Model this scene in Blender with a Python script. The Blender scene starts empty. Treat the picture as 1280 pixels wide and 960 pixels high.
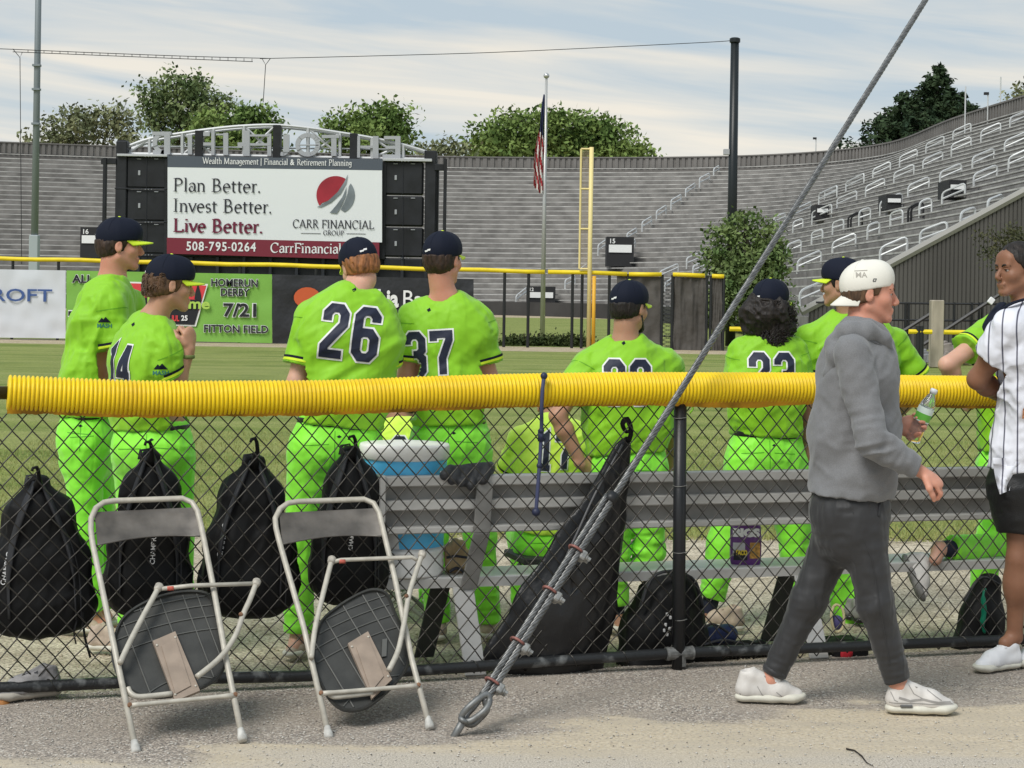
import bpy, bmesh, math, random
import numpy as np
from mathutils import Vector, Matrix
from mathutils.bvhtree import BVHTree
sc = bpy.context.scene
COL = sc.collection
rnd = random.Random(7)
RNG = np.random.RandomState(5)
PI = math.pi
# ------------------------------------------------------------ camera
FPX = 2300.0; HZ = 365.0; EYE = 1.65; ROLL = math.radians(0.9)
cam = bpy.data.cameras.new('camera'); camo = bpy.data.objects.new('camera', cam); COL.objects.link(camo)
cam.sensor_width = 36.0; cam.sensor_fit = 'HORIZONTAL'; cam.lens = FPX / 1280 * 36
cam.shift_y = -(480 - HZ) / 1280
cam.clip_start = 0.1; cam.clip_end = 2000
camo.matrix_world = Matrix.Translation((0, 0, EYE)) @ Matrix.Rotation(PI/2, 4, 'X') @ Matrix.Rotation(ROLL, 4, 'Z')
sc.camera = camo
# ------------------------------------------------------------ light
sc.view_settings.view_transform = 'Standard'; sc.view_settings.look = 'None'
sc.view_settings.exposure = 0.16; sc.view_settings.gamma = 1.0
SUN_EL = math.radians(50); SUN_AZ = math.radians(215)      # azimuth from +Y towards +X : behind the viewer
sun = bpy.data.lights.new('sun', 'SUN'); sun.energy = 2.5; sun.angle = math.radians(27); sun.color = (1.0, .97, .91)
suno = bpy.data.objects.new('sun', sun); COL.objects.link(suno)
sd = Vector((math.sin(SUN_AZ)*math.cos(SUN_EL), math.cos(SUN_AZ)*math.cos(SUN_EL), math.sin(SUN_EL)))
suno.rotation_euler = sd.to_track_quat('Z', 'Y').to_euler(); suno.location = (0, 0, 40)
world = bpy.data.worlds.new('World'); sc.world = world; world.use_nodes = True
wn = world.node_tree; wn.nodes.clear()
def wnode(t, **k):
    n = wn.nodes.new(t)
    for a, b in k.items(): setattr(n, a, b)
    return n
wo = wnode('ShaderNodeOutputWorld'); wb = wnode('ShaderNodeBackground'); wb.inputs[1].default_value = 0.1
sky = wnode('ShaderNodeTexSky', sky_type='NISHITA', sun_disc=False, sun_elevation=SUN_EL, sun_rotation=SUN_AZ)
tc = wnode('ShaderNodeTexCoord')
def wlink(a, b): wn.links.new(a, b)
sep = wnode('ShaderNodeSeparateXYZ'); wlink(tc.outputs['Generated'], sep.inputs[0])
def wmath(op, a, b=None):
    m = wnode('ShaderNodeMath', operation=op)
    for i, v in enumerate((a, b)):
        if v is None: continue
        if isinstance(v, (int, float)): m.inputs[i].default_value = v
        else: wlink(v, m.inputs[i])
    return m.outputs[0]
zc = wmath('ABSOLUTE', sep.outputs[2])
# streaky overcast: noise on a flattened cloud deck, stretched sideways
zz = wmath('MULTIPLY', wmath('POWER', zc, 0.75), 9.5)
cmb = wnode('ShaderNodeCombineXYZ'); wlink(sep.outputs[0], cmb.inputs[0]); wlink(sep.outputs[1], cmb.inputs[1])
wlink(wmath('ADD', zz, wmath('MULTIPLY', sep.outputs[0], 1.2)), cmb.inputs[2])
n1 = wnode('ShaderNodeTexNoise'); n1.inputs['Scale'].default_value = 3.4; n1.inputs['Detail'].default_value = 6
n1.inputs['Roughness'].default_value = .52; n1.inputs['Distortion'].default_value = .5
wlink(cmb.outputs[0], n1.inputs['Vector'])
r1 = wnode('ShaderNodeMapRange'); r1.inputs[1].default_value = .31; r1.inputs[2].default_value = .59; r1.clamp = True
n1b = wmath('SUBTRACT', n1.outputs[0], wmath('SUBTRACT', wmath('MULTIPLY', zc, 1.35), .075)); wlink(n1b, r1.inputs[0])
grad = wnode('ShaderNodeMapRange'); grad.inputs[1].default_value = 0.0; grad.inputs[2].default_value = .55; wlink(zc, grad.inputs[0])
warm = wnode('ShaderNodeMix', data_type='RGBA'); wlink(grad.outputs[0], warm.inputs[0])
warm.inputs[6].default_value = (8.5, 8.0, 7.0, 1); warm.inputs[7].default_value = (5.0, 5.0, 5.0, 1)
cool = wnode('ShaderNodeMix', data_type='RGBA'); cool.inputs[0].default_value = .10
cool.inputs[6].default_value = (4.7, 5.5, 6.1, 1); wlink(sky.outputs[0], cool.inputs[7])
cl = wnode('ShaderNodeMix', data_type='RGBA'); wlink(r1.outputs[0], cl.inputs[0])
wlink(cool.outputs[2], cl.inputs[6]); wlink(warm.outputs[2], cl.inputs[7])
wlink(cl.outputs[2], wb.inputs[0]); wlink(wb.outputs[0], wo.inputs[0])
# ------------------------------------------------------------ helpers
def ray(px, py):
    "direction (x, 1, z) through a photograph pixel"
    dx, dy = px-640.0, py-HZ
    c, s = math.cos(ROLL), math.sin(ROLL)
    return ((dx*c+dy*s)/FPX, -(-dx*s+dy*c)/FPX)
def W(px, py, d):
    x, z = ray(px, py); return np.array([x*d, d, EYE+z*d])
FA, FB = 7.87, 0.315
def F(px, py, o=0.0):
    "point on the plane parallel to the chain-link fence, o metres behind it"
    x, z = ray(px, py); d = (FA+o*math.sqrt(1+FB*FB))/(1-FB*x)
    return np.array([x*d, d, EYE+z*d])
def Gp(px, py):
    "point on the ground"
    x, z = ray(px, py); d = -EYE/z; return np.array([x*d, d, 0.0])
FDIR = np.array([1, FB, 0])/math.sqrt(1+FB*FB); FN = np.array([-FB, 1, 0])/math.sqrt(1+FB*FB)   # along the fence / away from viewer
def PF(t, z, o=0.0):
    "point t metres along the fence from x=0, z up, o behind"
    return np.array([0, FA, 0]) + FDIR*t + FN*o + np.array([0, 0, z])
def nrm(v):
    v = np.asarray(v, float); n = np.linalg.norm(v); return v/n if n > 1e-9 else v
def tag(o, label, cat, group=None, kind=None):
    if label: o['label'] = label
    if cat: o['category'] = cat
    if group: o['group'] = group
    if kind: o['kind'] = kind
    return o
def thing(name, label, cat, loc=(0, 0, 0), group=None, kind=None):
    o = bpy.data.objects.new(name, None); COL.objects.link(o); o.location = tuple(float(v) for v in loc); o.empty_display_size = .1
    return tag(o, label, cat, group, kind)
def origin(o):
    v = np.zeros(3)
    while o is not None: v += np.array(o.location); o = o.parent
    return v
def mk(name, V, Fs, m, parent=None, smooth=False, kind=None, mi=None, uv=None):
    "link world-space vertices and faces as ONE mesh object"
    V = np.asarray(V, float).reshape(-1, 3)
    off = origin(parent) if parent is not None else (np.zeros(3))
    top = parent is None
    if top and len(V): off = np.array([V[:, 0].mean(), V[:, 1].mean(), V[:, 2].min()])
    me = bpy.data.meshes.new(name)
    Vl = V-off
    if isinstance(Fs, np.ndarray):
        nf, k = Fs.shape
        me.vertices.add(len(Vl)); me.vertices.foreach_set('co', Vl.astype(np.float32).ravel())
        me.loops.add(nf*k); me.loops.foreach_set('vertex_index', Fs.astype(np.int32).ravel())
        me.polygons.add(nf); me.polygons.foreach_set('loop_start', np.arange(0, nf*k, k, dtype=np.int32))
        me.update(calc_edges=True)
    else:
        me.from_pydata(Vl.tolist(), [], Fs); me.update()
    for mm in (m if isinstance(m, (list, tuple)) else [m]): me.materials.append(mm)
    if mi is not None: me.polygons.foreach_set('material_index', np.asarray(mi, np.int32))
    if smooth: me.polygons.foreach_set('use_smooth', [True]*len(me.polygons))
    o = bpy.data.objects.new(name, me); COL.objects.link(o)
    if top: o.location = off.tolist()
    else: o.parent = parent
    if kind: o['kind'] = kind
    return o
def copy_obj(o, parent, delta=None):
    c = o.copy(); COL.objects.link(c); c.parent = parent
    return c
def copy_tree(o, parent=None):
    c = o.copy(); COL.objects.link(c)
    if parent is not None: c.parent = parent
    for ch in list(o.children): copy_tree(ch, c)
    return c
class MB:
    "collects shapes; build() links them as one mesh"
    def __init__(s): s.v = []; s.f = []; s.n = 0; s.m = []
    def add(s, V, Fs, mi=0):
        V = np.asarray(V, float).reshape(-1, 3); s.v.append(V)
        for f in Fs: s.f.append([int(i)+s.n for i in f]); s.m.append(mi)
        s.n += len(V); return s
    def box(s, c, half, R=None, mi=0):
        c = np.asarray(c, float); h = np.asarray(half, float)
        P = np.array([[x, y, z] for x in (-1, 1) for y in (-1, 1) for z in (-1, 1)])*h
        if R is not None: P = P@np.asarray(R)         # rows of R = axes
        return s.add(P+c, [(0, 1, 3, 2), (4, 6, 7, 5), (0, 4, 5, 1), (2, 3, 7, 6), (0, 2, 6, 4), (1, 5, 7, 3)], mi)
    def bbox(s, c, half, R=None, b=.004, mi=0):
        "box with chamfered edges"
        h = np.asarray(half, float); b = min(b, .45*h.min()); c = np.asarray(c, float)
        P = []; idx = {}
        for sx in (-1, 1):
            for sy in (-1, 1):
                for sz in (-1, 1):
                    for ax in range(3):
                        q = np.array([sx, sy, sz])*(h-b); q[ax] += np.array([sx, sy, sz])[ax]*b
                        idx[(sx, sy, sz, ax)] = len(P); P.append(q)
        fs = []
        def q4(keys): fs.append([idx[k] for k in keys])
        for ax in range(3):
            o1, o2 = [a for a in range(3) if a != ax]
            for sg in (-1, 1):
                ks = []
                for a, b2 in ((-1, -1), (1, -1), (1, 1), (-1, 1)):
                    k = [0, 0, 0]; k[ax] = sg; k[o1] = a; k[o2] = b2; ks.append((*k, ax))
                q4(ks)
            for a in (-1, 1):
                for b2 in (-1, 1):
                    k1 = [0, 0, 0]; k1[ax] = -1; k1[o1] = a; k1[o2] = b2
                    k2 = list(k1); k2[ax] = 1
                    q4([(*k1, o1), (*k2, o1), (*k2, o2), (*k1, o2)])
        for sx in (-1, 1):
            for sy in (-1, 1):
                for sz in (-1, 1): q4([(sx, sy, sz, 0), (sx, sy, sz, 1), (sx, sy, sz, 2)])
        P = np.array(P)
        if R is not None: P = P@np.asarray(R)
        return s.add(P+c, fs, mi)
    def tube(s, path, r, n=8, closed=False, cap=True, mi=0, flat=None):
        P = np.asarray(path, float); m = len(P)
        rr = np.full(m, r, float) if np.isscalar(r) else np.asarray(r, float)
        if closed: T = np.roll(P, -1, 0)-np.roll(P, 1, 0)
        else:
            T = np.empty_like(P); T[1:-1] = P[2:]-P[:-2]; T[0] = P[1]-P[0]; T[-1] = P[-1]-P[-2]
        T /= np.maximum(np.linalg.norm(T, axis=1, keepdims=True), 1e-9)
        u = np.cross(T[0], [0, 0, 1.0])
        if np.linalg.norm(u) < .1: u = np.cross(T[0], [0, 1.0, 0])
        u /= np.linalg.norm(u); V = []
        a = np.arange(n)*2*PI/n; ca, sa = np.cos(a)[:, None], np.sin(a)[:, None]
        for i in range(m):
            u = u-T[i]*np.dot(u, T[i]); u /= max(np.linalg.norm(u), 1e-9); w = np.cross(T[i], u)
            V.append(P[i]+rr[i]*(ca*u+sa*w*(flat if flat else 1)))
        V = np.concatenate(V); fs = []
        for i in range(m if closed else m-1):
            i2 = (i+1) % m
            for j in range(n):
                k = (j+1) % n; fs.append((i*n+j, i*n+k, i2*n+k, i2*n+j))
        if cap and not closed: fs.append(tuple(range(n))[::-1]); fs.append(tuple((m-1)*n+j for j in range(n)))
        return s.add(V, fs, mi)
    def cyl(s, a, b, r, n=12, r2=None, mi=0):
        return s.tube([a, b], [r, r if r2 is None else r2], n, mi=mi)
    def lathe(s, prof, c, axis=(0, 0, 1), n=24, mi=0, cap=True):
        "profile list of (radius, height) turned about axis through c"
        ax = nrm(axis); u = np.cross(ax, [1.0, 0, 0]) if abs(ax[0]) < .9 else np.cross(ax, [0, 1.0, 0]); u = nrm(u); w = np.cross(ax, u)
        a = np.arange(n)*2*PI/n; c = np.asarray(c, float); V = []
        for r, h in prof: V.append(c+ax*h+r*(np.cos(a)[:, None]*u+np.sin(a)[:, None]*w))
        fs = []; m = len(prof)
        for i in range(m-1):
            for j in range(n):
                k = (j+1) % n; fs.append((i*n+j, i*n+k, (i+1)*n+k, (i+1)*n+j))
        if cap: fs.append(tuple(range(n))[::-1]); fs.append(tuple((m-1)*n+j for j in range(n)))
        return s.add(np.concatenate(V), fs, mi)
    def quad(s, a, b, c, d, mi=0): return s.add([a, b, c, d], [(0, 1, 2, 3)], mi)
    def prism(s, poly, d, mi=0):
        "extrude planar polygon (list of 3D points) by vector d"
        A = np.asarray(poly, float); n = len(A); B = A+np.asarray(d, float)
        fs = [tuple(range(n))[::-1], tuple(range(n, 2*n))]+[(i, (i+1) % n, (i+1) % n+n, i+n) for i in range(n)]
        return s.add(np.concatenate([A, B]), fs, mi)
    def build(s, name, m, parent=None, smooth=False, kind=None):
        o = mk(name, np.concatenate(s.v), s.f, m, parent, smooth, kind, s.m if any(s.m) else None)
        return o
def arcp(pts, rad=.05, n=5):
    "round the corners of a 3D polyline"
    P = [np.asarray(p, float) for p in pts]; out = [P[0]]
    for i in range(1, len(P)-1):
        a, b, c = P[i-1], P[i], P[i+1]
        r = min(rad, .45*np.linalg.norm(a-b), .45*np.linalg.norm(c-b))
        p0 = b+nrm(a-b)*r; p1 = b+nrm(c-b)*r
        for t in np.linspace(0, 1, n): out.append((1-t)**2*p0+2*t*(1-t)*b+t*t*p1)
    out.append(P[-1]); return out
def catmull(P, n):
    "n samples through control points"
    P = np.asarray(P, float); m = len(P); out = []
    for t in np.linspace(0, m-1-1e-6, n):
        i = int(t); u = t-i; p0, p1, p2, p3 = P[max(i-1, 0)], P[i], P[min(i+1, m-1)], P[min(i+2, m-1)]
        out.append(.5*((2*p1)+(-p0+p2)*u+(2*p0-5*p1+4*p2-p3)*u*u+(-p0+3*p1-3*p2+p3)*u**3))
    return np.array(out)
# ------------------------------------------------------------ materials
MATS = {}
def mat(name, col, rough=.6, metal=0.0, var=.0, vscale=8.0, bump=0.0, bscale=60.0, col2=None, detail=4, spec=.5, sheen=0, stretch=None, lo=.35, hi=.65, coat=0, trans=0, ior=1.45, alpha=1, sss=0, bdist=.01):
    if name in MATS: return MATS[name]
    m = bpy.data.materials.new(name); m.use_nodes = True; nt = m.node_tree; b = nt.nodes['Principled BSDF']
    b.inputs['Base Color'].default_value = (*col, 1); b.inputs['Roughness'].default_value = rough; b.inputs['Metallic'].default_value = metal
    b.inputs['Specular IOR Level'].default_value = spec; b.inputs['IOR'].default_value = ior
    if sheen: b.inputs['Sheen Weight'].default_value = sheen
    if coat: b.inputs['Coat Weight'].default_value = coat
    if trans: b.inputs['Transmission Weight'].default_value = trans
    if alpha < 1: b.inputs['Alpha'].default_value = alpha
    if sss: b.inputs['Subsurface Weight'].default_value = sss; b.inputs['Subsurface Radius'].default_value = (.012, .005, .003); b.inputs['Subsurface Scale'].default_value = 1
    tcn = nt.nodes.new('ShaderNodeTexCoord'); vec = tcn.outputs['Object']
    if stretch:
        mp = nt.nodes.new('ShaderNodeMapping'); mp.inputs['Scale'].default_value = stretch; nt.links.new(vec, mp.inputs[0]); vec = mp.outputs[0]
    if var or col2:
        n = nt.nodes.new('ShaderNodeTexNoise'); n.inputs['Scale'].default_value = vscale; n.inputs['Detail'].default_value = detail; nt.links.new(vec, n.inputs['Vector'])
        mr = nt.nodes.new('ShaderNodeMapRange'); mr.inputs[1].default_value = lo; mr.inputs[2].default_value = hi; nt.links.new(n.outputs[0], mr.inputs[0])
        mx = nt.nodes.new('ShaderNodeMix'); mx.data_type = 'RGBA'; nt.links.new(mr.outputs[0], mx.inputs[0])
        c2 = col2 if col2 else tuple(min(1, c*(1+var)) for c in col); c1 = col if col2 else tuple(c*(1-var) for c in col)
        mx.inputs[6].default_value = (*c1, 1); mx.inputs[7].default_value = (*c2, 1); nt.links.new(mx.outputs[2], b.inputs['Base Color'])
    if bump:
        n = nt.nodes.new('ShaderNodeTexNoise'); n.inputs['Scale'].default_value = bscale; n.inputs['Detail'].default_value = 3; nt.links.new(vec, n.inputs['Vector'])
        bp = nt.nodes.new('ShaderNodeBump'); bp.inputs['Strength'].default_value = bump; bp.inputs['Distance'].default_value = bdist
        nt.links.new(n.outputs[0], bp.inputs['Height']); nt.links.new(bp.outputs[0], b.inputs['Normal'])
    MATS[name] = m; return m
def cloth(m, s1=9.0, s2=26.0, strength=.55, dist=.02, rot=.5, stretch=.22):
    "add drape creases to a fabric: two stretched, distorted noises as relief"
    nt = m.node_tree; b = nt.nodes['Principled BSDF']; t = nt.nodes.new('ShaderNodeTexCoord'); hs = []
    for i, (s, r, w) in enumerate(((s1, rot, 1.0), (s2, -rot*1.3, .35))):
        mp = nt.nodes.new('ShaderNodeMapping'); mp.inputs['Rotation'].default_value = (0, r, .3); mp.inputs['Scale'].default_value = (1, 1, stretch); nt.links.new(t.outputs['Object'], mp.inputs[0])
        n = nt.nodes.new('ShaderNodeTexNoise'); n.noise_type = 'RIDGED_MULTIFRACTAL'; n.inputs['Scale'].default_value = s; n.inputs['Detail'].default_value = 1.5; n.inputs['Distortion'].default_value = .35; nt.links.new(mp.outputs[0], n.inputs['Vector'])
        q = nt.nodes.new('ShaderNodeMath'); q.operation = 'MULTIPLY'; q.inputs[1].default_value = w; nt.links.new(n.outputs[0], q.inputs[0]); hs.append(q.outputs[0])
    a = nt.nodes.new('ShaderNodeMath'); a.operation = 'ADD'; nt.links.new(hs[0], a.inputs[0]); nt.links.new(hs[1], a.inputs[1])
    bp = nt.nodes.new('ShaderNodeBump'); bp.inputs['Strength'].default_value = strength; bp.inputs['Distance'].default_value = dist; nt.links.new(a.outputs[0], bp.inputs['Height'])
    old = b.inputs['Normal'].links
    if old: nt.links.new(old[0].from_node.outputs[0], bp.inputs['Normal']); 
    nt.links.new(bp.outputs[0], b.inputs['Normal']); return m
def nd(nt, t, **k):
    n = nt.nodes.new(t)
    for a, b in k.items(): setattr(n, a, b)
    return n
# ------------------------------------------------------------ lettering
def text_geo(s, size=1.0, bold=0.0, font_w=1.0):
    "flat outline of s in the built-in sans font -> (verts2d, faces, width)"
    cu = bpy.data.curves.new('t', 'FONT'); cu.body = s; cu.size = size; cu.offset = bold*size; cu.resolution_u = 3
    ob = bpy.data.objects.new('t', cu); COL.objects.link(ob)
    me = bpy.data.meshes.new_from_object(ob)
    V = np.empty(len(me.vertices)*3); me.vertices.foreach_get('co', V); V = V.reshape(-1, 3)[:, :2].copy(); V[:, 0] *= font_w
    fs = [tuple(p.vertices) for p in me.polygons]
    bpy.data.objects.remove(ob); bpy.data.meshes.remove(me); bpy.data.curves.remove(cu)
    return V, fs
def A(cx, cy, rx, ry, a0, a1, n=10):
    return [(cx+rx*math.cos(math.radians(t)), cy+ry*math.sin(math.radians(t))) for t in np.linspace(a0, a1, n)]
X = .46
SERIF = {  # pen strokes on a 1-high cap; second list = serif bars (x, y, half width); last = advance
 'P': ([[(.15, 0), (.15, .7)], [(.15, .7)]+A(.28, .52, .2, .18, 90, -90)+[(.15, .34)]], [(.15, 0, .1), (.12, .7, .07)], .56),
 'B': ([[(.15, 0), (.15, .7)], [(.15, .7)]+A(.27, .53, .16, .17, 90, -90)+[(.15, .36)], [(.15, .36)]+A(.3, .18, .19, .18, 90, -90)+[(.15, 0)]], [(.1, 0, .06), (.1, .7, .06)], .6),
 'R': ([[(.15, 0), (.15, .7)], [(.15, .7)]+A(.28, .53, .18, .17, 90, -90)+[(.15, .36)], [(.3, .36), (.56, 0)]], [(.15, 0, .1), (.11, .7, .06), (.58, 0, .06)], .62),
 'I': ([[(.15, 0), (.15, .7)]], [(.15, 0, .11), (.15, .7, .11)], .31),
 'L': ([[(.15, 0), (.15, .7)], [(.15, .01), (.5, .01), (.53, .14)]], [(.12, 0, .08), (.15, .7, .1)], .57),
 'F': ([[(.15, 0), (.15, .7)], [(.15, .69), (.5, .69), (.52, .56)], [(.15, .37), (.42, .37), (.42, .3)]], [(.15, 0, .1), (.1, .7, .06)], .54),
 'C': ([A(.37, .35, .29, .35, 48, 312, 16), [(.57, .7), (.57, .52)]], [], .66),
 'G': ([A(.37, .35, .29, .35, 48, 315, 16), [(.58, .32), (.58, .06)], [(.57, .7), (.57, .52)]], [(.57, .32, .09)], .7),
 'O': ([A(.39, .35, .31, .35, 0, 360, 22)], [], .78),
 'U': ([[(.14, .7), (.14, .25)]+A(.35, .22, .21, .22, 180, 360)+[(.56, .7)]], [(.14, .7, .09), (.56, .7, .08)], .7),
 'A': ([[(.06, 0), (.33, .71), (.6, 0)], [(.15, .24), (.5, .24)]], [(.06, 0, .08), (.6, 0, .1)], .66),
 'N': ([[(.13, 0), (.13, .7), (.6, 0), (.6, .7)]], [(.13, 0, .08), (.08, .7, .06), (.6, .7, .08)], .74),
 'W': ([[(.06, .7), (.27, 0), (.46, .66), (.66, 0), (.88, .7)]], [(.06, .7, .09), (.88, .7, .08), (.46, .7, .07)], .92),
 'M': ([[(.12, 0), (.15, .7), (.42, .02), (.7, .7), (.74, 0)]], [(.12, 0, .09), (.74, 0, .1), (.1, .7, .05), (.75, .7, .05)], .86),
 'l': ([[(.12, 0), (.12, .74)]], [(.12, 0, .08), (.08, .73, .05)], .24),
 'i': ([[(.12, 0), (.12, X)], [(.12, .62), (.12, .7)]], [(.12, 0, .08), (.08, X, .05)], .24),
 'a': ([[(.08, .36)]+A(.22, .33, .13, .13, 150, 0)+[(.35, .06), (.42, .02)], A(.2, .13, .13, .13, 60, 360)], [], .43),
 'n': ([[(.12, 0), (.12, X)], [(.12, .34)]+A(.25, .3, .14, .15, 140, 0)+[(.39, 0)]], [(.12, 0, .08), (.08, X, .05), (.39, 0, .08)], .5),
 'h': ([[(.12, 0), (.12, .74)], [(.12, .34)]+A(.25, .3, .14, .15, 140, 0)+[(.39, 0)]], [(.12, 0, .08), (.08, .73, .05), (.39, 0, .08)], .5),
 'm': ([[(.12, 0), (.12, X)], [(.12, .34)]+A(.25, .3, .13, .15, 140, 0)+[(.38, 0)], [(.38, .34)]+A(.51, .3, .13, .15, 140, 0)+[(.64, 0)]], [(.12, 0, .08), (.08, X, .05), (.38, 0, .07), (.64, 0, .07)], .75),
 'r': ([[(.12, 0), (.12, X)], [(.12, .3)]+A(.25, .3, .12, .15, 150, 60, 5)], [(.12, 0, .09), (.08, X, .05)], .34),
 'e': ([[(.07, .25), (.37, .25)]+A(.22, .22, .16, .23, 8, 310, 16)], [], .43),
 'c': ([A(.23, .22, .17, .23, 45, 315, 14)], [], .41),
 't': ([[(.13, .58), (.13, .12)]+A(.21, .1, .08, .1, 180, 300, 6), [(.03, X-.02), (.29, X-.02)]], [], .31),
 'v': ([[(.05, X), (.22, 0), (.4, X)]], [(.05, X, .07), (.4, X, .06)], .43),
 's': ([A(.19, .33, .11, .12, 40, 230, 8)+A(.18, .12, .12, .12, 60, -140, 8)], [], .36),
 'g': ([A(.2, .28, .13, .16, 0, 360, 14), [(.33, .44), (.33, 0)]+A(.2, -.06, .13, .13, 0, -160, 8)], [(.37, X-.02, .05)], .43),
 'p': ([[(.12, -.2), (.12, X)], A(.25, .22, .16, .23, 150, -150, 14)], [(.12, -.2, .08), (.08, X, .05)], .48),
 '.': ([[(.09, -.02), (.09, .08)]], [], .22), '|': ([[(.1, -.15), (.1, .75)]], [], .22), '-': ([[(.05, .26), (.27, .26)]], [], .33),
 ' ': ([], [], .27),
}
def serif_geo(s, size, thick=.085, thin=.035):
    V = []; Fc = []; x = 0; lay = []
    nib = (math.cos(math.radians(28)), math.sin(math.radians(28))); k = 0
    for ch in s:
        if ch not in SERIF:
            v, f = text_geo(ch, .98, thick*.18); w = v[:, 0].max()
            n0 = len(V); V += [(x+.03+a, b) for a, b in v]; lay += [0]*len(v); Fc += [tuple(i+n0 for i in q) for q in f]; x += w+.09; continue
        strokes, bars, adv = SERIF[ch]
        for st in strokes:
            P = np.array(st, float)
            if len(P) < 2: continue
            T = np.gradient(P, axis=0); L = np.maximum(np.linalg.norm(T, axis=1), 1e-9); T /= L[:, None]
            if len(P) < 8 and ch in 'PBRILFNAWMvU':   # sharp polylines: one quad each segment
                segs = [(P[i:i+2]) for i in range(len(P)-1)]
            else: segs = [P]
            for Q in segs:
                T = np.gradient(Q, axis=0); T /= np.maximum(np.linalg.norm(T, axis=1), 1e-9)[:, None]
                wd = thin+(thick-thin)*np.abs(T[:, 0]*nib[1]-T[:, 1]*nib[0])/.95
                N = np.stack([-T[:, 1], T[:, 0]], 1)*wd[:, None]/2
                n0 = len(V); k += 1
                for a, b in zip(Q+N, Q-N): V += [(x+a[0], a[1]), (x+b[0], b[1])]; lay += [k % 6]*2
                for i in range(len(Q)-1): Fc.append((n0+2*i, n0+2*i+1, n0+2*i+3, n0+2*i+2))
        for bx, by, hw in bars:
            n0 = len(V); yy = by-thin*.5 if by > .2 else by-thin*.3
            V += [(x+bx-hw, yy), (x+bx+hw, yy), (x+bx+hw, yy+thin*.9), (x+bx-hw, yy+thin*.9)]; lay += [7+(k % 2)]*4; Fc.append((n0, n0+1, n0+2, n0+3))
        x += adv
    V = np.array(V)*size
    return V, Fc, np.array(lay), x*size
def place_text(name, s, m, p0, ux, uz, nrml, size, parent, serif=False, bold=0.0, width=None, off=.01, thick=.085, centre=False, layer=.0015):
    "lay lettering in the plane spanned by ux, uz at p0 (baseline left), standing off along nrml (towards the viewer)"
    if serif: V, fs, lay, _ = serif_geo(s, size, thick, thick*.42)
    else: V, fs = text_geo(s, size, bold); lay = np.zeros(len(V))
    w = V[:, 0].max()-V[:, 0].min()
    if width: V[:, 0] = (V[:, 0]-V[:, 0].min())*width/w; w = width
    if centre: V[:, 0] -= (V[:, 0].max()+V[:, 0].min())/2
    ux, uz, nr = map(lambda q: np.asarray(q, float), (ux, uz, nrml))
    P = np.asarray(p0, float)+V[:, :1]*ux+V[:, 1:2]*uz+(off+lay*layer)[:, None]*nr
    return mk(name, P, fs, m, parent)
def shape2d(name, poly, m, p0, ux, uz, nrml, parent, off=.01, sc_=1.0):
    P = np.asarray(p0)+np.array([np.asarray(ux)*a*sc_+np.asarray(uz)*b*sc_ for a, b in poly])+np.asarray(nrml)*off
    return mk(name, P, [tuple(range(len(P)))], m, parent)
# ============================================================ SETTING : ground
def sheet(name, pts, z, m, kind='structure'):
    P = [(p[0], p[1], z) for p in pts]
    o = mk(name, P, [tuple(range(len(P)))], m); o['kind'] = kind; return o
def ground_mat(name, ca, cb, cc, s1, s2, s3, bump, bdist=.01, rough=.95, band=None, thr=(.4, .62)):
    m = bpy.data.materials.new(name); m.use_nodes = True; nt = m.node_tree; b = nt.nodes['Principled BSDF']; L = nt.links.new
    b.inputs['Roughness'].default_value = rough; b.inputs['Specular IOR Level'].default_value = .2
    t = nd(nt, 'ShaderNodeTexCoord'); g = nd(nt, 'ShaderNodeNewGeometry'); vec = g.outputs['Position']
    def noise(s, d=4, st=None, ro=.55):
        v = vec
        if st: mp = nd(nt, 'ShaderNodeMapping'); mp.inputs['Scale'].default_value = st; L(vec, mp.inputs[0]); v = mp.outputs[0]
        n = nd(nt, 'ShaderNodeTexNoise'); n.inputs['Scale'].default_value = s; n.inputs['Detail'].default_value = d; n.inputs['Roughness'].default_value = ro; L(v, n.inputs['Vector']); return n.outputs[0]
    def rng(v, a, c):
        r = nd(nt, 'ShaderNodeMapRange'); r.inputs[1].default_value = a; r.inputs[2].default_value = c; L(v, r.inputs[0]); return r.outputs[0]
    def mix(f, a, c):
        x = nd(nt, 'ShaderNodeMix', data_type='RGBA'); L(f, x.inputs[0])
        for i, q in ((6, a), (7, c)):
            if isinstance(q, tuple): x.inputs[i].default_value = (*q, 1)
            else: L(q, x.inputs[i])
        return x.outputs[2]
    fine = rng(noise(s3, 2), .3, .7)
    base = mix(rng(noise(s1, 5), thr[0], thr[1]), ca, cb)
    if band: base = mix(rng(noise(band[0], 3, (band[1], 1, 1)), .38, .62), base, cc)
    else: base = mix(rng(noise(s2, 6), .52, .66), base, cc)
    mul = nd(nt, 'ShaderNodeMix', data_type='RGBA', blend_type='MULTIPLY'); mul.inputs[0].default_value = 1
    gr = mix(fine, (.45, .45, .45), (1.5, 1.5, 1.5)); L(base, mul.inputs[6]); L(gr, mul.inputs[7]); L(mul.outputs[2], b.inputs['Base Color'])
    bp = nd(nt, 'ShaderNodeBump'); bp.inputs['Strength'].default_value = bump; bp.inputs['Distance'].default_value = bdist; L(noise(s3, 3), bp.inputs['Height']); L(bp.outputs[0], b.inputs['Normal'])
    return m
M_grass = ground_mat('grass', (.145, .195, .042), (.225, .265, .068), (.27, .295, .095), .8, 3, 55, .8, .02, band=(1.1, .10))
M_dirt = ground_mat('dirt', (.43, .37, .27), (.56, .49, .37), (.33, .28, .20), 3.5, 9, 70, .9, .012)
M_asph = ground_mat('asphalt', (.30, .275, .255), (.38, .35, .32), (.22, .20, .185), 1.6, 5, 130, 1.0, .006)
M_dust = ground_mat('dust', (.52, .41, .28), (.60, .50, .37), (.45, .35, .24), 3, 6, 110, .6, .004)
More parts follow.
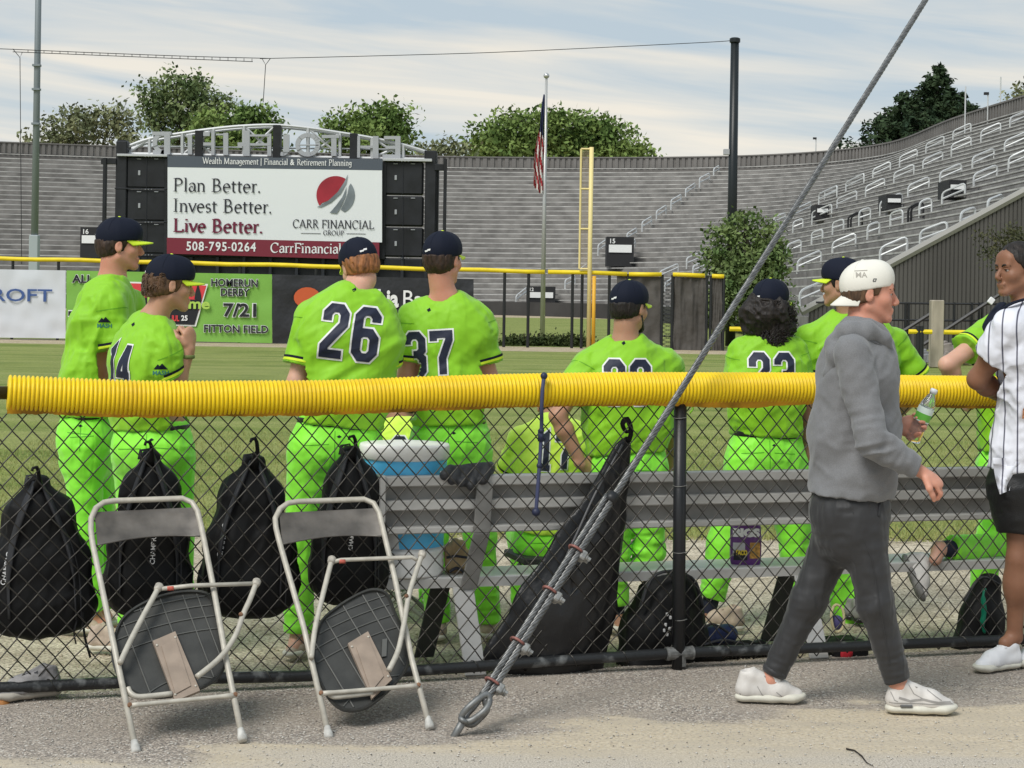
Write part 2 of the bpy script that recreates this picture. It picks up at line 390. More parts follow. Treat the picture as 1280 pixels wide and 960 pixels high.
M_pale = ground_mat('concrete_path', (.50, .45, .37), (.58, .54, .46), (.42, .37, .30), 2, 6, 120, .6, .004)
M_track = ground_mat('track', (.40, .33, .22), (.48, .40, .29), (.36, .28, .18), 2, 6, 60, .4)
sheet('ground', [(-500, -60), (500, -60), (500, 700), (-500, 700)], -.03, M_track)
def path_mat():
    "coarse grey asphalt with drifts of tan dust and a paler worn strip towards the viewer"
    m = bpy.data.materials.new('asphalt_path'); m.use_nodes = True; nt = m.node_tree; b = nt.nodes['Principled BSDF']; L = nt.links.new; b.inputs['Roughness'].default_value = .95; b.inputs['Specular IOR Level'].default_value = .15
    g = nd(nt, 'ShaderNodeNewGeometry'); vec = g.outputs['Position']; sp = nd(nt, 'ShaderNodeSeparateXYZ'); L(vec, sp.inputs[0])
    def M(op, a, c=None, d=None):
        n = nd(nt, 'ShaderNodeMath', operation=op)
        for i, v in enumerate((a, c, d)):
            if v is None: continue
            if isinstance(v, (int, float)): n.inputs[i].default_value = v
            else: L(v, n.inputs[i])
        return n.outputs[0]
    def N(s, d=4, st=None, ro=.55):
        v = vec
        if st: mp = nd(nt, 'ShaderNodeMapping'); mp.inputs['Scale'].default_value = st; L(vec, mp.inputs[0]); v = mp.outputs[0]
        n = nd(nt, 'ShaderNodeTexNoise'); n.inputs['Scale'].default_value = s; n.inputs['Detail'].default_value = d; n.inputs['Roughness'].default_value = ro; L(v, n.inputs['Vector']); return n.outputs[0]
    def rg(v, a, c):
        r = nd(nt, 'ShaderNodeMapRange', interpolation_type='SMOOTHSTEP'); r.inputs[1].default_value = a; r.inputs[2].default_value = c; L(v, r.inputs[0]); return r.outputs[0]
    def mix(f, a, c, bt='MIX'):
        x = nd(nt, 'ShaderNodeMix', data_type='RGBA', blend_type=bt)
        if isinstance(f, float): x.inputs[0].default_value = f
        else: L(f, x.inputs[0])
        for i, q in ((6, a), (7, c)):
            if isinstance(q, tuple): x.inputs[i].default_value = (*q, 1)
            else: L(q, x.inputs[i])
        return x.outputs[2]
    # agglomerate: voronoi stones of differing grey in a darker binder
    vo = nd(nt, 'ShaderNodeTexVoronoi'); vo.inputs['Scale'].default_value = 105; L(vec, vo.inputs['Vector']); hv = nd(nt, 'ShaderNodeSeparateColor'); L(vo.outputs['Color'], hv.inputs[0])
    stone = mix(rg(hv.outputs[0], .05, .95), (.275, .235, .20), (.54, .47, .40)); stone = mix(rg(hv.outputs[1], .90, .93), stone, (.66, .62, .56))
    stone = mix(rg(vo.outputs['Distance'], .45, .75), stone, (.22, .195, .175))
    stone = mix(rg(N(2.2, 5), .35, .65), stone, mix(.6, stone, (.37, .32, .27)))
    # where dust lies: y below a slanting line, wobbled
    wob = M('MULTIPLY', M('SUBTRACT', N(1.5, 6, (1, 1.9, 1), .62), .5), 1.9)
    d1 = M('SUBTRACT', M('ADD', M('MULTIPLY', sp.outputs[0], .36), 6.98), sp.outputs[1]); dm = rg(M('ADD', d1, wob), -.03, .22)
    dust = mix(rg(N(60, 3), .35, .65), (.48, .40, .29), (.60, .52, .40)); dust = mix(rg(N(5, 4, (.4, 1.6, 1)), .45, .6), dust, (.50, .43, .33))
    grey2 = mix(rg(N(150, 2), .35, .65), (.35, .31, .26), (.61, .55, .47))
    d2 = M('SUBTRACT', M('ADD', M('MULTIPLY', sp.outputs[0], .14), 6.60), sp.outputs[1]); wob2 = M('MULTIPLY', M('SUBTRACT', N(1.1, 5, (.7, 2.2, 1)), .5), 1.3); pm = rg(M('ADD', d2, wob2), -.12, .30)
    near = mix(rg(N(1.9, 5, (.5, 1.6, 1)), .42, .60), grey2, mix(.45, grey2, dust))
    col = mix(M('MULTIPLY', dm, rg(N(70, 2), .25, .5)), stone, dust); col = mix(pm, col, near); L(col, b.inputs['Base Color'])
    bp = nd(nt, 'ShaderNodeBump'); bp.inputs['Strength'].default_value = .9; bp.inputs['Distance'].default_value = .005; L(M('ADD', M('MULTIPLY', vo.outputs['Distance'], M('SUBTRACT', 0, M('SUBTRACT', 1, M('MULTIPLY', M('MAXIMUM', dm, pm), .8)))), M('MULTIPLY', N(120, 3), .6)), bp.inputs['Height']); L(bp.outputs[0], b.inputs['Normal'])
    return m
def jag(p, q, n, a, sd):
    r = random.Random(sd); out = []
    for i in range(n+1):
        t = i/n; out.append((p[0]+(q[0]-p[0])*t, p[1]+(q[1]-p[1])*t+r.uniform(-a, a)))
    return out
sheet('dirt_strip', [(-12, 5.2), (12, 8.6)] + jag((12, 13.5), (-12, 11.9), 200, .05, 4), -.012, M_dirt)
sheet('field_grass', jag((-75, 11.9), (-12.1, 11.9), 4, .02, 9)+jag((-12, 11.8), (12, 13.3), 320, .09, 3)+[(75, 13.3), (75, 51.5), (-75, 51.5)], -.004, M_grass)
sheet('warning_track', [(-75, 51.4), (75, 51.4), (75, 56), (-75, 56)], -.008, M_track)
sheet('outfield_verge', [(-75, 56), (75, 56), (75, 120), (-75, 120)], -.016, M_grass)
e = .12
M_path = path_mat(); asp = [(-14, -8), (14, -8)]; far = [PF(t, 0, e) for t in np.linspace(12.5, -12.5, 260)]
rr = random.Random(2); asp += [(p[0], p[1]+rr.uniform(-.02, .02)) for p in far]
sheet('asphalt_path', asp, 0.0, M_path)
# loose grit on the path
def scatter(name, n, region, smin, smax, m, sd, z=.004, parent=None, zs=.6):
    r = np.random.RandomState(sd); V = []; Fs = []
    base = np.array([[1, 0, 0], [-1, 0, 0], [0, 1, 0], [0, -1, 0], [0, 0, 1], [0, 0, -1]], float)
    tri = np.array([[0, 2, 4], [2, 1, 4], [1, 3, 4], [3, 0, 4], [2, 0, 5], [1, 2, 5], [3, 1, 5], [0, 3, 5]])
    P = region(r, n); s = smin+(smax-smin)*r.rand(n)**3; an = r.rand(n)*PI
    for k in range(1):
        B = base[None]*(s[:, None, None]*(.6+.8*r.rand(n, 6, 1))); B[:, :, 2] *= zs
        c, q = np.cos(an)[:, None], np.sin(an)[:, None]
        X_ = B[:, :, 0]*c-B[:, :, 1]*q; Y_ = B[:, :, 0]*q+B[:, :, 1]*c; B = np.stack([X_, Y_, B[:, :, 2]], 2)+P[:, None, :]+np.array([0, 0, z])
    Fs = (tri[None]+np.arange(n)[:, None, None]*6).reshape(-1, 3)
    o = mk(name, B.reshape(-1, 3), Fs, m, parent, kind='stuff'); return o
def reg_path(r, n):
    x = r.uniform(-3.2, 3.2, n); y = 4.8+3.9*r.rand(n)**1.0; lim = FA+FB*x+.12; y = np.where(y > lim, lim-2*r.rand(n), y); return np.stack([x, y, np.zeros(n)], 1)
def reg_dirt(r, n):
    x = r.uniform(-4, 4, n); y = FA+FB*x+.15+3.2*r.rand(n)**1.5; return np.stack([x, y, np.full(n, -.014)], 1)
g = scatter('gravel', 12000, reg_path, .0022, .0065, mat('gravel_light', (.42, .40, .37), .9, col2=(.62, .58, .52), var=.1, vscale=60), 3, .003); tag(g, 'pale grit scattered over the grey asphalt path', 'gravel')
g = scatter('gravel', 1200, reg_path, .002, .005, mat('gravel_dark', (.10, .095, .09), .9, var=.3, vscale=60), 4, .003); tag(g, 'dark grit specks scattered over the asphalt path', 'gravel')
g = scatter('gravel', 9000, reg_dirt, .003, .011, mat('gravel_tan', (.40, .34, .25), .9, var=.3, vscale=60), 6, .003); tag(g, 'tan crumbs of soil on the dirt strip beyond the fence', 'gravel')
# short grass blades along the near edge of the turf
def blades(name, n, region, h, w, m, sd, label):
    r = np.random.RandomState(sd); P = region(r, n); a = r.rand(n)*PI; hh = h*(.5+r.rand(n)); t = r.normal(0, .4, (n, 2))*hh[:, None]
    dx = np.stack([np.cos(a)*w, np.sin(a)*w, np.zeros(n)], 1)
    V = np.stack([P-dx, P+dx, P+np.stack([t[:, 0], t[:, 1], hh], 1)], 1).reshape(-1, 3); o = mk(name, V, np.arange(3*n).reshape(n, 3), m, kind='stuff'); tag(o, label, 'grass')
def reg_turf(r, n):
    x = r.uniform(-5, 5.5, n); y = 11.95+.067*(x+5)*1.0+9*r.rand(n)**1.7; return np.stack([x, y, np.zeros(n)], 1)
blades('grass', 70000, reg_turf, .028, .0035, mat('blade', (.20, .24, .06), .8, var=.5, vscale=9, col2=(.38, .36, .14)), 8, 'short mown olive green grass at the edge of the field')
# ============================================================ STADIUM BOWL
M_plank = mat('bench_plank', (.47, .46, .44), .6, .1, var=.22, vscale=1.1)
M_step = mat('bench_step', (.235, .225, .215), .9, var=.25, vscale=.9)
M_parap = mat('parapet', (.165, .155, .147), .8, var=.12, vscale=.5)
M_rail = mat('galvanised', (.62, .63, .63), .45, .3)
M_dark = mat('portal_black', (.018, .018, .02), .7)
M_white = mat('white_paint', (.80, .80, .79), .5)
ST_B = [(9.66, 60, 1.0), (9.6, 85, .9), (9.2, 104, .7), (7.2, 121, .5), (3, 131, .4), (-5, 136, .3), (-20, 136, .3), (-40, 133, .3), (-75, 126, .3)]
ST_T = [(30.6, 62, 12.5), (30.3, 88, 12.5), (28.6, 118, 12.5), (28.0, 141, 12.5), (20, 154, 12.5), (4, 160, 12.5), (-12, 160, 12.5), (-40, 153, 12.5), (-82, 140, 12.5)]
CB = catmull(ST_B, 90); CT = catmull(ST_T, 90); NR = 30
stand = thing('stadium_stand', 'long curved grey stadium bleachers wrapping behind the outfield', 'bleachers', (0, 130, 0))
def rowline(i, dz=0.0, du=0.0):
    t = (i+du)/NR; P = CB*(1-t)+CT*t; P = P.copy(); P[:, 2] = (CB*(1-i/NR)+CT*(i/NR))[:, 2]+dz; return P
def strip(prof):
    "loft polylines (list of (n,3)) into quads, closed loop"
    n = len(prof[0]); k = len(prof); V = np.stack(prof, 1).reshape(-1, 3); fs = []
    for i in range(n-1):
        for j in range(k):
            j2 = (j+1) % k; fs.append((i*k+j, (i+1)*k+j, (i+1)*k+j2, i*k+j2))
    fs.append(tuple(range(k))); fs.append(tuple((n-1)*k+j for j in range(k))[::-1]); return V, fs
SV, SFc = [], []; sn = 0
for i in range(NR):
    V, fs = strip([rowline(i, -.42, 0), rowline(i, 0, 0), rowline(i, 0, 1.0), rowline(i, -.42, 1.0)]); mk('step', V, fs, M_step, stand)
    V, fs = strip([rowline(i, .28, .28), rowline(i, .34, .28), rowline(i, .34, .62), rowline(i, .28, .62)]); mk('bench_plank', V, fs, M_plank, stand)
    SV.append(rowline(i, .05, 0)); 
SV.append(rowline(NR, 0, 0)); SVv = np.concatenate(SV); n_ = len(CB); sfc = [(a*n_+b, a*n_+b+1, (a+1)*n_+b+1, (a+1)*n_+b) for a in range(NR) for b in range(n_-1)]
BOWL = BVHTree.FromPolygons([tuple(v) for v in SVv], sfc)
def bowl(px, py):
    x, z = ray(px, py); h = BOWL.ray_cast(Vector((0, 0, EYE)), Vector((x, 1, z)).normalized())
    return np.array(h[0]) if h[0] is not None else None
# parapet with upright ribs: each facing panel a part
ptop = CT.copy(); hpar = .85
for a in range(0, 89):
    p, q = CT[a], CT[a+1]; d = nrm(q-p); L = np.linalg.norm(q-p); mb = MB(); nr = max(2, int(L/.45)); back = nrm(np.cross([0, 0, 1], d))*-1
    if np.dot(back, p-np.array([0, 100, 0])) < 0: back = -back
    up = np.array([0, 0, hpar])
    pts = []
    for k in range(nr):
        b0 = p+(q-p)*(k/nr); b1 = p+(q-p)*((k+.55)/nr); b2 = p+(q-p)*((k+1)/nr)
        o1 = back*.0; o2 = back*.10
        mb.quad(b0+o1, b1+o1, b1+o1+up, b0+o1+up); mb.quad(b1+o1, b1+o2, b1+o2+up, b1+o1+up); mb.quad(b1+o2, b2+o2, b2+o2+up, b1+o2+up); mb.quad(b2+o2, b2+o1, b2+o1+up, b2+o2+up)
    mb.prism([p-[0, 0, .5]+back*.12, q-[0, 0, .5]+back*.12, q+up+back*.12, p+up+back*.12], back*.1)
    mb.prism([p+up-back*.05, q+up-back*.05, q+up+[0, 0, .1]-back*.05, p+up+[0, 0, .1]-back*.05], back*.3)
    mb.build('parapet_panel', M_parap, stand)
# near end wall of the right-hand stand, ribbed
b0, t0 = CB[0], CT[0]; mb = MB(); n = 150
for k in range(n):
    u0, u1, u2 = k/n, (k+.7)/n, (k+1)/n
    for (ua, ub, dy) in ((u0, u1, -.5), (u1, u2, -.465)):
        A0, A1 = b0+(t0-b0)*ua, b0+(t0-b0)*ub
        mb.quad([A0[0], A0[1]+dy, -.5], [A1[0], A1[1]+dy, -.5], [A1[0], A1[1]+dy, A1[2]+.3], [A0[0], A0[1]+dy, A0[2]+.3])
    A2 = b0+(t0-b0)*u2; mb.quad([A2[0], A2[1]-.465, -.5], [A2[0], A2[1]-.5, -.5], [A2[0], A2[1]-.5, A2[2]+.3], [A2[0], A2[1]-.465, A2[2]+.3])
    A1 = b0+(t0-b0)*u1; mb.quad([A1[0], A1[1]-.5, -.5], [A1[0], A1[1]-.465, -.5], [A1[0], A1[1]-.465, A1[2]+.3], [A1[0], A1[1]-.5, A1[2]+.3])
mb.prism([b0+[0, -.38, -1.5], t0*[1, 1, 0]+[0, -.38, -.5], t0+[0, -.38, .25], b0+[0, -.38, .25]], [0, .2, 0]); mb.build('end_wall', mat('end_wall', (.10, .094, .088), .85, var=.22, vscale=.35, stretch=(1, 1, .25)), stand)
mb = MB(); mb.tube([b0+np.array([-.3, -.5, .15]), t0+np.array([0, -.5, .38])], .14, 6); mb.build('wall_coping', mat('coping', (.33, .32, .30), .8), stand)
# low dark wall at the foot of the far stand
foot = CB.copy(); mb = MB()
wl = [p*1.0 for p in CB[22:]]
for p, q in zip(wl[:-1], wl[1:]):
    pp, qq = p+[0, -2.2, 0], q+[0, -2.2, 0]; mb.prism([[pp[0], pp[1], -.3], [qq[0], qq[1], -.3], [qq[0], qq[1], .95], [pp[0], pp[1], .95]], [0, .2, 0])
mb.build('foot_wall', mat('foot_wall', (.045, .043, .042), .85, var=.2, vscale=.5), stand)
# white hand rails on the aisles, read off the photograph and dropped onto the steps
def R4(a): return (960+a[0]/4, 240+a[1]/4, 240+a[2]/4, 960+a[3]/4, 240+a[4]/4)
def T4(a): return (960+a[0]/4, a[1]/4, a[2]/4, 960+a[3]/4, a[4]/4)
def C3(a): return (640+a[0]/4, 240+a[1]/4, 240+a[2]/4, 640+a[3]/4, 240+a[4]/4)
def C0(a): return (640+a[0]/4, a[1]/4, a[2]/4, 640+a[3]/4, a[4]/4)
rails = [R4(a) for a in [(255, 10, 65, 345, -20), (345, 35, 90, 443, -5), (125, 90, 140, 215, 40), (125, 150, 205, 175, 130), (220, 100, 165, 318, 62), (323, 152, 215, 378, 135), (218, 202, 270, 273, 185), (95, 265, 330, 165, 235), (147, 345, 410, 265, 290), (322, 252, 320, 438, 203), (455, 95, 170, 512, 75), (497, 167, 240, 557, 145), (560, 302, 365, 695, 242), (612, 105, 185, 673, 90), (760, 195, 290, 895, 145), (757, 48, 130, 818, 28), (963, 112, 190, 1035, 80), (1098, 52, 130, 1170, 15), (158, 495, 585, 280, 440), (560, 50, 120, 668, 0), (30, 125, 170, 85, 100), (1210, 20, 90, 1290, -10), (870, 15, 75, 985, -30)]]
rails += [T4(a) for a in [(390, 912, 960, 480, 875), (525, 848, 900, 612, 808), (658, 785, 840, 746, 745), (790, 720, 770, 880, 682), (925, 655, 710, 1015, 617), (630, 865, 920, 730, 822), (775, 800, 855, 873, 752), (917, 725, 785, 1015, 682), (1065, 655, 715, 1163, 613), (1210, 588, 645, 1290, 550), (488, 935, 985, 583, 890), (700, 940, 990, 805, 890), (860, 862, 925, 967, 812), (1022, 787, 850, 1130, 735), (1183, 708, 770, 1300, 655), (1028, 880, 945, 1145, 825), (1203, 800, 860, 1320, 750), (285, 955, 1000, 345, 938)]]
rails += [C3(a) for a in [(795, 40, 90, 845, 5), (722, 95, 145, 770, 60), (650, 150, 200, 697, 117), (575, 207, 250, 622, 175), (568, 270, 310, 615, 232), (515, 310, 350, 560, 280), (430, 265, 320, 475, 230), (265, 440, 490, 315, 415), (20, 525, 560, 72, 482), (78, 580, 610, 212, 487), (340, 585, 615, 430, 550), (740, 400, 440, 830, 358), (873, 330, 385, 950, 295), (905, 375, 415, 960, 350), (345, 385, 420, 372, 365), (765, 465, 500, 800, 440), (765, 580, 610, 800, 545)]]
rails += [C0(a) for a in [(868, 945, 985, 915, 907), (937, 890, 940, 987, 858), (1008, 845, 880, 1035, 822)]]
for (x0, yt, yb, x1, y1) in rails:
    p = bowl(x0, yb); 
    if p is None: continue
    sc_ = FPX/p[1]; h = max(.6, min(1.5, (yb-yt)/sc_)); q = p+np.array([(x1-x0)/sc_, 0, (yt-y1)/sc_])
    q2 = bowl(x1, y1+(yb-yt)*.85)
    if q2 is not None: q = np.array([q2[0], q2[1], q[2]])
    r = .045 if p[1] < 115 else .055
    mb = MB(); up = np.array([0, 0, h]); mb.tube(arcp([p, p+up, q+up, q], .2, 4), r, 5); mb.tube([p+up*.55, q+up*.55], r*.9, 5); mb.build('handrail', M_rail, stand)
# entrance portals with section number boards
def portal(x0, y0, x1, y1, num, rail=True, white=True):
    c = bowl((x0+x1)/2, y1)
    if c is None: return
    d = c[1]-.4; s = FPX/d; w = (x1-x0)/s; h = (y1-y0)/s; p = W((x0+x1)/2, y1, d); mb = MB()
    mb.box(p+[0, 1.0, h/2], [w/2, 1.0, h/2]); po = mb.build('entry_portal', M_dark, stand)
    if white:
        s2 = MB(); s2.box(p+[0, -.05, h*.60], [w*.42, .03, h*.13]); s2.build('sign_board', M_white, po)
    if num: place_text('section_number', num, M_white, p+[-w*.42, -.03, h*.78], (1, 0, 0), (0, 0, 1), (0, -1, 0), h*.22, po, bold=.02)
portal(758, 296, 792, 333, '15'); portal(658, 358, 694, 385, '12'); portal(100, 284, 126, 322, '16')
for a in ((1020, 256, 1036, 274), (1108, 243, 1127, 262), (1186, 225, 1208, 247), (1060, 262, 1074, 288), (1135, 250, 1150, 278), (1258, 236, 1284, 262)):
    
    if a[3]-a[1] < 23: portal(*a, '')
    else:
        p = bowl(a[0], a[3])
        if p is not None:
            k = p[1]/FPX; w = (a[2]-a[0])*k; h = (a[3]-a[1])*k*.8
            for dx in (0, .25*w): mb = MB(); mb.tube(arcp([p+[dx, 0, 0], p+[dx, 0, h*.8], p+[dx+w, 0, h*1.15], p+[dx+w, 0, .2]], .15, 3), .05, 5); mb.build('black_rail', M_dark, stand)

# ============================================================ SCOREBOARD
SD = 60.0
def S(px, py, dd=0.0): return W(px, py, SD+dd)
M_sb = mat('scoreboard_black', (.012, .013, .016), .5, var=.4, vscale=2)
M_sb2 = mat('scoreboard_steel', (.02, .022, .028), .45)
M_arch = mat('arch_grey', (.50, .51, .52), .5, .2)
sb = thing('scoreboard', 'black steel scoreboard carrying a white maroon and grey sponsor board under an arch', 'scoreboard', S(345, 430)*[1, 1, 0])
KX, KZ = np.array([math.cos(0), 0, 0]), np.array([0, 0, 1.0])
def rectpx(x0, y0, x1, y1, dd, depth, name, m, par=sb, b=.0):
    a, c = S(x0, (y0+y1)/2, dd), S(x1, (y0+y1)/2, dd); t, u = S((x0+x1)/2, y0, dd), S((x0+x1)/2, y1, dd)
    cx = (a[0]+c[0])/2; w = abs(c[0]-a[0])/2; cz = (t[2]+u[2])/2; h = abs(t[2]-u[2])/2; mb = MB()
    mb.bbox([cx, SD+dd+depth/2, cz], [w, depth/2, h], b=b or .01); return mb.build(name, m, par)
for x0, x1, y0 in ((143, 157, 176), (530, 544, 188)): rectpx(x0, y0, x1, 430, .3, .7, 'tower', M_sb, b=.03)
rectpx(127, 197, 131, 430, .2, .2, 'outer_post', M_sb); rectpx(553, 198, 557, 430, .2, .2, 'outer_post', M_sb)
rectpx(126, 198, 145, 205, .25, .15, 'bracket', M_sb); rectpx(543, 205, 556, 213, .25, .15, 'bracket', M_sb)
rectpx(543.6, 212, 547, 430, .6, .4, 'outer_post', M_sb2)
for xa, xb, ys in ((158, 208, (195, 236, 277, 318, 330)), (478.5, 529, (201, 244, 283.5, 322, 336))):
    for y0, y1 in zip(ys[:-1], ys[1:]):
        pn = rectpx(xa, y0+.8, xb, y1-.8, .35, .5, 'display_panel', M_sb, b=.05)
        mx = (xa+xb)/2
        for k in (0, 1):
            ax = xa+(xb-xa)*(.32 if k == 0 else .75)
            if y1-y0 > 20 and k == 0: rectpx(ax-1.4, y0+18, ax+1.4, y0+24, .32, .03, 'vent_label', mat('sb_label', (.35, .36, .38), .5), pn)
            if y1-y0 > 20: rectpx(ax-3, y0+3.2, ax+2.5, y0+4.2, .32, .03, 'handle', mat('sb_label', (.35, .36, .38), .5), pn)
        rectpx(mx-.4, y0+1.5, mx+.4, y1-1.5, .33, .02, 'seam', M_sb2, pn)
        for bx in (-5, -1, 3): rectpx(mx+bx+3, y0+.2, mx+bx+4, y0+1.2, .2, .1, 'bolt', mat('sb_label', (.35, .36, .38), .5), pn)
for y in (236, 277, 318): rectpx(143, y-1, 209, y+.6, .28, .05, 'cross_rail', M_sb2)
rectpx(205, 200, 482, 322, .3, .6, 'back_frame', M_sb)
rectpx(150, 322, 540, 345, .5, .3, 'lower_beam', M_sb); rectpx(150, 349, 540, 400, .8, .1, 'lower_screen', M_sb)
for x in np.arange(170, 540, 33): rectpx(x, 321, x+4, 430, .3, .15, 'strut', M_sb2)
rectpx(146, 192.5, 209, 195.5, .2, .6, 'top_beam', M_arch); rectpx(478, 198, 540, 201.5, .2, .6, 'top_beam', M_arch)
# sponsor board, rows follow the slight roll of the photograph so they are level in the world
def face(x0, yl0, x1, yl1, yr0, yr1, dd, name, m):
    a, b, c, d = S(x0, yl1, dd), S(x1, yr1, dd), S(x1, yr0, dd), S(x0, yl0, dd); mb = MB(); mb.prism([a, b, c, d], [0, .08, 0]); return mb.build(name, m, sb)
def vinyl(name, c): return mat(name, c, .45, bump=.15, bscale=1.2, bdist=.05)
face(209.5, 209, 477.5, 297, 213, 303, .1, 'board_white', vinyl('vinyl_white', (.78, .80, .81)))
face(209.5, 194.8, 478, 209, 199, 213, .098, 'board_grey_band', vinyl('vinyl_grey', (.085, .10, .125)))
face(208.5, 297, 474, 317, 303, 325, .096, 'board_maroon_band', vinyl('vinyl_maroon', (.20, .022, .04)))
M_tx = mat('ink_dark', (.025, .025, .035), .6); M_mar = mat('ink_maroon', (.16, .015, .045), .6); M_wt = mat('ink_white', (.8, .8, .8), .6)
NV = np.array([0, -1.0, 0]); s_ = FPX/SD
def stext(nm, s, m, x, y, size_px, wpx, thick=.085, centre=False, serif=True, bold=0, dd=.09):
    return place_text(nm, s, m, S(x, y, dd), (1, 0, 0), (0, 0, 1), NV, size_px/s_, sb, serif=serif, width=wpx/s_, thick=thick, off=.012, centre=centre, layer=.003, bold=bold)
stext('lettering', 'Plan Better.', M_tx, 217, 239, 23, 108); stext('lettering', 'Invest Better.', M_tx, 217, 264.5, 23, 122); stext('lettering', 'Live Better.', M_mar, 217, 289.5, 23, 111, .13)
stext('lettering', 'Wealth Management | Financial & Retirement Planning', M_wt, 253, 204.5, 10.5, 187, .10)
stext('lettering', '508-795-0264', M_wt, 233, 312.8, 16, 87, .11); stext('lettering', 'CarrFinancial.com', M_wt, 338, 315.5, 17, 122, .11)
stext('lettering', 'CARR FINANCIAL', M_tx, 366, 284.6, 14.5, 102, .10); stext('lettering', 'GROUP', M_tx, 404, 293.8, 8, 26, .11)
rectpx(376, 291.4, 401, 291.9, .08, .01, 'rule_line', M_sb2); rectpx(433, 291.9, 457, 292.4, .08, .01, 'rule_line', M_sb2)
def disc(nm, poly, m, dd=.08):
    P = [S(x, y, dd) for x, y in poly]; mk(nm, P, [tuple(range(len(P)))], m, sb)
cx, cy, r = 419.5, 244, 24
def arc(a0, a1, n=14, rr=r): return [(cx+rr*math.cos(math.radians(a)), cy-rr*math.sin(math.radians(a))) for a in np.linspace(a0, a1, n)]
disc('logo_red', arc(55, 215, 24)+[(402, 254), (412, 250), (423, 243), (430, 235)], mat('logo_red', (.33, .02, .035), .5, var=.3, vscale=.6))
disc('logo_silver', arc(38, -62, 20)+[(426, 262), (431, 252), (434.5, 242), (436, 233)], mat('logo_silver', (.20, .23, .25), .4, var=.4, vscale=1))
disc('logo_stripe', [(435, 217.5), (430, 228), (422, 240), (410, 251), (396, 259), (402, 259), (414, 253), (426, 242), (433, 229)], mat('logo_silver', (.20, .23, .25)), .075)
disc('logo_stripe', [(433.5, 233), (428, 246), (420, 257), (412, 266), (421, 267), (427, 257), (432, 245)], mat('logo_silver', (.20, .23, .25)), .07)
# arch truss with openwork letters
topc = [(157, 184), (187, 173.5), (228, 166.5), (267, 161), (305, 157.5), (345, 156.5), (385, 160), (425, 166), (465, 172.5), (504, 181), (540, 192)]
mb = MB(); T = catmull([S(x, y, .6) for x, y in topc], 40); mb.tube(T, .055, 6); mb.build('arch_chord', M_arch, sb); mb = MB(); mb.tube(T+[0, .8, 0], .055, 6); mb.build('arch_chord', M_arch, sb)
for i, (x, y) in enumerate(topc[1:-1]):
    mb = MB(); yb = 192+(x-150)*.0157; mb.tube([S(x, y, .6), S(x, yb, .6)], .06, 6); mb.build('arch_post', M_arch, sb)
    x2 = topc[i+2 if i % 2 else i][0]; mb = MB(); mb.tube([S(x, y, .62), S(x2, yb, .62)], .045, 6); mb.build('arch_brace', M_arch, sb)
mb = MB(); mb.tube([S(150, 192, .6), S(540, 199.5, .6)], .06, 6); mb.tube([S(190, 183, .9), S(500, 187, .9)], .03, 5); mb.build('arch_beam', M_arch, sb)
for x0, y0, y1 in ((147.5, 175, 196), (243.5, 163, 196), (341, 156, 197), (437, 166.5, 199), (530.5, 188, 201)): rectpx(x0, y0, x0+9.5, y1, .45, .4, 'black_post', M_sb)
def glyph(polys):
    mb = MB()
    for i_, pl in enumerate(polys): mb.prism([S(x, y, .46+.006*(i_ % 5)) for x, y in pl], [0, .10, 0])
    mb.build('arch_letter', mat('letter_grey', (.40, .41, .43), .55, .2), sb)
def rp(x0, y0, x1, y1): return [(x0, y1), (x1, y1), (x1, y0), (x0, y0)]
def ring(cx, cy, ro, ri, a0, a1, n=16, sx=1): 
    out = []
    for i in range(n):
        t0, t1 = math.radians(a0+(a1-a0)*i/n), math.radians(a0+(a1-a0)*(i+1)/n)
        out.append([(cx+sx*ri*math.cos(t0), cy+ri*math.sin(t0)), (cx+sx*ri*math.cos(t1), cy+ri*math.sin(t1)), (cx+sx*ro*math.cos(t1), cy+ro*math.sin(t1)), (cx+sx*ro*math.cos(t0), cy+ro*math.sin(t0))])
    return out
glyph([rp(205, 165, 212.5, 193)]+ring(205, 178.5, 14.5, 9, 90, 270, 10)+[rp(191, 187.5, 207, 193), rp(190, 164.5, 214, 169)])
glyph([rp(234.5, 168, 240, 193)]); glyph([rp(264, 163, 268, 194), rp(254, 165, 262, 170), rp(254, 178, 264, 182)])
glyph([rp(279, 166, 285, 194), rp(270, 167, 280, 169), rp(297, 178, 305, 183)]); glyph([rp(304, 163, 312, 195), rp(310, 168, 336, 170.5), rp(310, 179, 338, 182), rp(334, 167, 339, 195)])
glyph([rp(354, 168, 361.5, 190)]+ring(353, 187, 8, 3, 0, 120, 6)); glyph(ring(384.5, 181, 14.8, 9.5, 0, 360, 24, 1.05)+[rp(384, 168, 386, 194), rp(372, 180.5, 398, 182)])
glyph([rp(402, 168.5, 424, 172.5), rp(414, 168.5, 420.5, 195)]); glyph([rp(445, 170, 450, 197), rp(466, 170, 473, 198), rp(448, 182, 470, 185)])
glyph([rp(494, 170, 500.5, 198), rp(480, 170, 498, 174), rp(482, 182, 498, 186), rp(478, 193, 498, 198)])
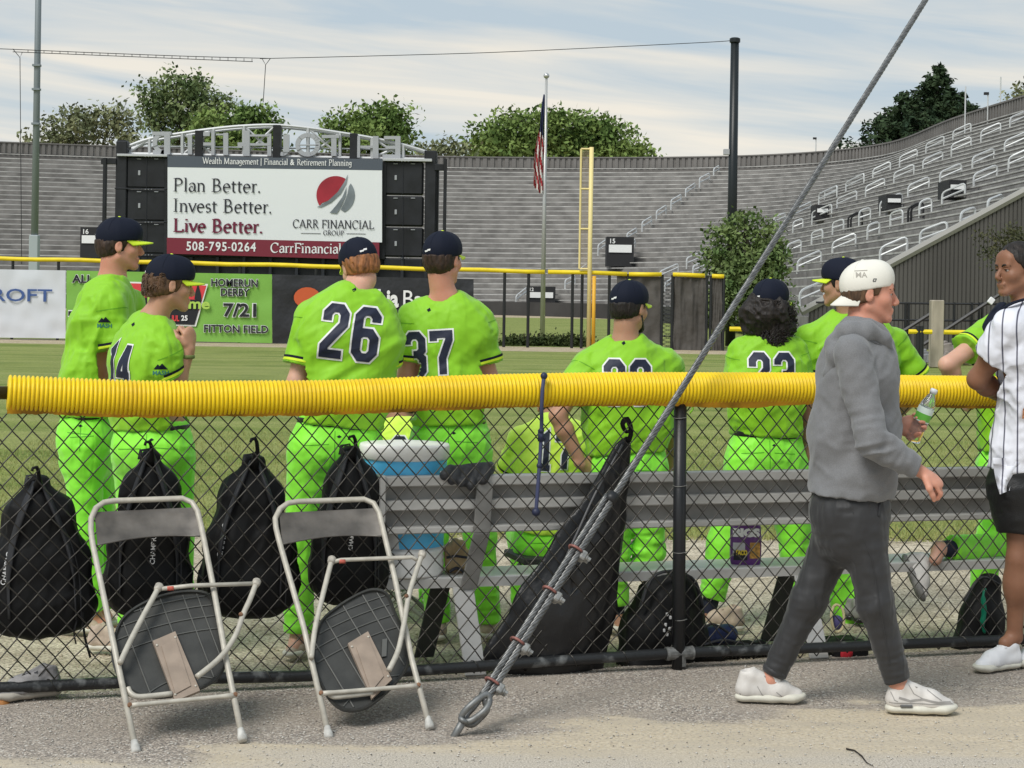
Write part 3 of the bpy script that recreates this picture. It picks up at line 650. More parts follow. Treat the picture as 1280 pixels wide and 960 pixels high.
# ============================================================ OUTFIELD FENCE, BANNERS, POLES
OD = 55.0
def O(px, py, dd=0.0): return W(px, py, OD+dd)
M_ytube = mat('yellow_tube', (.82, .62, .015), .5, var=.08, vscale=3); M_blk = mat('black_pipe', (.015, .016, .018), .45)
of = thing('outfield_fence', 'black outfield fence with yellow tube cap and grey windscreen gates', 'fence', (-4, OD, 0))
def ofy(x): return 323.0+x*.0245 if x < 900 else 345
for x0, x1 in ((-60, 681), (685, 784), (786, 827), (841, 881), (890, 905)):
    mb = MB(); xs = np.linspace(x0, x1, max(3, int((x1-x0)/25))); mb.tube([O(x, ofy(x)+math.sin(x*.05)*.5)*[1, 1, 1]+[0, 0, 0] for x in xs], .065, 8); mb.build('tube_cap', M_ytube, of, smooth=True)
for x in (-55, 16, 73, 155, 222, 300, 395, 470, 560, 631, 661, 716, 728, 762, 785, 828, 841, 884, 889, 905):
    mb = MB(); t = O(x, ofy(x)); mb.cyl([t[0], OD+.02, 0], [t[0], OD+.02, t[2]], .045, 8); mb.build('post', M_blk, of)
M_scr = mat('windscreen', (.075, .068, .062), .8, bump=.6, bscale=1.1, bdist=.25, var=.15, vscale=1)
def sheetpx(x0, yt0, x1, yt1, yb0, yb1, dd, name, m, parent, seed=1, amp=.02, n=(24, 12)):
    "slightly wrinkled hanging sheet, double sided with real thickness"
    a, b, c, d = O(x0, yb0, dd), O(x1, yb1, dd), O(x1, yt1, dd), O(x0, yt0, dd); r = np.random.RandomState(seed)
    U, Vv = np.meshgrid(np.linspace(0, 1, n[0]+1), np.linspace(0, 1, n[1]+1)); U = U.ravel()[:, None]; Vv = Vv.ravel()[:, None]
    P = (a*(1-U)+b*U)*(1-Vv)+(d*(1-U)+c*U)*Vv; dy = np.zeros(len(P))
    for k in range(10):
        th = r.uniform(0, PI); f = r.uniform(1.5, 5)*2*PI; dy += np.sin(f*(U[:, 0]*math.cos(th)*1.8+Vv[:, 0]*math.sin(th))+r.uniform(0, 6))/(f)*8
    P[:, 1] += amp*dy; nx = n[0]+1; N = len(P); Q = P+[0, .012, 0]; fs = []
    for j in range(n[1]):
        for i in range(n[0]): q = j*nx+i; fs += [(q, q+1, q+1+nx, q+nx), (q+N, q+nx+N, q+1+nx+N, q+1+N)]
    o = mk(name, np.concatenate([P, Q]), fs, m, parent, smooth=True); return o
sheetpx(771, 345, 827, 346, 432, 439, .03, 'windscreen', M_scr, of, 3, .03); sheetpx(841, 346, 882, 347, 441, 443, .03, 'windscreen', M_scr, of, 4, .03); sheetpx(890, 347, 905, 347, 443, 443, .03, 'windscreen', M_scr, of, 5, .02)
mb = MB()
for y0, y1 in ((393, 397), (420, 424)): mb.tube([O(828, y0, .02), O(841, y0+.2, .02)], .02, 5)
for k in range(18): mb.tube([O(828, 350+k*5, .03), O(841, 355+k*5, .03)], .008, 4); mb.tube([O(828, 355+k*5, .03), O(841, 350+k*5, .03)], .008, 4)
mb.build('gate_mesh', M_blk, of)
def banner(name, label, args, m, seed):
    o = sheetpx(*args, name, m, None, seed, .012, (40, 20)); tag(o, label, 'banner'); return o
def wrapt(name, label, args, m, seed):
    t = thing(name, label, 'banner', O((args[0]+args[2])/2, 430)*[1, 1, 0]); sheetpx(*args, 'cloth', m, t, seed, .012, (40, 20)); return t
bw = wrapt('banner', 'white outfield banner with blue CROFT lettering at the left edge', (-70, 335.5, 82, 338, 421, 423, -.10), mat('banner_white', (.62, .64, .69), .6), 1)
def otext(par, s, m, x, y, size_px, wpx, bold=.0, dd=-.14, centre=False): 
    k = FPX/OD; return place_text('lettering', s, m, O(x, y, dd), (1, 0, 0), (0, 0, 1), NV, size_px*1.37/k, par, bold=bold, width=wpx/k, off=.01, centre=centre)
otext(bw, 'BAYCROFT'[3:], mat('ink_blue', (.05, .10, .28), .6), -33, 375.5, 16, 98, .012)
M_gb = mat('banner_green', (.20, .43, .07), .6, bump=.2, bscale=2, bdist=.05)
bg = wrapt('banner', 'lime green outfield banner announcing a home run derby', (83, 338, 340, 343, 423, 429, -.10), M_gb, 2)
M_ink = mat('ink_black', (.012, .013, .018), .6)
def otext2(s, x, y, sz, w, b=.05):
    b = b*.5; otext(bg, s, M_wt, x-.4, y, sz, w+.8, b+.035, -.14); otext(bg, s, M_ink, x, y, sz, w, b, -.16)
otext2('ALL', 90, 353, 10, 26); otext2('HOMERUN', 264, 357.5, 9.5, 58, .045); otext2('DERBY', 276, 369.5, 9.5, 36, .045); otext2('7/21', 279, 395, 16.5, 41, .05); otext2('FITTON FIELD', 255, 415, 9.5, 80, .04)
otext2('7', 85, 418, 30, 18, .05)
def opoly(par, poly, m, dd, nm='emblem'): mk(nm, [O(x, y, dd) for x, y in poly], [tuple(range(len(poly)))], m, par)
opoly(bg, [(159, 352), (260, 355), (245, 408), (172, 406)], M_wt, -.145); opoly(bg, [(161, 354), (258, 357), (248, 390), (168, 388)], mat('emblem_red', (.65, .05, .06), .6), -.155)
opoly(bg, [(165, 371), (252, 375), (243, 406), (174, 404)], M_ink, -.165)
opoly(bg, [(243, 374), (244, 366), (246, 359), (247.5, 353), (249, 360), (251, 367), (252, 376)], M_ink, -.17)
otext(bg, 'All', mat('ink_lime', (.40, .60, .10), .6), 165, 387, 17, 28, .02, -.19); otext(bg, 'Game', mat('ink_lime', (.4, .6, .1)), 210, 385, 13, 52, .03, -.19); otext(bg, "JUL", mat('emblem_red', (.65, .05, .06)), 214, 401, 7, 10, .04, -.19); otext(bg, '25', M_wt, 226.5, 400.5, 6.5, 8, .03, -.19)
bb = wrapt('banner', 'black outfield banner with white bank lettering', (340.5, 343, 592, 349, 429, 431, -.10), mat('banner_black', (.022, .023, .028), .55, bump=.5, bscale=1.5, bdist=.15), 7)
otext(bb, 'Columbia', M_wt, 408, 382, 22, 90, .035); otext(bb, 'Bank', M_wt, 504, 383.5, 22, 52, .0); opoly(bb, [(384+14*math.cos(a)*1.2, 372-13*math.sin(a)) for a in np.linspace(0, 2*PI, 20)[:-1]], mat('ink_orange', (.55, .10, .03), .6), -.14)
# foul pole
fp = thing('foul_pole', 'tall yellow foul pole with a narrow mesh wing beside it', 'foul pole', O(738, 425)*[1, 1, 0])
M_fy = mat('pole_yellow', (.80, .66, .30), .5); t = O(739.5, 184, -.1)
def vert(px, py, d, dz=0.0): q = W(px, py, d); return q
mb = MB(); mb.cyl([t[0], t[1], 0], t, .065, 10); mb.build('pole', M_fy, fp, smooth=True)
tt = O(742.8, 345, -.15); mb = MB(); mb.cyl([tt[0], tt[1], 0], tt, .055, 10); mb.build('brace_pole', mat('pole_orange', (.75, .40, .03), .5), fp, smooth=True)
w0 = O(726.5, 186, -.1); w1 = O(725.2, 336, -.1)
mb = MB(); mb.cyl([w0[0], w0[1], w1[2]], w0, .03, 6)
for z in np.linspace(w1[2], w0[2], 4): mb.cyl([w0[0], w0[1], z], [t[0], t[1], z], .03, 6)
mb.build('wing_frame', M_fy, fp)
mb = MB()
for i in range(1, 8): x = w0[0]+(t[0]-w0[0])*i/8; mb.cyl([x, w0[1], w1[2]], [x, w0[1], w0[2]], .005, 3)
for z in np.arange(w1[2], w0[2], .05): mb.cyl([w0[0], w0[1], z], [t[0], t[1], z], .004, 3)
mb.build('wing_mesh', mat('wing_mesh', (.42, .34, .24), .6), fp)
# flagpole with limp flag
fl = thing('flagpole', 'slim silver flagpole rising behind the hedge', 'flagpole', W(677, 428, 60)*[1, 1, 0]); fx = W(683, 97, 60)
mb = MB(); mb.tube([[fx[0], 60, 0], [fx[0], 60, fx[2]]], [.085, .04], 10); mb.build('pole', mat('pole_silver', (.50, .50, .49), .4, .5), fl, smooth=True)
mb = MB(); mb.lathe([(0.01, -.1), (.08, -.06), (.1, 0), (.08, .06), (.01, .1)], [fx[0], 60, fx[2]+.06], n=12); mb.build('ball', mat('ball_silver', (.6, .6, .6), .3, .7), fl, smooth=True)
flag = thing('flag', 'limp striped red white and blue flag hanging on the silver flagpole', 'flag', [fx[0]-.05, 60, W(680, 240, 60)[2]])
zt, zb = W(681, 118, 60)[2], W(676, 238, 60)[2]; NS = 60; cols = 12; P = []
for j in range(NS+1):
    v = j/NS; wdt = .04+.30*min(1, v*1.3)**1.1*(1-.25*max(0, v-.75)*4*.5)
    for i in range(cols+1):
        u = i/cols; P.append([fx[0]-.05-u*wdt+.015*math.sin(v*14+u*3), 60+.13*math.sin(u*15+v*2.0)*min(1, v*3), zt+(zb-zt)*(v+.03*math.sin(u*5)*v)])
P = np.array(P); fs = []; mi = []
for j in range(NS):
    for i in range(cols):
        fs.append((j*(cols+1)+i, j*(cols+1)+i+1, (j+1)*(cols+1)+i+1, (j+1)*(cols+1)+i)); v = j/NS; u = i/cols
        if v+u*.06 < .43: mi.append(0)
        else: mi.append(1+(int((v*9.5+u*4.2)*1.15) % 2))
mk('cloth', np.concatenate([P, P+[0.004, .012, 0]]), fs+[tuple(np.array(f)[::-1]+len(P)) for f in fs], [mat('flag_blue', (.03, .04, .10), .8), mat('flag_red', (.42, .03, .04), .8), mat('flag_white', (.68, .66, .64), .8)], flag, True, None, mi+mi)
# poles and wires
lp = thing('light_pole', 'tall grey steel light pole on a square concrete base at the left', 'pole', W(46, 395, 90)*[1, 1, 0])
mb = MB(); tp = W(52, -260, 90); mb.tube([[tp[0], 90, 0], [tp[0], 90, tp[2]]], [.19, .13], 12); mb.build('shaft', mat('pole_grey', (.23, .26, .28), .5, .3), lp, smooth=True)
zz_ = W(47, 294, 90)[2]; mb = MB(); mb.bbox([tp[0], 90, zz_/2], [.22, .22, zz_/2], b=.03); mb.build('base_box', mat('box_grey', (.38, .42, .44), .6), lp)
for y in (82, 112, 155): mb = MB(); mb.bbox([tp[0], 89.9, W(48, y, 90)[2]], [.19, .17, .05]); mb.build('band', mat('pole_grey', (.23, .26, .28)), lp)
bp = thing('utility_pole', 'thick black steel pole holding the overhead wire', 'pole', W(912, 430, 60)*[1, 1, 0]); tp = W(918.7, 49, 60)
mb = MB(); mb.tube([[tp[0], 60, 0], [tp[0], 60, tp[2]]], [.17, .135], 14); mb.build('shaft', mat('pole_black', (.010, .014, .016), .4), bp, smooth=True)
mb = MB(); mb.lathe([(.15, -.12), (.175, -.1), (.175, .02), (.12, .05)], [tp[0], 60, tp[2]], n=14); mb.build('cap', mat('pole_black', (.01, .014, .016)), bp)
cmn = W(908, 190, 60); mb = MB(); mb.bbox(cmn, [.09, .12, .09]); mb.build('camera_box', mat('box_light', (.4, .4, .42), .5), bp)
def wire(name, pts, r, label, d=60, extra=None, cat='cable'):
    t = thing(name, label, cat, W(*pts[len(pts)//2], d)); mb = MB(); mb.tube(catmull([W(x, y, d) for x, y in pts], 60), r, 5); mb.build('strand', M_blk, t)
    if extra: extra(t)
wire('overhead_wire', [(916, 50), (880, 53), (640, 64.5), (500, 69), (337, 73), (337, 73)], .012, 'thin dark overhead wire running left from the black pole')
def ladder(t):
    a = lambda x: 60.5+(x-0)*.041; mb = MB(); mb.tube([W(x, a(x)+3.6, 60) for x in range(16, 335, 20)], .012, 4); mb.build('strand', M_blk, t)
    for x in range(35, 325, 10): mb = MB(); mb.tube([W(x, a(x), 60), W(x, a(x)+3.6, 60)], .01, 4); mb.build('spacer', M_blk, t)
    mb = MB(); mb.tube([W(16, 61, 60), W(25, 72, 60), W(28, 65, 60)], .012, 4); mb.tube([W(25, 72, 60), W(27, 330, 60)], .012, 4)
    mb.build('dropper', M_blk, t); mb = MB(); mb.tube([W(328, 74, 60), W(332, 81, 60), W(338, 73, 60)], .012, 4); mb.tube([W(332, 81, 60), W(329, 128, 60)], .012, 4); mb.build('dropper', M_blk, t)
wire('ladder_wire', [(-40, 60), (0, 61), (120, 66), (240, 70.5), (337, 73)], .013, 'doubled overhead cable with short spacers at the upper left', extra=ladder)
# thin masts and small lights on the rim
for (x, y0, y1, d, lb) in ((1020, 173, 205, 150, 'small floodlight mast above the centre parapet'), (1207, 108, 152, 112, 'thin white mast in front of the conifers'), (1235, 117, 150, 112, 'thin mast with a small lamp right of the conifers'), (1251, 96, 142, 112, 'tall hair-thin aerial near the right edge')):
    q = W(x, y1, d); t = W(x, y0, d); th = thing('mast', lb, 'mast', q); mb = MB(); mb.cyl([t[0], d, q[2]-1.5], [t[0], d, t[2]], .045, 6); mb.build('shaft', M_rail, th)
    if 'light' in lb or 'lamp' in lb: mb = MB(); mb.bbox([t[0]-.1, d, t[2]], [.14, .1, .08]); mb.build('lamp', M_dark, th)
# right-hand yard below the end wall
cp = thing('concrete_post', 'square weathered concrete post in front of the ribbed stand wall', 'post', W(1172, 448, 44)*[1, 1, 0])
mb = MB(); a = W(1164.5, 375, 44); b = W(1180, 375, 44); mb.bbox([(a[0]+b[0])/2, 44.1, a[2]/2], [(b[0]-a[0])/2, .15, a[2]/2], b=.02); mb.build('shaft', mat('conc_post', (.40, .35, .28), .9, var=.25, vscale=4, stretch=(1, 1, .2)), cp)
yf = thing('yard_fence', 'low black pipe fence with yellow cap below the ribbed wall', 'fence', W(1160, 450, 48)*[1, 1, 0])
for xa, xb in ((912, 932), (1136, 1147), (1150, 1165), (1180, 1260)):
    mb = MB(); mb.tube([W(xa, 411+.015*(xa-900), 43.5), W(xb, 411+.015*(xb-900), 43.5)], .055, 8); mb.build('tube_cap', M_ytube, yf)
for x in (933, 1025, 1148, 1152, 1262): q = W(x, 410, 43.5); mb = MB(); mb.cyl([q[0], 43.5, 0], [q[0], 43.5, q[2]+.05], .06, 8); mb.build('post', M_blk, yf)
bf = thing('back_fence', 'black rail fence standing against the ribbed stand wall', 'fence', W(1200, 440, 55)*[1, 1, 0])
for y in (380, 401): mb = MB(); mb.tube([W(1020, y-2, 55), W(1320, y+1, 55)], .035, 6); mb.build('rail', M_blk, bf)
for x in (1060, 1095, 1132, 1136, 1193, 1215, 1224, 1228, 1262, 1300): q = W(x, 378, 55); mb = MB(); mb.cyl([q[0], 55, 0], [q[0], 55, q[2]], .04, 6); mb.build('post', M_blk, bf)
mb = MB(); mb.tube([W(1080, 445, 54.8), W(1170, 388, 54.8)], .06, 6); mb.tube([W(1140, 440, 54.8), W(1262, 360, 54.8)], .06, 6); mb.build('stair_stringer', M_blk, bf)
pr = random.Random(3)
for k, (x, y, w, h, c) in enumerate(((1188, 437, 14, 22, (.25, .22, .2)), (1205, 434, 18, 12, (.18, .15, .12)), (1150, 440, 20, 10, (.2, .2, .21)), (1226, 436, 12, 24, (.06, .06, .065)), (1212, 440, 30, 6, (.42, .33, .24)))):
    nm = ['stone_pile', 'timber_pile', 'block_pile', 'dark_bin', 'plank_pile'][k]
    lb = ['grey rubble heap just right of the concrete post', 'brown timber heap right of the rubble', 'grey block heap left of the concrete post', 'dark bin below the stand wall at right', 'tan planks lying below the timber heap'][k]
    t = thing(nm, lb, ['rubble', 'timber', 'blocks', 'bin', 'planks'][k], W(x, y+8, 46)*[1, 1, 0]); 
    if k == 3:
        mb = MB(); q = W(x, y, 46); mb.tube([[q[0], 46, 0], [q[0], 46, .75]], [.22, .27], 12); mb.build('body', M_dark, t); mb = MB(); mb.lathe([(.29, .75), (.29, .8), (.05, .86)], [q[0], 46, 0], n=12); mb.build('lid', M_dark, t)
    else:
        for j in range(9):
            q = W(x+pr.uniform(-w/2, w/2), 447, 46); mb = MB(); an = pr.uniform(-.6, .6); R = np.array([[math.cos(an), 0, math.sin(an)], [0, 1, 0], [-math.sin(an), 0, math.cos(an)]])
            hh = [pr.uniform(.08, .14)]*3 if k in (0, 2) else [pr.uniform(.2, .4), .05, .03]
            mb.bbox([q[0], 46+pr.uniform(-.3, .3), .08+pr.uniform(0, h/50)], hh, R, b=.02); mb.build('piece', mat('pile%d' % k, c, .9, var=.3, vscale=5), t)
# ============================================================ TREES
def foliage(lobes, n, size, sd, droop=0.0, hollow=.55, flat=0.0):
    "many small leaf-sized quads spread through ellipsoid lobes; uneven clumps"
    r = np.random.RandomState(sd); L = np.array([[*c, *rad] for c, rad in lobes]); vol = (L[:, 3]*L[:, 4]*L[:, 5])**.75; pick = r.choice(len(L), n, p=vol/vol.sum())
    # twig clumps
    nc = max(12, n//20); cp_ = r.choice(len(L), nc, p=vol/vol.sum()); dirs = r.normal(size=(nc, 3)); dirs /= np.linalg.norm(dirs, axis=1)[:, None]
    rad = (hollow+(1.22-hollow)*r.rand(nc)**1.3)[:, None]; C = L[cp_, :3]+dirs*rad*L[cp_, 3:]
    k = r.randint(0, nc, n); sp = size*2.6; P = C[k]+r.normal(size=(n, 3))*sp*(np.array([1, 1, .65]))
    P[:, 2] -= droop*np.abs(P[:, 0]-L[cp_[k], 0])
    a = r.normal(size=(n, 3)); a[:, 2] *= (1-flat); a /= np.linalg.norm(a, axis=1)[:, None]; b = r.normal(size=(n, 3)); b -= a*(a*b).sum(1)[:, None]; b /= np.linalg.norm(b, axis=1)[:, None]
    s = (size*(.5+r.rand(n)))[:, None]; V = np.stack([P-a*s, P-b*s*.55, P+a*s, P+b*s*.55], 1).reshape(-1, 3); return V, np.arange(4*n).reshape(n, 4)
def leafmat(name, c1, c2, sc=1.2):
    m = mat(name, c1, .75, var=.2, vscale=sc, col2=c2, lo=.38, hi=.62, spec=.15); return m
def tree(name, label, base, top, lobes, n, size, m, sd, trunk_r=.3, group=None):
    base = np.array(base, float); t = thing(name, label, 'tree', base, group)
    V, Fc = foliage(lobes, n, size, sd); mk('crown', V, Fc, m, t, kind='stuff')
    mb = MB(); bark = mat('bark', (.055, .045, .035), .9, var=.3, vscale=3); tp = np.array(top, float); mid = (base+tp)/2+[.2, 0, 0]
    mb.tube(catmull([base, mid, tp], 8), np.linspace(trunk_r, trunk_r*.45, 8), 8)
    for c, rad in lobes: 
        c = np.array(c, float); j = base+(tp-base)*rnd.uniform(.35, .85); mb.tube(catmull([j, (j+c)/2+[0, 0, -.3*rad[2]], c+[0, 0, rad[2]*.3]], 7), np.linspace(trunk_r*.35, trunk_r*.07, 7), 5)
        for q in range(3): e_ = c+RNG.normal(size=3)*np.array(rad)*.55; mb.tube([c, e_], [trunk_r*.12, trunk_r*.04], 4)
    mb.build('trunk', bark, t, smooth=True); return t
def lob(pxs, d, dep=1.0):
    k = FPX/d; return [(W(x, y, d+RNG.uniform(-1, 1)*rx/k*.6), (rx/k, rx/k*dep, ry/k)) for x, y, rx, ry in pxs]
G1 = leafmat('leaf_mid', (.10, .15, .06), (.23, .28, .12), .5); G2 = leafmat('leaf_bright', (.10, .165, .045), (.23, .31, .09), .4); G3 = leafmat('leaf_dark', (.022, .042, .022), (.055, .085, .04), .6); G4 = leafmat('leaf_olive', (.14, .165, .085), (.27, .28, .15), .6)
def bt(name, label, d, bx, pxs, n, size, m, sd, tr=.35):
    L = lob(pxs, d); b = W(bx, 300, d); tree(name, label, [b[0], d, -1], W(bx, min(p[1] for p in pxs)+12, d), L, n, size, m, sd, tr)
bt('deciduous_tree', 'sparse feathery tree behind the left stand next to the light pole', 175, 95, [(45, 180, 15, 16), (70, 165, 16, 18), (100, 155, 20, 22), (128, 160, 18, 24), (150, 150, 16, 18), (160, 175, 14, 14), (85, 182, 22, 12)], 3600, .22, G4, 11)
bt('deciduous_tree', 'tall open-crowned tree left of the scoreboard arch', 180, 225, [(192, 125, 20, 20), (220, 112, 22, 20), (250, 115, 22, 18), (272, 128, 16, 20), (205, 150, 26, 20), (245, 145, 28, 22), (222, 176, 30, 16)], 6500, .22, G1, 12)
bt('deciduous_tree', 'lower bushy tree directly behind the scoreboard arch', 172, 290, [(262, 160, 24, 20), (300, 158, 24, 22), (325, 155, 20, 22), (340, 162, 12, 20), (285, 180, 30, 14), (325, 185, 26, 14)], 5500, .23, G2, 13)
bt('deciduous_tree', 'round green tree behind the right half of the arch', 170, 460, [(425, 160, 16, 18), (452, 150, 20, 16), (488, 150, 20, 18), (470, 170, 30, 18), (430, 182, 20, 14), (500, 180, 14, 16)], 6200, .23, G2, 14)
bt('deciduous_tree', 'small thin tree between the arch and the big round tree', 178, 555, [(545, 190, 12, 10), (562, 184, 13, 10), (575, 192, 9, 9), (528, 190, 9, 8)], 750, .22, G4, 15, .15)
bt('deciduous_tree', 'broad dense dome-shaped tree behind the flagpole', 185, 700, [(612, 178, 26, 24), (645, 162, 28, 22), (680, 158, 28, 20), (715, 160, 28, 20), (748, 168, 28, 20), (780, 182, 24, 18), (640, 190, 40, 16), (700, 188, 50, 18), (760, 195, 46, 12), (798, 196, 16, 10)], 15000, .25, G2, 16, .5)
bt('deciduous_tree', 'edge of a feathery tree at the right border above the stand', 150, 1290, [(1285, 125, 15, 16), (1275, 130, 9, 9)], 900, .22, G4, 17)
def conifer(label, d, x, ytop, ybase, wpx, n, sd):
    k = FPX/d; tp = W(x, ytop, d); bs = W(x, ybase, d); H = tp[2]-bs[2]; r = np.random.RandomState(sd); t = thing('conifer', label, 'tree', [tp[0], d, bs[2]])
    mb = MB(); mb.tube([[tp[0], d, bs[2]-6], tp], [.35, .03], 8); mb.build('trunk', mat('bark', (.055, .045, .035)), t, smooth=True)
    Vs = []; bm = MB(); nb = 150
    for i in range(nb):
        f = ((i+.5)/nb)**.8; an = r.rand()*2*PI; L = wpx/k*(.06+f*.97)*(.62+.5*r.rand()); z = tp[2]-f*H; root = np.array([tp[0], d, z]); dr = np.array([math.cos(an), math.sin(an), -.05-.25*r.rand()])
        tip = root+dr*L+[0, 0, .12*L]; bm.tube([root, tip], [.05, .015], 4)
        m_ = int(n/nb*(.3+1.3*f)); u = r.rand(m_)**.7; C = root+(tip-root)*u[:, None]+[0, 0, -.1]*1; C += r.normal(size=(m_, 3))*np.array([.14, .14, .16])*(.5+L*.28)
        Vs.append(C)
    bm.build('limb', mat('bark', (.055, .045, .035)), t)
    P = np.concatenate(Vs); m_ = len(P); a = r.normal(size=(m_, 3)); a[:, 2] = -np.abs(a[:, 2])*.6; a /= np.linalg.norm(a, axis=1)[:, None]; b = np.cross(a, r.normal(size=(m_, 3))); b /= np.linalg.norm(b, axis=1)[:, None]
    s = (.24*(.5+r.rand(m_)))[:, None]; V = np.stack([P-a*s, P-b*s*.4, P+a*s, P+b*s*.4], 1).reshape(-1, 3); mk('crown', V, np.arange(4*m_).reshape(m_, 4), G3, t, kind='stuff')
conifer('tallest dark conifer, pointed, above the right stand', 165, 1173, 80, 215, 94, 22000, 21)
conifer('shorter ragged dark conifer left of the tallest one', 160, 1134, 114, 215, 108, 18000, 22)
conifer('low dark conifer on the right flank of the tallest one', 170, 1204, 116, 215, 74, 8000, 23)
# young tree in front of the right stand, hedge, sprig at the wall
L = lob([(902, 305, 12, 22), (930, 290, 15, 24), (958, 298, 13, 24), (915, 335, 24, 24), (950, 338, 24, 26), (930, 372, 34, 24), (931, 268, 5, 14), (890, 330, 12, 18), (972, 318, 9, 20), (960, 385, 24, 20), (903, 288, 5, 12), (960, 278, 5, 12), (900, 380, 20, 20)], 57.5, .8)
tree('young_tree', 'leafy young tree standing in front of the right bleachers', [W(930, 430, 57.5)[0], 57.5, 0], W(931, 275, 57.5), L, 12000, .075, leafmat('leaf_young', (.085, .14, .045), (.19, .25, .095), 1.6), 31, .1)
L = lob([(1245, 305, 26, 16), (1270, 300, 20, 22), (1262, 325, 20, 10), (1235, 320, 10, 8)], 56, .6)
tree('thin_tree', 'sparse dark sapling against the ribbed wall at the right', [W(1290, 430, 56)[0], 56, 0], W(1280, 300, 56), L, 1500, .05, leafmat('leaf_sparse', (.05, .06, .03), (.10, .10, .05), 2), 32, .06)
hd = thing('hedge', 'low clipped dark green hedge behind the outfield fence', 'hedge', W(683, 430, 58)*[1, 1, 0])
V, Fc = foliage(lob([(x, 431, 14, 9) for x in range(640, 735, 8)], 57.5, 1), 9000, .05, 33, hollow=.3); mk('leaves', V, Fc, leafmat('leaf_hedge', (.03, .045, .014), (.07, .09, .03), 2), hd, kind='stuff')
mb = MB()
for x in range(636, 736, 6): q = W(x, 430, 57.5); mb.cyl([q[0], 57.6, 0], [q[0]+.05, 57.6, .35], .02, 5)
mb.build('stems', mat('bark', (.055, .045, .035)), hd)
# ============================================================ SMOOTH SOLIDS (signed distance -> surface net)
def vnoise(P, seed=0):
    "value noise in [-1, 1], vectorised"
    P = np.asarray(P); I = np.floor(P).astype(np.int64); f = P-I; f = f*f*(3-2*f)
    def h(a, b, c):
        n = (a*374761393+b*668265263+c*2147483647+seed*974634777) & 0x7fffffff
        n = ((n ^ (n >> 13))*1274126177) & 0x7fffffff; return ((n ^ (n >> 16)) & 0xffff)/32767.5-1
    out = 0
    for dx in (0, 1):
        wx = f[:, 0] if dx else 1-f[:, 0]
        for dy in (0, 1):
            wy = f[:, 1] if dy else 1-f[:, 1]
            for dz in (0, 1):
                wz = f[:, 2] if dz else 1-f[:, 2]; out = out+wx*wy*wz*h(I[:, 0]+dx, I[:, 1]+dy, I[:, 2]+dz)
    return out
def frame(fwd, up=(0, 0, 1)):
    "rows: right, forward, up"
    f = nrm(fwd); u = np.asarray(up, float); r = nrm(np.cross(f, u)); return np.array([r, f, np.cross(r, f)])
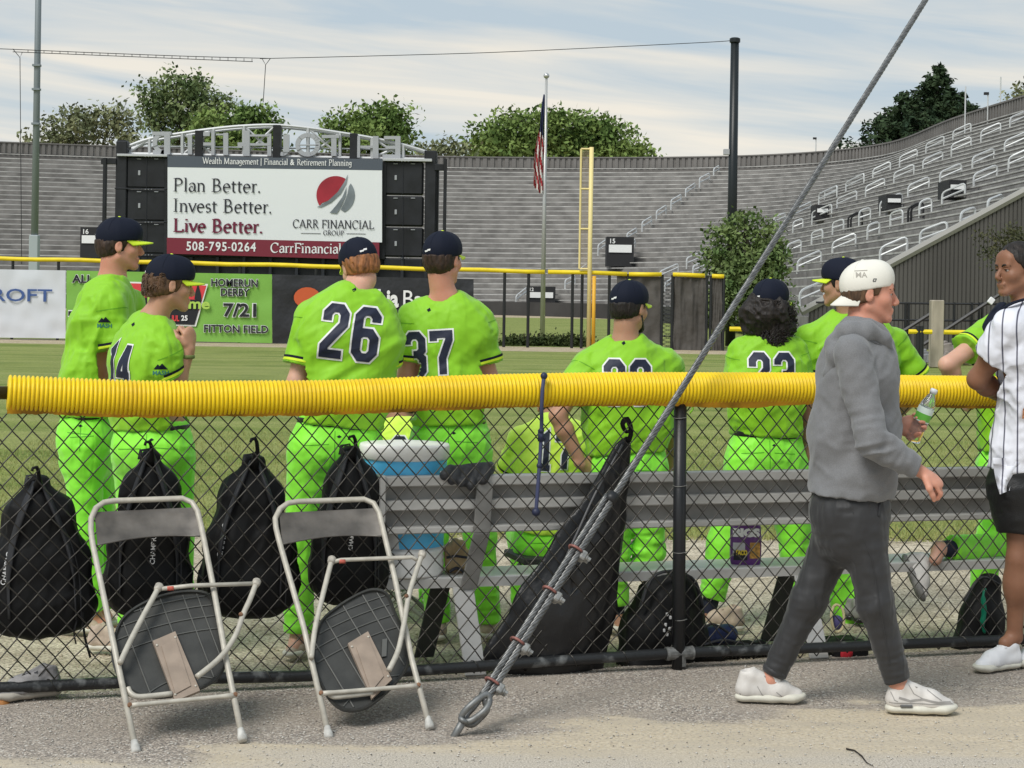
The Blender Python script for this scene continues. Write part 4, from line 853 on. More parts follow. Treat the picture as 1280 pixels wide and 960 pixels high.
class SDF:
    def __init__(s, k=.02): s.ops = []; s.k = k
    def _add(s, fn, lo, hi, mode='add', k=None): s.ops.append((fn, np.asarray(lo, float), np.asarray(hi, float), mode, s.k if k is None else k)); return s
    def cone(s, a, b, ra, rb, mode='add', k=None, sq=None):
        "tapered capsule; sq = (axis, factor): thinner by factor along axis"
        a = np.asarray(a, float); b = np.asarray(b, float); d = b-a; L = max(d@d, 1e-12); R = max(ra, rb)*1.05
        ax = nrm(sq[0]) if sq else None
        def fn(P):
            q = P-a; t = np.clip(q@d/L, 0, 1); w = q-t[:, None]*d
            if ax is not None: w = w+((sq[1]-1)*(w@ax))[:, None]*ax
            return np.sqrt((w*w).sum(1))-(ra+(rb-ra)*t)
        return s._add(fn, np.minimum(a, b)-R, np.maximum(a, b)+R, mode, k)
    def chain(s, pts, rs, k=None, sq=None, mode='add'):
        for i in range(len(pts)-1): s.cone(pts[i], pts[i+1], rs[i], rs[i+1], mode, k, sq)
        return s
    def ell(s, c, rad, R=None, mode='add', k=None):
        c = np.asarray(c, float); rad = np.asarray(rad, float); R = np.eye(3) if R is None else np.asarray(R); mr = rad.min()
        def fn(P):
            q = (P-c)@R.T/rad; l = np.sqrt((q*q).sum(1)); q2 = q/rad; g = np.sqrt((q2*q2).sum(1)); return l*(l-1)/np.maximum(g, 1e-6)
        ext = np.abs(R.T)@rad; return s._add(fn, c-ext, c+ext, mode, k)
    def box(s, c, half, R=None, r=.005, mode='add', k=None):
        c = np.asarray(c, float); h = np.asarray(half, float); R = np.eye(3) if R is None else np.asarray(R)
        def fn(P):
            q = np.abs((P-c)@R.T)-(h-r); return np.sqrt((np.maximum(q, 0)**2).sum(1))+np.minimum(q.max(1), 0)-r
        ext = np.abs(R.T)@h; return s._add(fn, c-ext, c+ext, mode, k)
    def loft(s, pts, dims, side, k=None, mode='add', p=2.3):
        "body trunk: centre points, (side, front) half widths, side axis; superelliptic sections"
        pts = [np.asarray(q, float) for q in pts]; sides = side if isinstance(side, list) else [side]*len(pts); sides = [nrm(q) for q in sides]
        for i in range(len(pts)-1):
            a, b = pts[i], pts[i+1]; d = b-a; L = np.linalg.norm(d); ax = d/L; (s0, f0), (s1, f1) = dims[i], dims[i+1]; sa, sb_ = sides[i], sides[i+1]
            def fn(P, a=a, L=L, ax=ax, s0=s0, s1=s1, f0=f0, f1=f1, sa=sa, sb_=sb_):
                q = P-a; w = q@ax; t = np.clip(w/L, 0, 1)
                u1 = sa-ax*(sa@ax); u2 = sb_-ax*(sb_@ax); U = u1+(t[:, None])*(u2-u1); U /= np.linalg.norm(U, axis=1)[:, None]; V_ = np.cross(ax, U)
                rs = s0+(s1-s0)*t; rf = f0+(f1-f0)*t; ex = w-t*L; m_ = np.minimum(rs, rf)
                u = np.abs((q*U).sum(1))/rs; v = np.abs((q*V_).sum(1))/rf; e = np.abs(ex)/m_
                l = (u**p+v**p+e**p)**(1/p); return (l-1)*m_
            R = max(s0, f0, s1, f1); s._add(fn, np.minimum(a, b)-R, np.maximum(a, b)+R, mode, k)
        return s
    def plane(s, c, n, k=.003):
        "keep the side of the plane opposite to n"
        c = np.asarray(c, float); n = nrm(n); s.ops.append((lambda P: (P-c)@n, None, None, 'int', k)); return s
    def cutnear(s, c, n, rad, k=.003):
        "cut beyond the plane only within rad of c"
        c = np.asarray(c, float); n = nrm(n)
        def fn(P):
            q = P-c; return np.maximum(-(q@n), np.sqrt((q*q).sum(1))-rad)
        return s._add(fn, c-rad, c+rad, 'sub', k)
    def eval(s, P, ctr=None, hb=0, hh=0):
        D = np.full(len(P), 1.0)
        for fn, lo, hi, mode, k in s.ops:
            if lo is not None:
                m = ((P >= lo-.09-k) & (P <= hi+.09+k)).all(1)
                if not m.any(): continue
                d = fn(P[m]); D0 = D[m]
            else: m = slice(None); d = fn(P); D0 = D
            if mode == 'add':
                h = np.clip(.5+.5*(D0-d)/k, 0, 1); D[m] = D0+(d-D0)*h-k*h*(1-h)
            else:
                d = -d if mode == 'sub' else d; h = np.clip(.5-.5*(D0-d)/k, 0, 1); D[m] = D0+(d-D0)*h+k*h*(1-h)
        return D
    def eval_blocks(s, Pb, blo, bhi):
        D = np.full(Pb.shape[:2], 1.0)
        for fn, lo, hi, mode, k in s.ops:
            if lo is not None:
                sel = np.nonzero(((bhi >= lo-.045-k) & (blo <= hi+.045+k)).all(1))[0]
                if not len(sel): continue
                d = fn(Pb[sel].reshape(-1, 3)).reshape(len(sel), -1); D0 = D[sel]
            else: sel = slice(None); d = fn(Pb.reshape(-1, 3)).reshape(Pb.shape[:2]); D0 = D
            if mode == 'add':
                h = np.clip(.5+.5*(D0-d)/k, 0, 1); D[sel] = D0+(d-D0)*h-k*h*(1-h)
            else:
                d = -d if mode == 'sub' else d; h = np.clip(.5-.5*(D0-d)/k, 0, 1); D[sel] = D0+(d-D0)*h+k*h*(1-h)
        return D
    def mesh(s, h, disp=None, margin=0.014):
        adds = [o for o in s.ops if o[3] == 'add']; lo = np.min([o[1] for o in adds], 0)-.02-margin*.5; hi = np.max([o[2] for o in adds], 0)+.02+margin*.5
        B = 8; nb = np.ceil((hi-lo)/(h*B)).astype(int)+1; idx = np.stack(np.meshgrid(*[np.arange(n) for n in nb], indexing='ij'), -1).reshape(-1, 3)
        C = lo+(idx+.5)*B*h-h*.5; dc = s.eval(C); R = B*h*.87*1.12+margin; act = np.abs(dc) < R
        loc = np.stack(np.meshgrid(*[np.arange(B)]*3, indexing='ij'), -1).reshape(-1, 3)*h
        ia = np.nonzero(act)[0]; b0 = lo+idx[ia]*B*h; Pts = b0[:, None, :]+loc[None]; Pf = Pts.reshape(-1, 3); D = s.eval_blocks(Pts, b0, b0+(B-1)*h).ravel()
        if disp is not None: 
            near = np.abs(D) < .018+h; D[near] += disp(Pf[near])
        Vb = np.empty((len(idx), B**3), np.float32); Vb[:] = np.where(dc > 0, 1.0, -1.0)[:, None]; Vb[ia] = D.reshape(-1, B**3)
        G = Vb.reshape(*nb, B, B, B).transpose(0, 3, 1, 4, 2, 5).reshape(nb*B); return surfnet(G, lo, h)
def surfnet(G, lo, h):
    S_ = G < 0; nx, ny, nz = G.shape
    c = np.zeros((nx-1, ny-1, nz-1), np.uint8)
    for a in (0, 1):
        for b in (0, 1):
            for d in (0, 1): c += S_[a:nx-1+a, b:ny-1+b, d:nz-1+d]
    ci = np.argwhere((c > 0) & (c < 8)); idm = np.full(c.shape, -1, np.int32); idm[tuple(ci.T)] = np.arange(len(ci))
    acc = np.zeros((len(ci), 3)); cnt = np.zeros(len(ci)); val = {}
    for a in (0, 1):
        for b in (0, 1):
            for d in (0, 1): val[a, b, d] = G[ci[:, 0]+a, ci[:, 1]+b, ci[:, 2]+d].astype(float)
    for p in val:
        for ax in range(3):
            if p[ax]: continue
            q = list(p); q[ax] = 1; q = tuple(q); v0, v1 = val[p], val[q]; m = (v0 < 0) != (v1 < 0); t = np.where(m, v0/np.where(m, v0-v1, 1), 0)
            o = np.tile(np.array(p, float), (len(ci), 1)); o[:, ax] += t; acc[m] += o[m]; cnt[m] += 1
    V = lo+(ci+acc/cnt[:, None])*h; Fs = []
    for ax in range(3):
        u, v = (ax+1) % 3, (ax+2) % 3; s0 = [slice(1, -1)]*3; s1 = [slice(1, -1)]*3; s0[ax] = slice(0, -1); s1[ax] = slice(1, None)
        A0, A1 = S_[tuple(s0)], S_[tuple(s1)]; e = np.argwhere(A0 != A1)
        if not len(e): continue
        inside = A0[tuple(e.T)]; base = e.copy(); 
        for w in (0, 1, 2):
            if w != ax: base[:, w] += 1
        def cell(du, dv):
            q = base.copy(); q[:, u] -= du; q[:, v] -= dv; return idm[tuple(q.T)]
        Q = np.stack([cell(1, 1), cell(0, 1), cell(0, 0), cell(1, 0)], 1); Q[~inside] = Q[~inside][:, ::-1]; Fs.append(Q)
    Fs = np.concatenate(Fs); Fs = Fs[(Fs >= 0).all(1)]; return V, Fs
def folds(amp, freq, seed, dirn=(0, 0, 1), st=.35, rid=True):
    "cloth folds: ridged noise stretched along dirn"
    d = nrm(dirn); sd = seed*13.7
    def fn(P):
        w = P@d; Q = P-w[:, None]*d*(1-st); n = vnoise(Q*freq+sd, seed)+.45*vnoise(Q*freq*2.1+sd, seed+3)
        if rid: n = 1-2*np.abs(n)
        return -amp*n
    return fn
def rings(c, ax, rad, amp, freq, seed):
    "cloth bunched round a limb: creases running across axis ax near point c"
    c = np.asarray(c, float); ax = nrm(ax)
    def fn(P):
        out = np.zeros(len(P)); q = P-c; r2 = (q*q).sum(1); m = r2 < (2.2*rad)**2
        if m.any():
            Q = q[m]; w = Q@ax; L = Q-w[:, None]*ax; n = vnoise(L*7+(w*freq)[:, None]*ax+seed*7.3, seed); out[m] = -amp*np.exp(-r2[m]/rad**2)*(1-2.2*np.abs(n))
        return out
    return fn
def blend_disp(*fs): return lambda P: sum(f(P) for f in fs)
def clean(V, Fc):
    "drop stray islands"
    lab = np.arange(len(V))
    for _ in range(60):
        mn = lab[Fc].min(1); new = lab.copy()
        for c in range(4): np.minimum.at(new, Fc[:, c], mn)
        new = new[new]; 
        if (new == lab).all(): break
        lab = new
    u, inv, ct = np.unique(lab[Fc[:, 0]], return_inverse=True, return_counts=True); keep = ct[inv] > .04*len(Fc)
    F2 = Fc[keep]; vs, iv = np.unique(F2, return_inverse=True); return V[vs], iv.reshape(-1, 4).astype(np.int32)
def sdf_part(name, sdf, h, m, parent, disp=None, margin=.014, kind=None):
    V, Fc = sdf.mesh(h, disp, margin); 
    if len(Fc) == 0: return None
    V, Fc = clean(V, Fc)
    return mk(name, V, Fc, m, parent, smooth=True, kind=kind)
def ring_band(name, bv, sh, ax, t0, t1, m, parent, push=.002, rmax=.12, n=40):
    "clean band round a sleeve: rays cast outwards from the arm axis"
    ax = nrm(ax); u = nrm(np.cross(ax, [0, .3, 1.0])); w = np.cross(ax, u); V = []; ok = []
    ts = np.linspace(t0, t1, 4)
    for t in ts:
        c = sh+ax*t; rs = []
        for k in range(n):
            a = 2*PI*k/n; d = u*math.cos(a)+w*math.sin(a); h = bv.ray_cast(Vector(c), Vector(d)); rs.append(np.linalg.norm(np.array(h[0])-c) if h[0] is not None else 9)
        rs = np.array(rs); good = rs < rmax; med = np.median(rs[good]) if good.any() else .07
        rs2 = np.where(good, rs, med); rs2 = (rs2+np.roll(rs2, 1)+np.roll(rs2, -1))/3
        for k in range(n): a = 2*PI*k/n; V.append(c+(u*math.cos(a)+w*math.sin(a))*(rs2[k]+push)); ok.append(good[k])
    fs = [(j*n+k, j*n+(k+1) % n, (j+1)*n+(k+1) % n, (j+1)*n+k) for j in range(3) for k in range(n) if ok[j*n+k] and ok[j*n+(k+1) % n]]
    if len(fs) > 6: return mk(name, V, fs, m, parent, smooth=True)
def bvh_of(*obs):
    VV, FF, n = [], [], 0
    for o in obs:
        me = o.data; off = origin(o.parent)+np.array(o.location) if o.parent else np.array(o.location); v = np.empty(len(me.vertices)*3); me.vertices.foreach_get('co', v); VV.append(v.reshape(-1, 3)+off)
        FF += [[i+n for i in p.vertices] for p in me.polygons]; n += len(me.vertices)
    return BVHTree.FromPolygons([tuple(v) for v in np.concatenate(VV)], FF)
def decal(name, V2, fs, m, bvh, p0, ux, uz, parent, out=.002, maxlen=.014, back=.25, depth=.7):
    "flat outline laid on to a curved surface: refined, projected along the plane normal and lifted a little"
    ux, uz = nrm(ux), nrm(uz); n = nrm(np.cross(ux, uz))          # n points towards the viewer side
    bm = bmesh.new(); vs = [bm.verts.new((float(a), float(b), 0)) for a, b in V2]
    for f in fs:
        try: bm.faces.new([vs[i] for i in f])
        except ValueError: pass
    bmesh.ops.triangulate(bm, faces=bm.faces[:])
    for _ in range(5):
        es = [e for e in bm.edges if e.calc_length() > maxlen]
        if not es: break
        bmesh.ops.subdivide_edges(bm, edges=es, cuts=1); bmesh.ops.triangulate(bm, faces=[f for f in bm.faces if len(f.verts) > 3])
    V = np.array([v.co[:2] for v in bm.verts]); bm.verts.index_update(); Fc = [[v.index for v in f.verts] for f in bm.faces]; bm.free()
    P = np.asarray(p0)+V[:, :1]*ux+V[:, 1:]*uz; ok = np.ones(len(P), bool); Q = P.copy()
    for i, p in enumerate(P):
        h = bvh.ray_cast(Vector(p+n*back), Vector(-n), depth)
        if h[0] is None: ok[i] = False
        else: Q[i] = np.array(h[0])+n*out
    Fc = [f for f in Fc if all(ok[i] for i in f)]
    if not Fc: return None
    return mk(name, Q, Fc, m, parent)
def stroke2d(polys, w, ext=0.0):
    "mitred ribbons from 2D polylines"
    V, Fc = [], []
    for pl in polys:
        P = np.array(pl, float); 
        if ext: P[0] += nrm(P[0]-P[1])*ext; P[-1] += nrm(P[-1]-P[-2])*ext
        n = len(P); N = []
        for i in range(n):
            d0 = nrm(P[i]-P[i-1]) if i else None; d1 = nrm(P[i+1]-P[i]) if i < n-1 else None
            if d0 is None: t = np.array([-d1[1], d1[0]]); 
            elif d1 is None: t = np.array([-d0[1], d0[0]])
            else:
                a = np.array([-d0[1], d0[0]]); b = np.array([-d1[1], d1[0]]); t = nrm(a+b); t = t/max(t@a, .45)
            N.append(t*w/2)
        N = np.array(N); n0 = len(V); 
        for a, b in zip(P+N, P-N): V += [a, b]
        Fc += [(n0+2*i, n0+2*i+1, n0+2*i+3, n0+2*i+2) for i in range(n-1)]
    return np.array(V), Fc
DIG = {'1': [[(-.06, .86), (.13, 1), (.13, 0)], [(-.04, 0), (.30, 0)]], '2': [[(-.22, .72), (-.22, .88), (-.1, 1), (.12, 1), (.24, .88), (.24, .66), (-.22, .16), (-.22, 0), (.26, 0)]],
       '3': [[(-.22, .78), (-.22, .88), (-.1, 1), (.12, 1), (.24, .88), (.24, .62), (.12, .52), (-.04, .52)], [(.1, .52), (.24, .42), (.24, .12), (.12, 0), (-.1, 0), (-.22, .12), (-.22, .24)]],
       '4': [[(.13, 0), (.13, 1), (.06, 1), (-.26, .3), (.28, .3)]], '6': [[(.24, .78), (.24, .88), (.12, 1), (-.1, 1), (-.22, .88), (-.22, .12), (-.1, 0), (.12, 0), (.24, .12), (.24, .42), (.12, .54), (-.1, .54), (-.2, .46)]],
       '7': [[(-.24, .84), (-.24, 1), (.25, 1), (.25, .86), (.02, .4), (.02, 0)]], '9': [[(-.22, .22), (-.22, .12), (-.1, 0), (.12, 0), (.24, .12), (.24, .88), (.12, 1), (-.1, 1), (-.22, .88), (-.22, .58), (-.1, .46), (.12, .46), (.22, .54)]]}
def jersey_number(txt, H, bvh, p0, ux, uz, parent, col=None, gap=.68, outline=True):
    for j, ch in enumerate(txt):
        x = (j-(len(txt)-1)/2)*gap; pl = [[((a*.80+x)*H, b*H) for a, b in st] for st in DIG[ch]]
        if outline: V, fs = stroke2d(pl, .265*H, .04*H); decal('number_outline', V, fs, mat('ink_white', (.8, .8, .8), .6), bvh, p0, ux, uz, parent, .0035)
        V, fs = stroke2d(pl, .185*H, 0); decal('number_digit', V, fs, mat('navy_print', (.012, .016, .04), .6), bvh, p0, ux, uz, parent, .0065)
# ============================================================ CHAIN-LINK FENCE
M_yel = mat('corrugated_yellow', (.86, .61, .008), .42, bump=.15, bscale=40, var=.1, vscale=5, col2=(.70, .45, .012), lo=.46, hi=.80, detail=7)
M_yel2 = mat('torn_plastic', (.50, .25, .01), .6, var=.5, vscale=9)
M_pipe = mat('worn_black_pipe', (.016, .017, .018), .42, var=.0, vscale=14, bump=.5, bscale=80, bdist=.004, col2=(.13, .135, .135), lo=.56, hi=.72)
M_link = mat('chain_wire', (.050, .046, .040), .36, .45, var=.4, vscale=5)
cf = thing('chain_link_fence', 'waist-high black chain-link fence capped with ridged yellow drain pipe', 'fence', PF(0, 0))
ctl = [(9, 491), (120, 496), (200, 498), (320, 497), (420, 495.5), (530, 491), (640, 488), (760, 486), (850, 485.5), (1010, 485), (1130, 488), (1252, 489.5)]
cl = catmull([F(x, y) for x, y in ctl], 600); seg = np.concatenate([[0], np.cumsum(np.linalg.norm(np.diff(cl, axis=0), axis=1))]); Ltube = seg[-1]
pitch = .0172; ns = int(Ltube/pitch)*6; ss = np.linspace(0, Ltube, ns); path = np.stack([np.interp(ss, seg, cl[:, i]) for i in range(3)], 1)
ph = (np.arange(ns) % 6)/6; rr_ = .0595+.0125*np.sqrt(np.clip(np.sin(ph*PI), 0, 1)); rr_ *= 1+.02*np.sin(ss*3.1)
mb = MB(); mb.tube(path, rr_, 28, cap=True); mb.build('ridged_pipe', M_yel, cf, smooth=True)
# dark rail inside, seen at the left end, and the ragged slit lip under the pipe
mb = MB(); mb.tube([PF(-3.4, 1.222), F(30, 491)], .026, 12); mb.build('top_rail', M_pipe, cf, smooth=True); mb = MB(); mb.tube([F(1225, 489), PF(3.6, 1.2)], .026, 12); mb.build('top_rail', M_pipe, cf, smooth=True)
r = np.random.RandomState(4); V = []; fs = []; n = 520
for i in range(n+1):
    s = Ltube*i/n; p = np.array([np.interp(s, seg, cl[:, j]) for j in range(3)])
    dr = .068+.006*abs(vnoise(np.array([[s*9, 1, 2]]))[0])+.004*r.rand()+.026*max(0, vnoise(np.array([[s*1.3, 5, 2]]))[0]-.35)*1.6
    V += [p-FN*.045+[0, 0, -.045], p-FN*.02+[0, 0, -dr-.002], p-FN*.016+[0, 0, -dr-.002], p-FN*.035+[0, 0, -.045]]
for i in range(n):
    for j in range(3): fs.append((4*i+j, 4*i+j+1, 4*i+5+j, 4*i+4+j))
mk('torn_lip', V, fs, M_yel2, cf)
mb = MB(); pts = [PF(t, z) for t, z in [(-3.6, .062), (3.9, .052)]]
bl = [F(x, y, 0) for x, y in [(-60, 863), (0, 860), (150, 853), (250, 848), (380, 845), (520, 838), (640, 830), (850, 816), (960, 812), (1060, 808), (1250, 800), (1340, 797)]]
mb.tube(catmull(bl, 60), .0235, 14); mb.build('bottom_rail', M_pipe, cf, smooth=True)
M_fit = mat('grey_fitting', (.16, .16, .155), .55, .4, var=.4, vscale=30)
mb = MB(); c = F(850, 816.5); mb.cyl(c-FDIR*.068, c+FDIR*.062, .029, 14); mb.lathe([(.031, -.005), (.031, .005)], c-FDIR*.06, FDIR, 14); mb.lathe([(.031, -.005), (.031, .005)], c+FDIR*.055, FDIR, 14); mb.cyl(c-[0, 0, .055], c, .028, 12); mb.build('rail_joint', M_fit, cf, smooth=False)
mb = MB(); pt, pb = F(850.5, 490), F(848, 838); mb.cyl([pb[0], pb[1], -.05], [pt[0], pt[1], pt[2]], .0285, 16); mb.build('post', mat('post_black', (.014, .015, .017), .4, bump=.2, bscale=120, bdist=.002), cf, smooth=True)
M_tie = mat('tie_wire', (.30, .30, .29), .4, .6)
for y in (522, 607, 690, 774): q = F(849.8, y); mb = MB(); mb.tube([q+FDIR*.031*math.cos(a)-FN*.031*math.sin(a)+[0, 0, .002*math.sin(2*a)] for a in np.linspace(-.3, PI+.3, 14)], .0018, 5); mb.build('wire_tie', M_tie, cf)
for x in (60, 212, 330, 458, 590, 710, 775, 905, 975, 1110, 1200):
    q = np.array([np.interp(F(x, 800)[0], [p[0] for p in bl], [p[j] for p in bl]) for j in range(3)]); mb = MB()
    mb.tube([q+FDIR*.004*k-FN*.026*math.sin(a)+np.array([0, 0, .026*math.cos(a)]) for k, a in enumerate(np.linspace(-.5, PI+.8, 14))], .0017, 5); mb.build('wire_tie', M_link, cf)
px_, pz_ = .0385, .087
def wdist(t, z):
    w = max(0, 1-z/.45); a = vnoise(np.array([[t*2.2, z*2.2, 3.]]))[0]; b = vnoise(np.array([[t*2.2+9, z*2.2, 7.]]))[0]; c = vnoise(np.array([[t*9, z*9, 17.]]))[0]; e = vnoise(np.array([[t*9, z*9, 27.]]))[0]
    return .016*a+.010*c*w+.002*c, .016*b+.014*e*w+.002*e-.006, .004*a
pre = {}
k0, k1 = int(-2.75/px_), int(3.1/px_); jn = int(1.17/(pz_/2))
TT, JJ = np.meshgrid(np.arange(k0, k1+2), np.arange(jn+1), indexing='ij'); tt = (TT.ravel()*px_).astype(float); zzz = .035+JJ.ravel()*pz_/2
def nz(sx, k, seed): return vnoise(np.stack([tt*sx+k, zzz*sx, np.full(len(tt), float(seed))], 1), seed)
wq = np.clip(1-zzz/.4, 0, 1); DX = (.018*nz(2.2, 0, 3)+.010*nz(9, 0, 17)*wq+.002*nz(13, 4, 9)); DZ = .015*nz(2.2, 9, 7)+.012*nz(9, 0, 27)*wq; DX = DX.reshape(TT.shape); DZ = DZ.reshape(TT.shape)
for i in range(k0, k1+1):
    pts = []
    for j in range(jn+1):
        # contact points are shared by neighbouring wires: use the distortion field at the contact
        s = 1 if (i+j) % 2 == 0 else -1; ci = i-k0+(1 if s > 0 else 0); ci = min(ci, TT.shape[0]-1)
        t = (i+.5*s)*px_+DX[ci, j]; z = .035+j*pz_/2+DZ[ci, j]; yo = .018+(.0022*s)
        p = PF(t+s*.0012, z, yo); pts.append(p)
    if pts[0][0] > 2.75: continue
    out = [pts[0]]
    for j in range(1, len(pts)-1):
        a, b, c = pts[j-1], pts[j], pts[j+1]; out += [b+(a-b)*.10, b, b+(c-b)*.10]
    out.append(pts[-1]); mb = MB(); mb.tube(out, .0029, 5); mb.build('wire', M_link, cf, smooth=True)
# ============================================================ BENCH
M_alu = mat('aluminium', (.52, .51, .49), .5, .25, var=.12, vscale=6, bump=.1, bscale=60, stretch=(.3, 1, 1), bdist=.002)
M_alud = mat('aluminium_dull_shaded', (.25, .245, .235), .6, .25, var=.2, vscale=7)  # dull metal of brackets and stool legs, also painted shade of the backrest recess
def ext(prof, t0, t1):
    "extrude (o, z) profile along the fence direction between t0 and t1"
    mb = MB(); mb.prism([PF(t0, z, o) for o, z in prof], FDIR*(t1-t0)); return mb
bt0 = float((F(481, 600, .12)-PF(0, 0)) @ FDIR); bt1 = 3.4
zt = F(860, 590, .12)[2]; zb = F(860, 659, .12)[2]; H_ = zt-zb
bench = thing('team_bench', 'long grey aluminium bench with a ribbed backrest behind the fence', 'bench', PF((bt0+bt1)/2, 0, .35))
# extruded backrest plank: closed front skin with lips and a middle rib pointing to the fence
mb = ext([(.175, zb), (.175, zt), (.165, zt), (.165, zb)], bt0, bt1); mb.build('backrest_panel', M_alud, bench)  # recess between the ribs, its shade put into the darker colour
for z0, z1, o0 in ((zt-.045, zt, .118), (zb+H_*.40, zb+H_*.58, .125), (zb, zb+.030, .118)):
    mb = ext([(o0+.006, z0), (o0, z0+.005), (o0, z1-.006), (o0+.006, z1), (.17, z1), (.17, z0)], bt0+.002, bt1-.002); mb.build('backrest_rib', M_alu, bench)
mb = MB(); mb.bbox(PF(bt0-.012, (zt+zb)/2, .145), [.014, .045, H_/2+.006], frame(FN)); mb.build('end_cap', M_alu, bench)
sz = .405
mb = ext([(.20, sz-.045), (.20, sz-.005), (.205, sz), (.475, sz), (.48, sz-.005), (.48, sz-.045), (.47, sz-.045), (.47, sz-.01), (.21, sz-.01), (.21, sz-.045)], bt0-.02, bt1); mb.build('seat_plank', M_alu, bench)
def slab(path, w, th, name, m, par):
    "flat bar: path of (t, o, z), width along the fence w, thickness th"
    mb = MB(); P = [PF(*[a[0], a[2], a[1]]) for a in path]
    for p, q in zip(P[:-1], P[1:]):
        d = nrm(q-p); L = np.linalg.norm(q-p); mb.bbox((p+q)/2, [w/2, L/2, th/2], np.array([FDIR, d, nrm(np.cross(FDIR, d))]), b=.003)
    mb.build(name, m, par)
def tpx(px, py, o): return float((F(px, py, o)-PF(0, 0, o)) @ FDIR)
for lx in (588, 1013):
    t0 = tpx(lx, 800, .15)
    q0, q1 = tpx(lx+18, 610, .105), tpx(lx-4, 735, .2)
    slab([(q0, .105, zt-.03), (q0-.01, .108, zb), (q1, .185, sz-.05)], .075, .012, 'back_bracket', M_alud, bench)
    slab([(q1-.02, .20, sz-.045), (t0+.0, .06, .002)], .095, .014, 'leg', M_alu, bench)
    t2 = tpx(lx-50 if lx < 700 else lx-40, 760, .4); slab([(t2+.05, .40, sz-.045), (t2, .50, .002)], .09, .014, 'leg', mat('leg_dark', (.05, .052, .05), .6), bench)
    slab([(q1, .22, sz-.055), (t2+.04, .45, sz-.055)], .06, .012, 'seat_bracket', M_alud, bench)
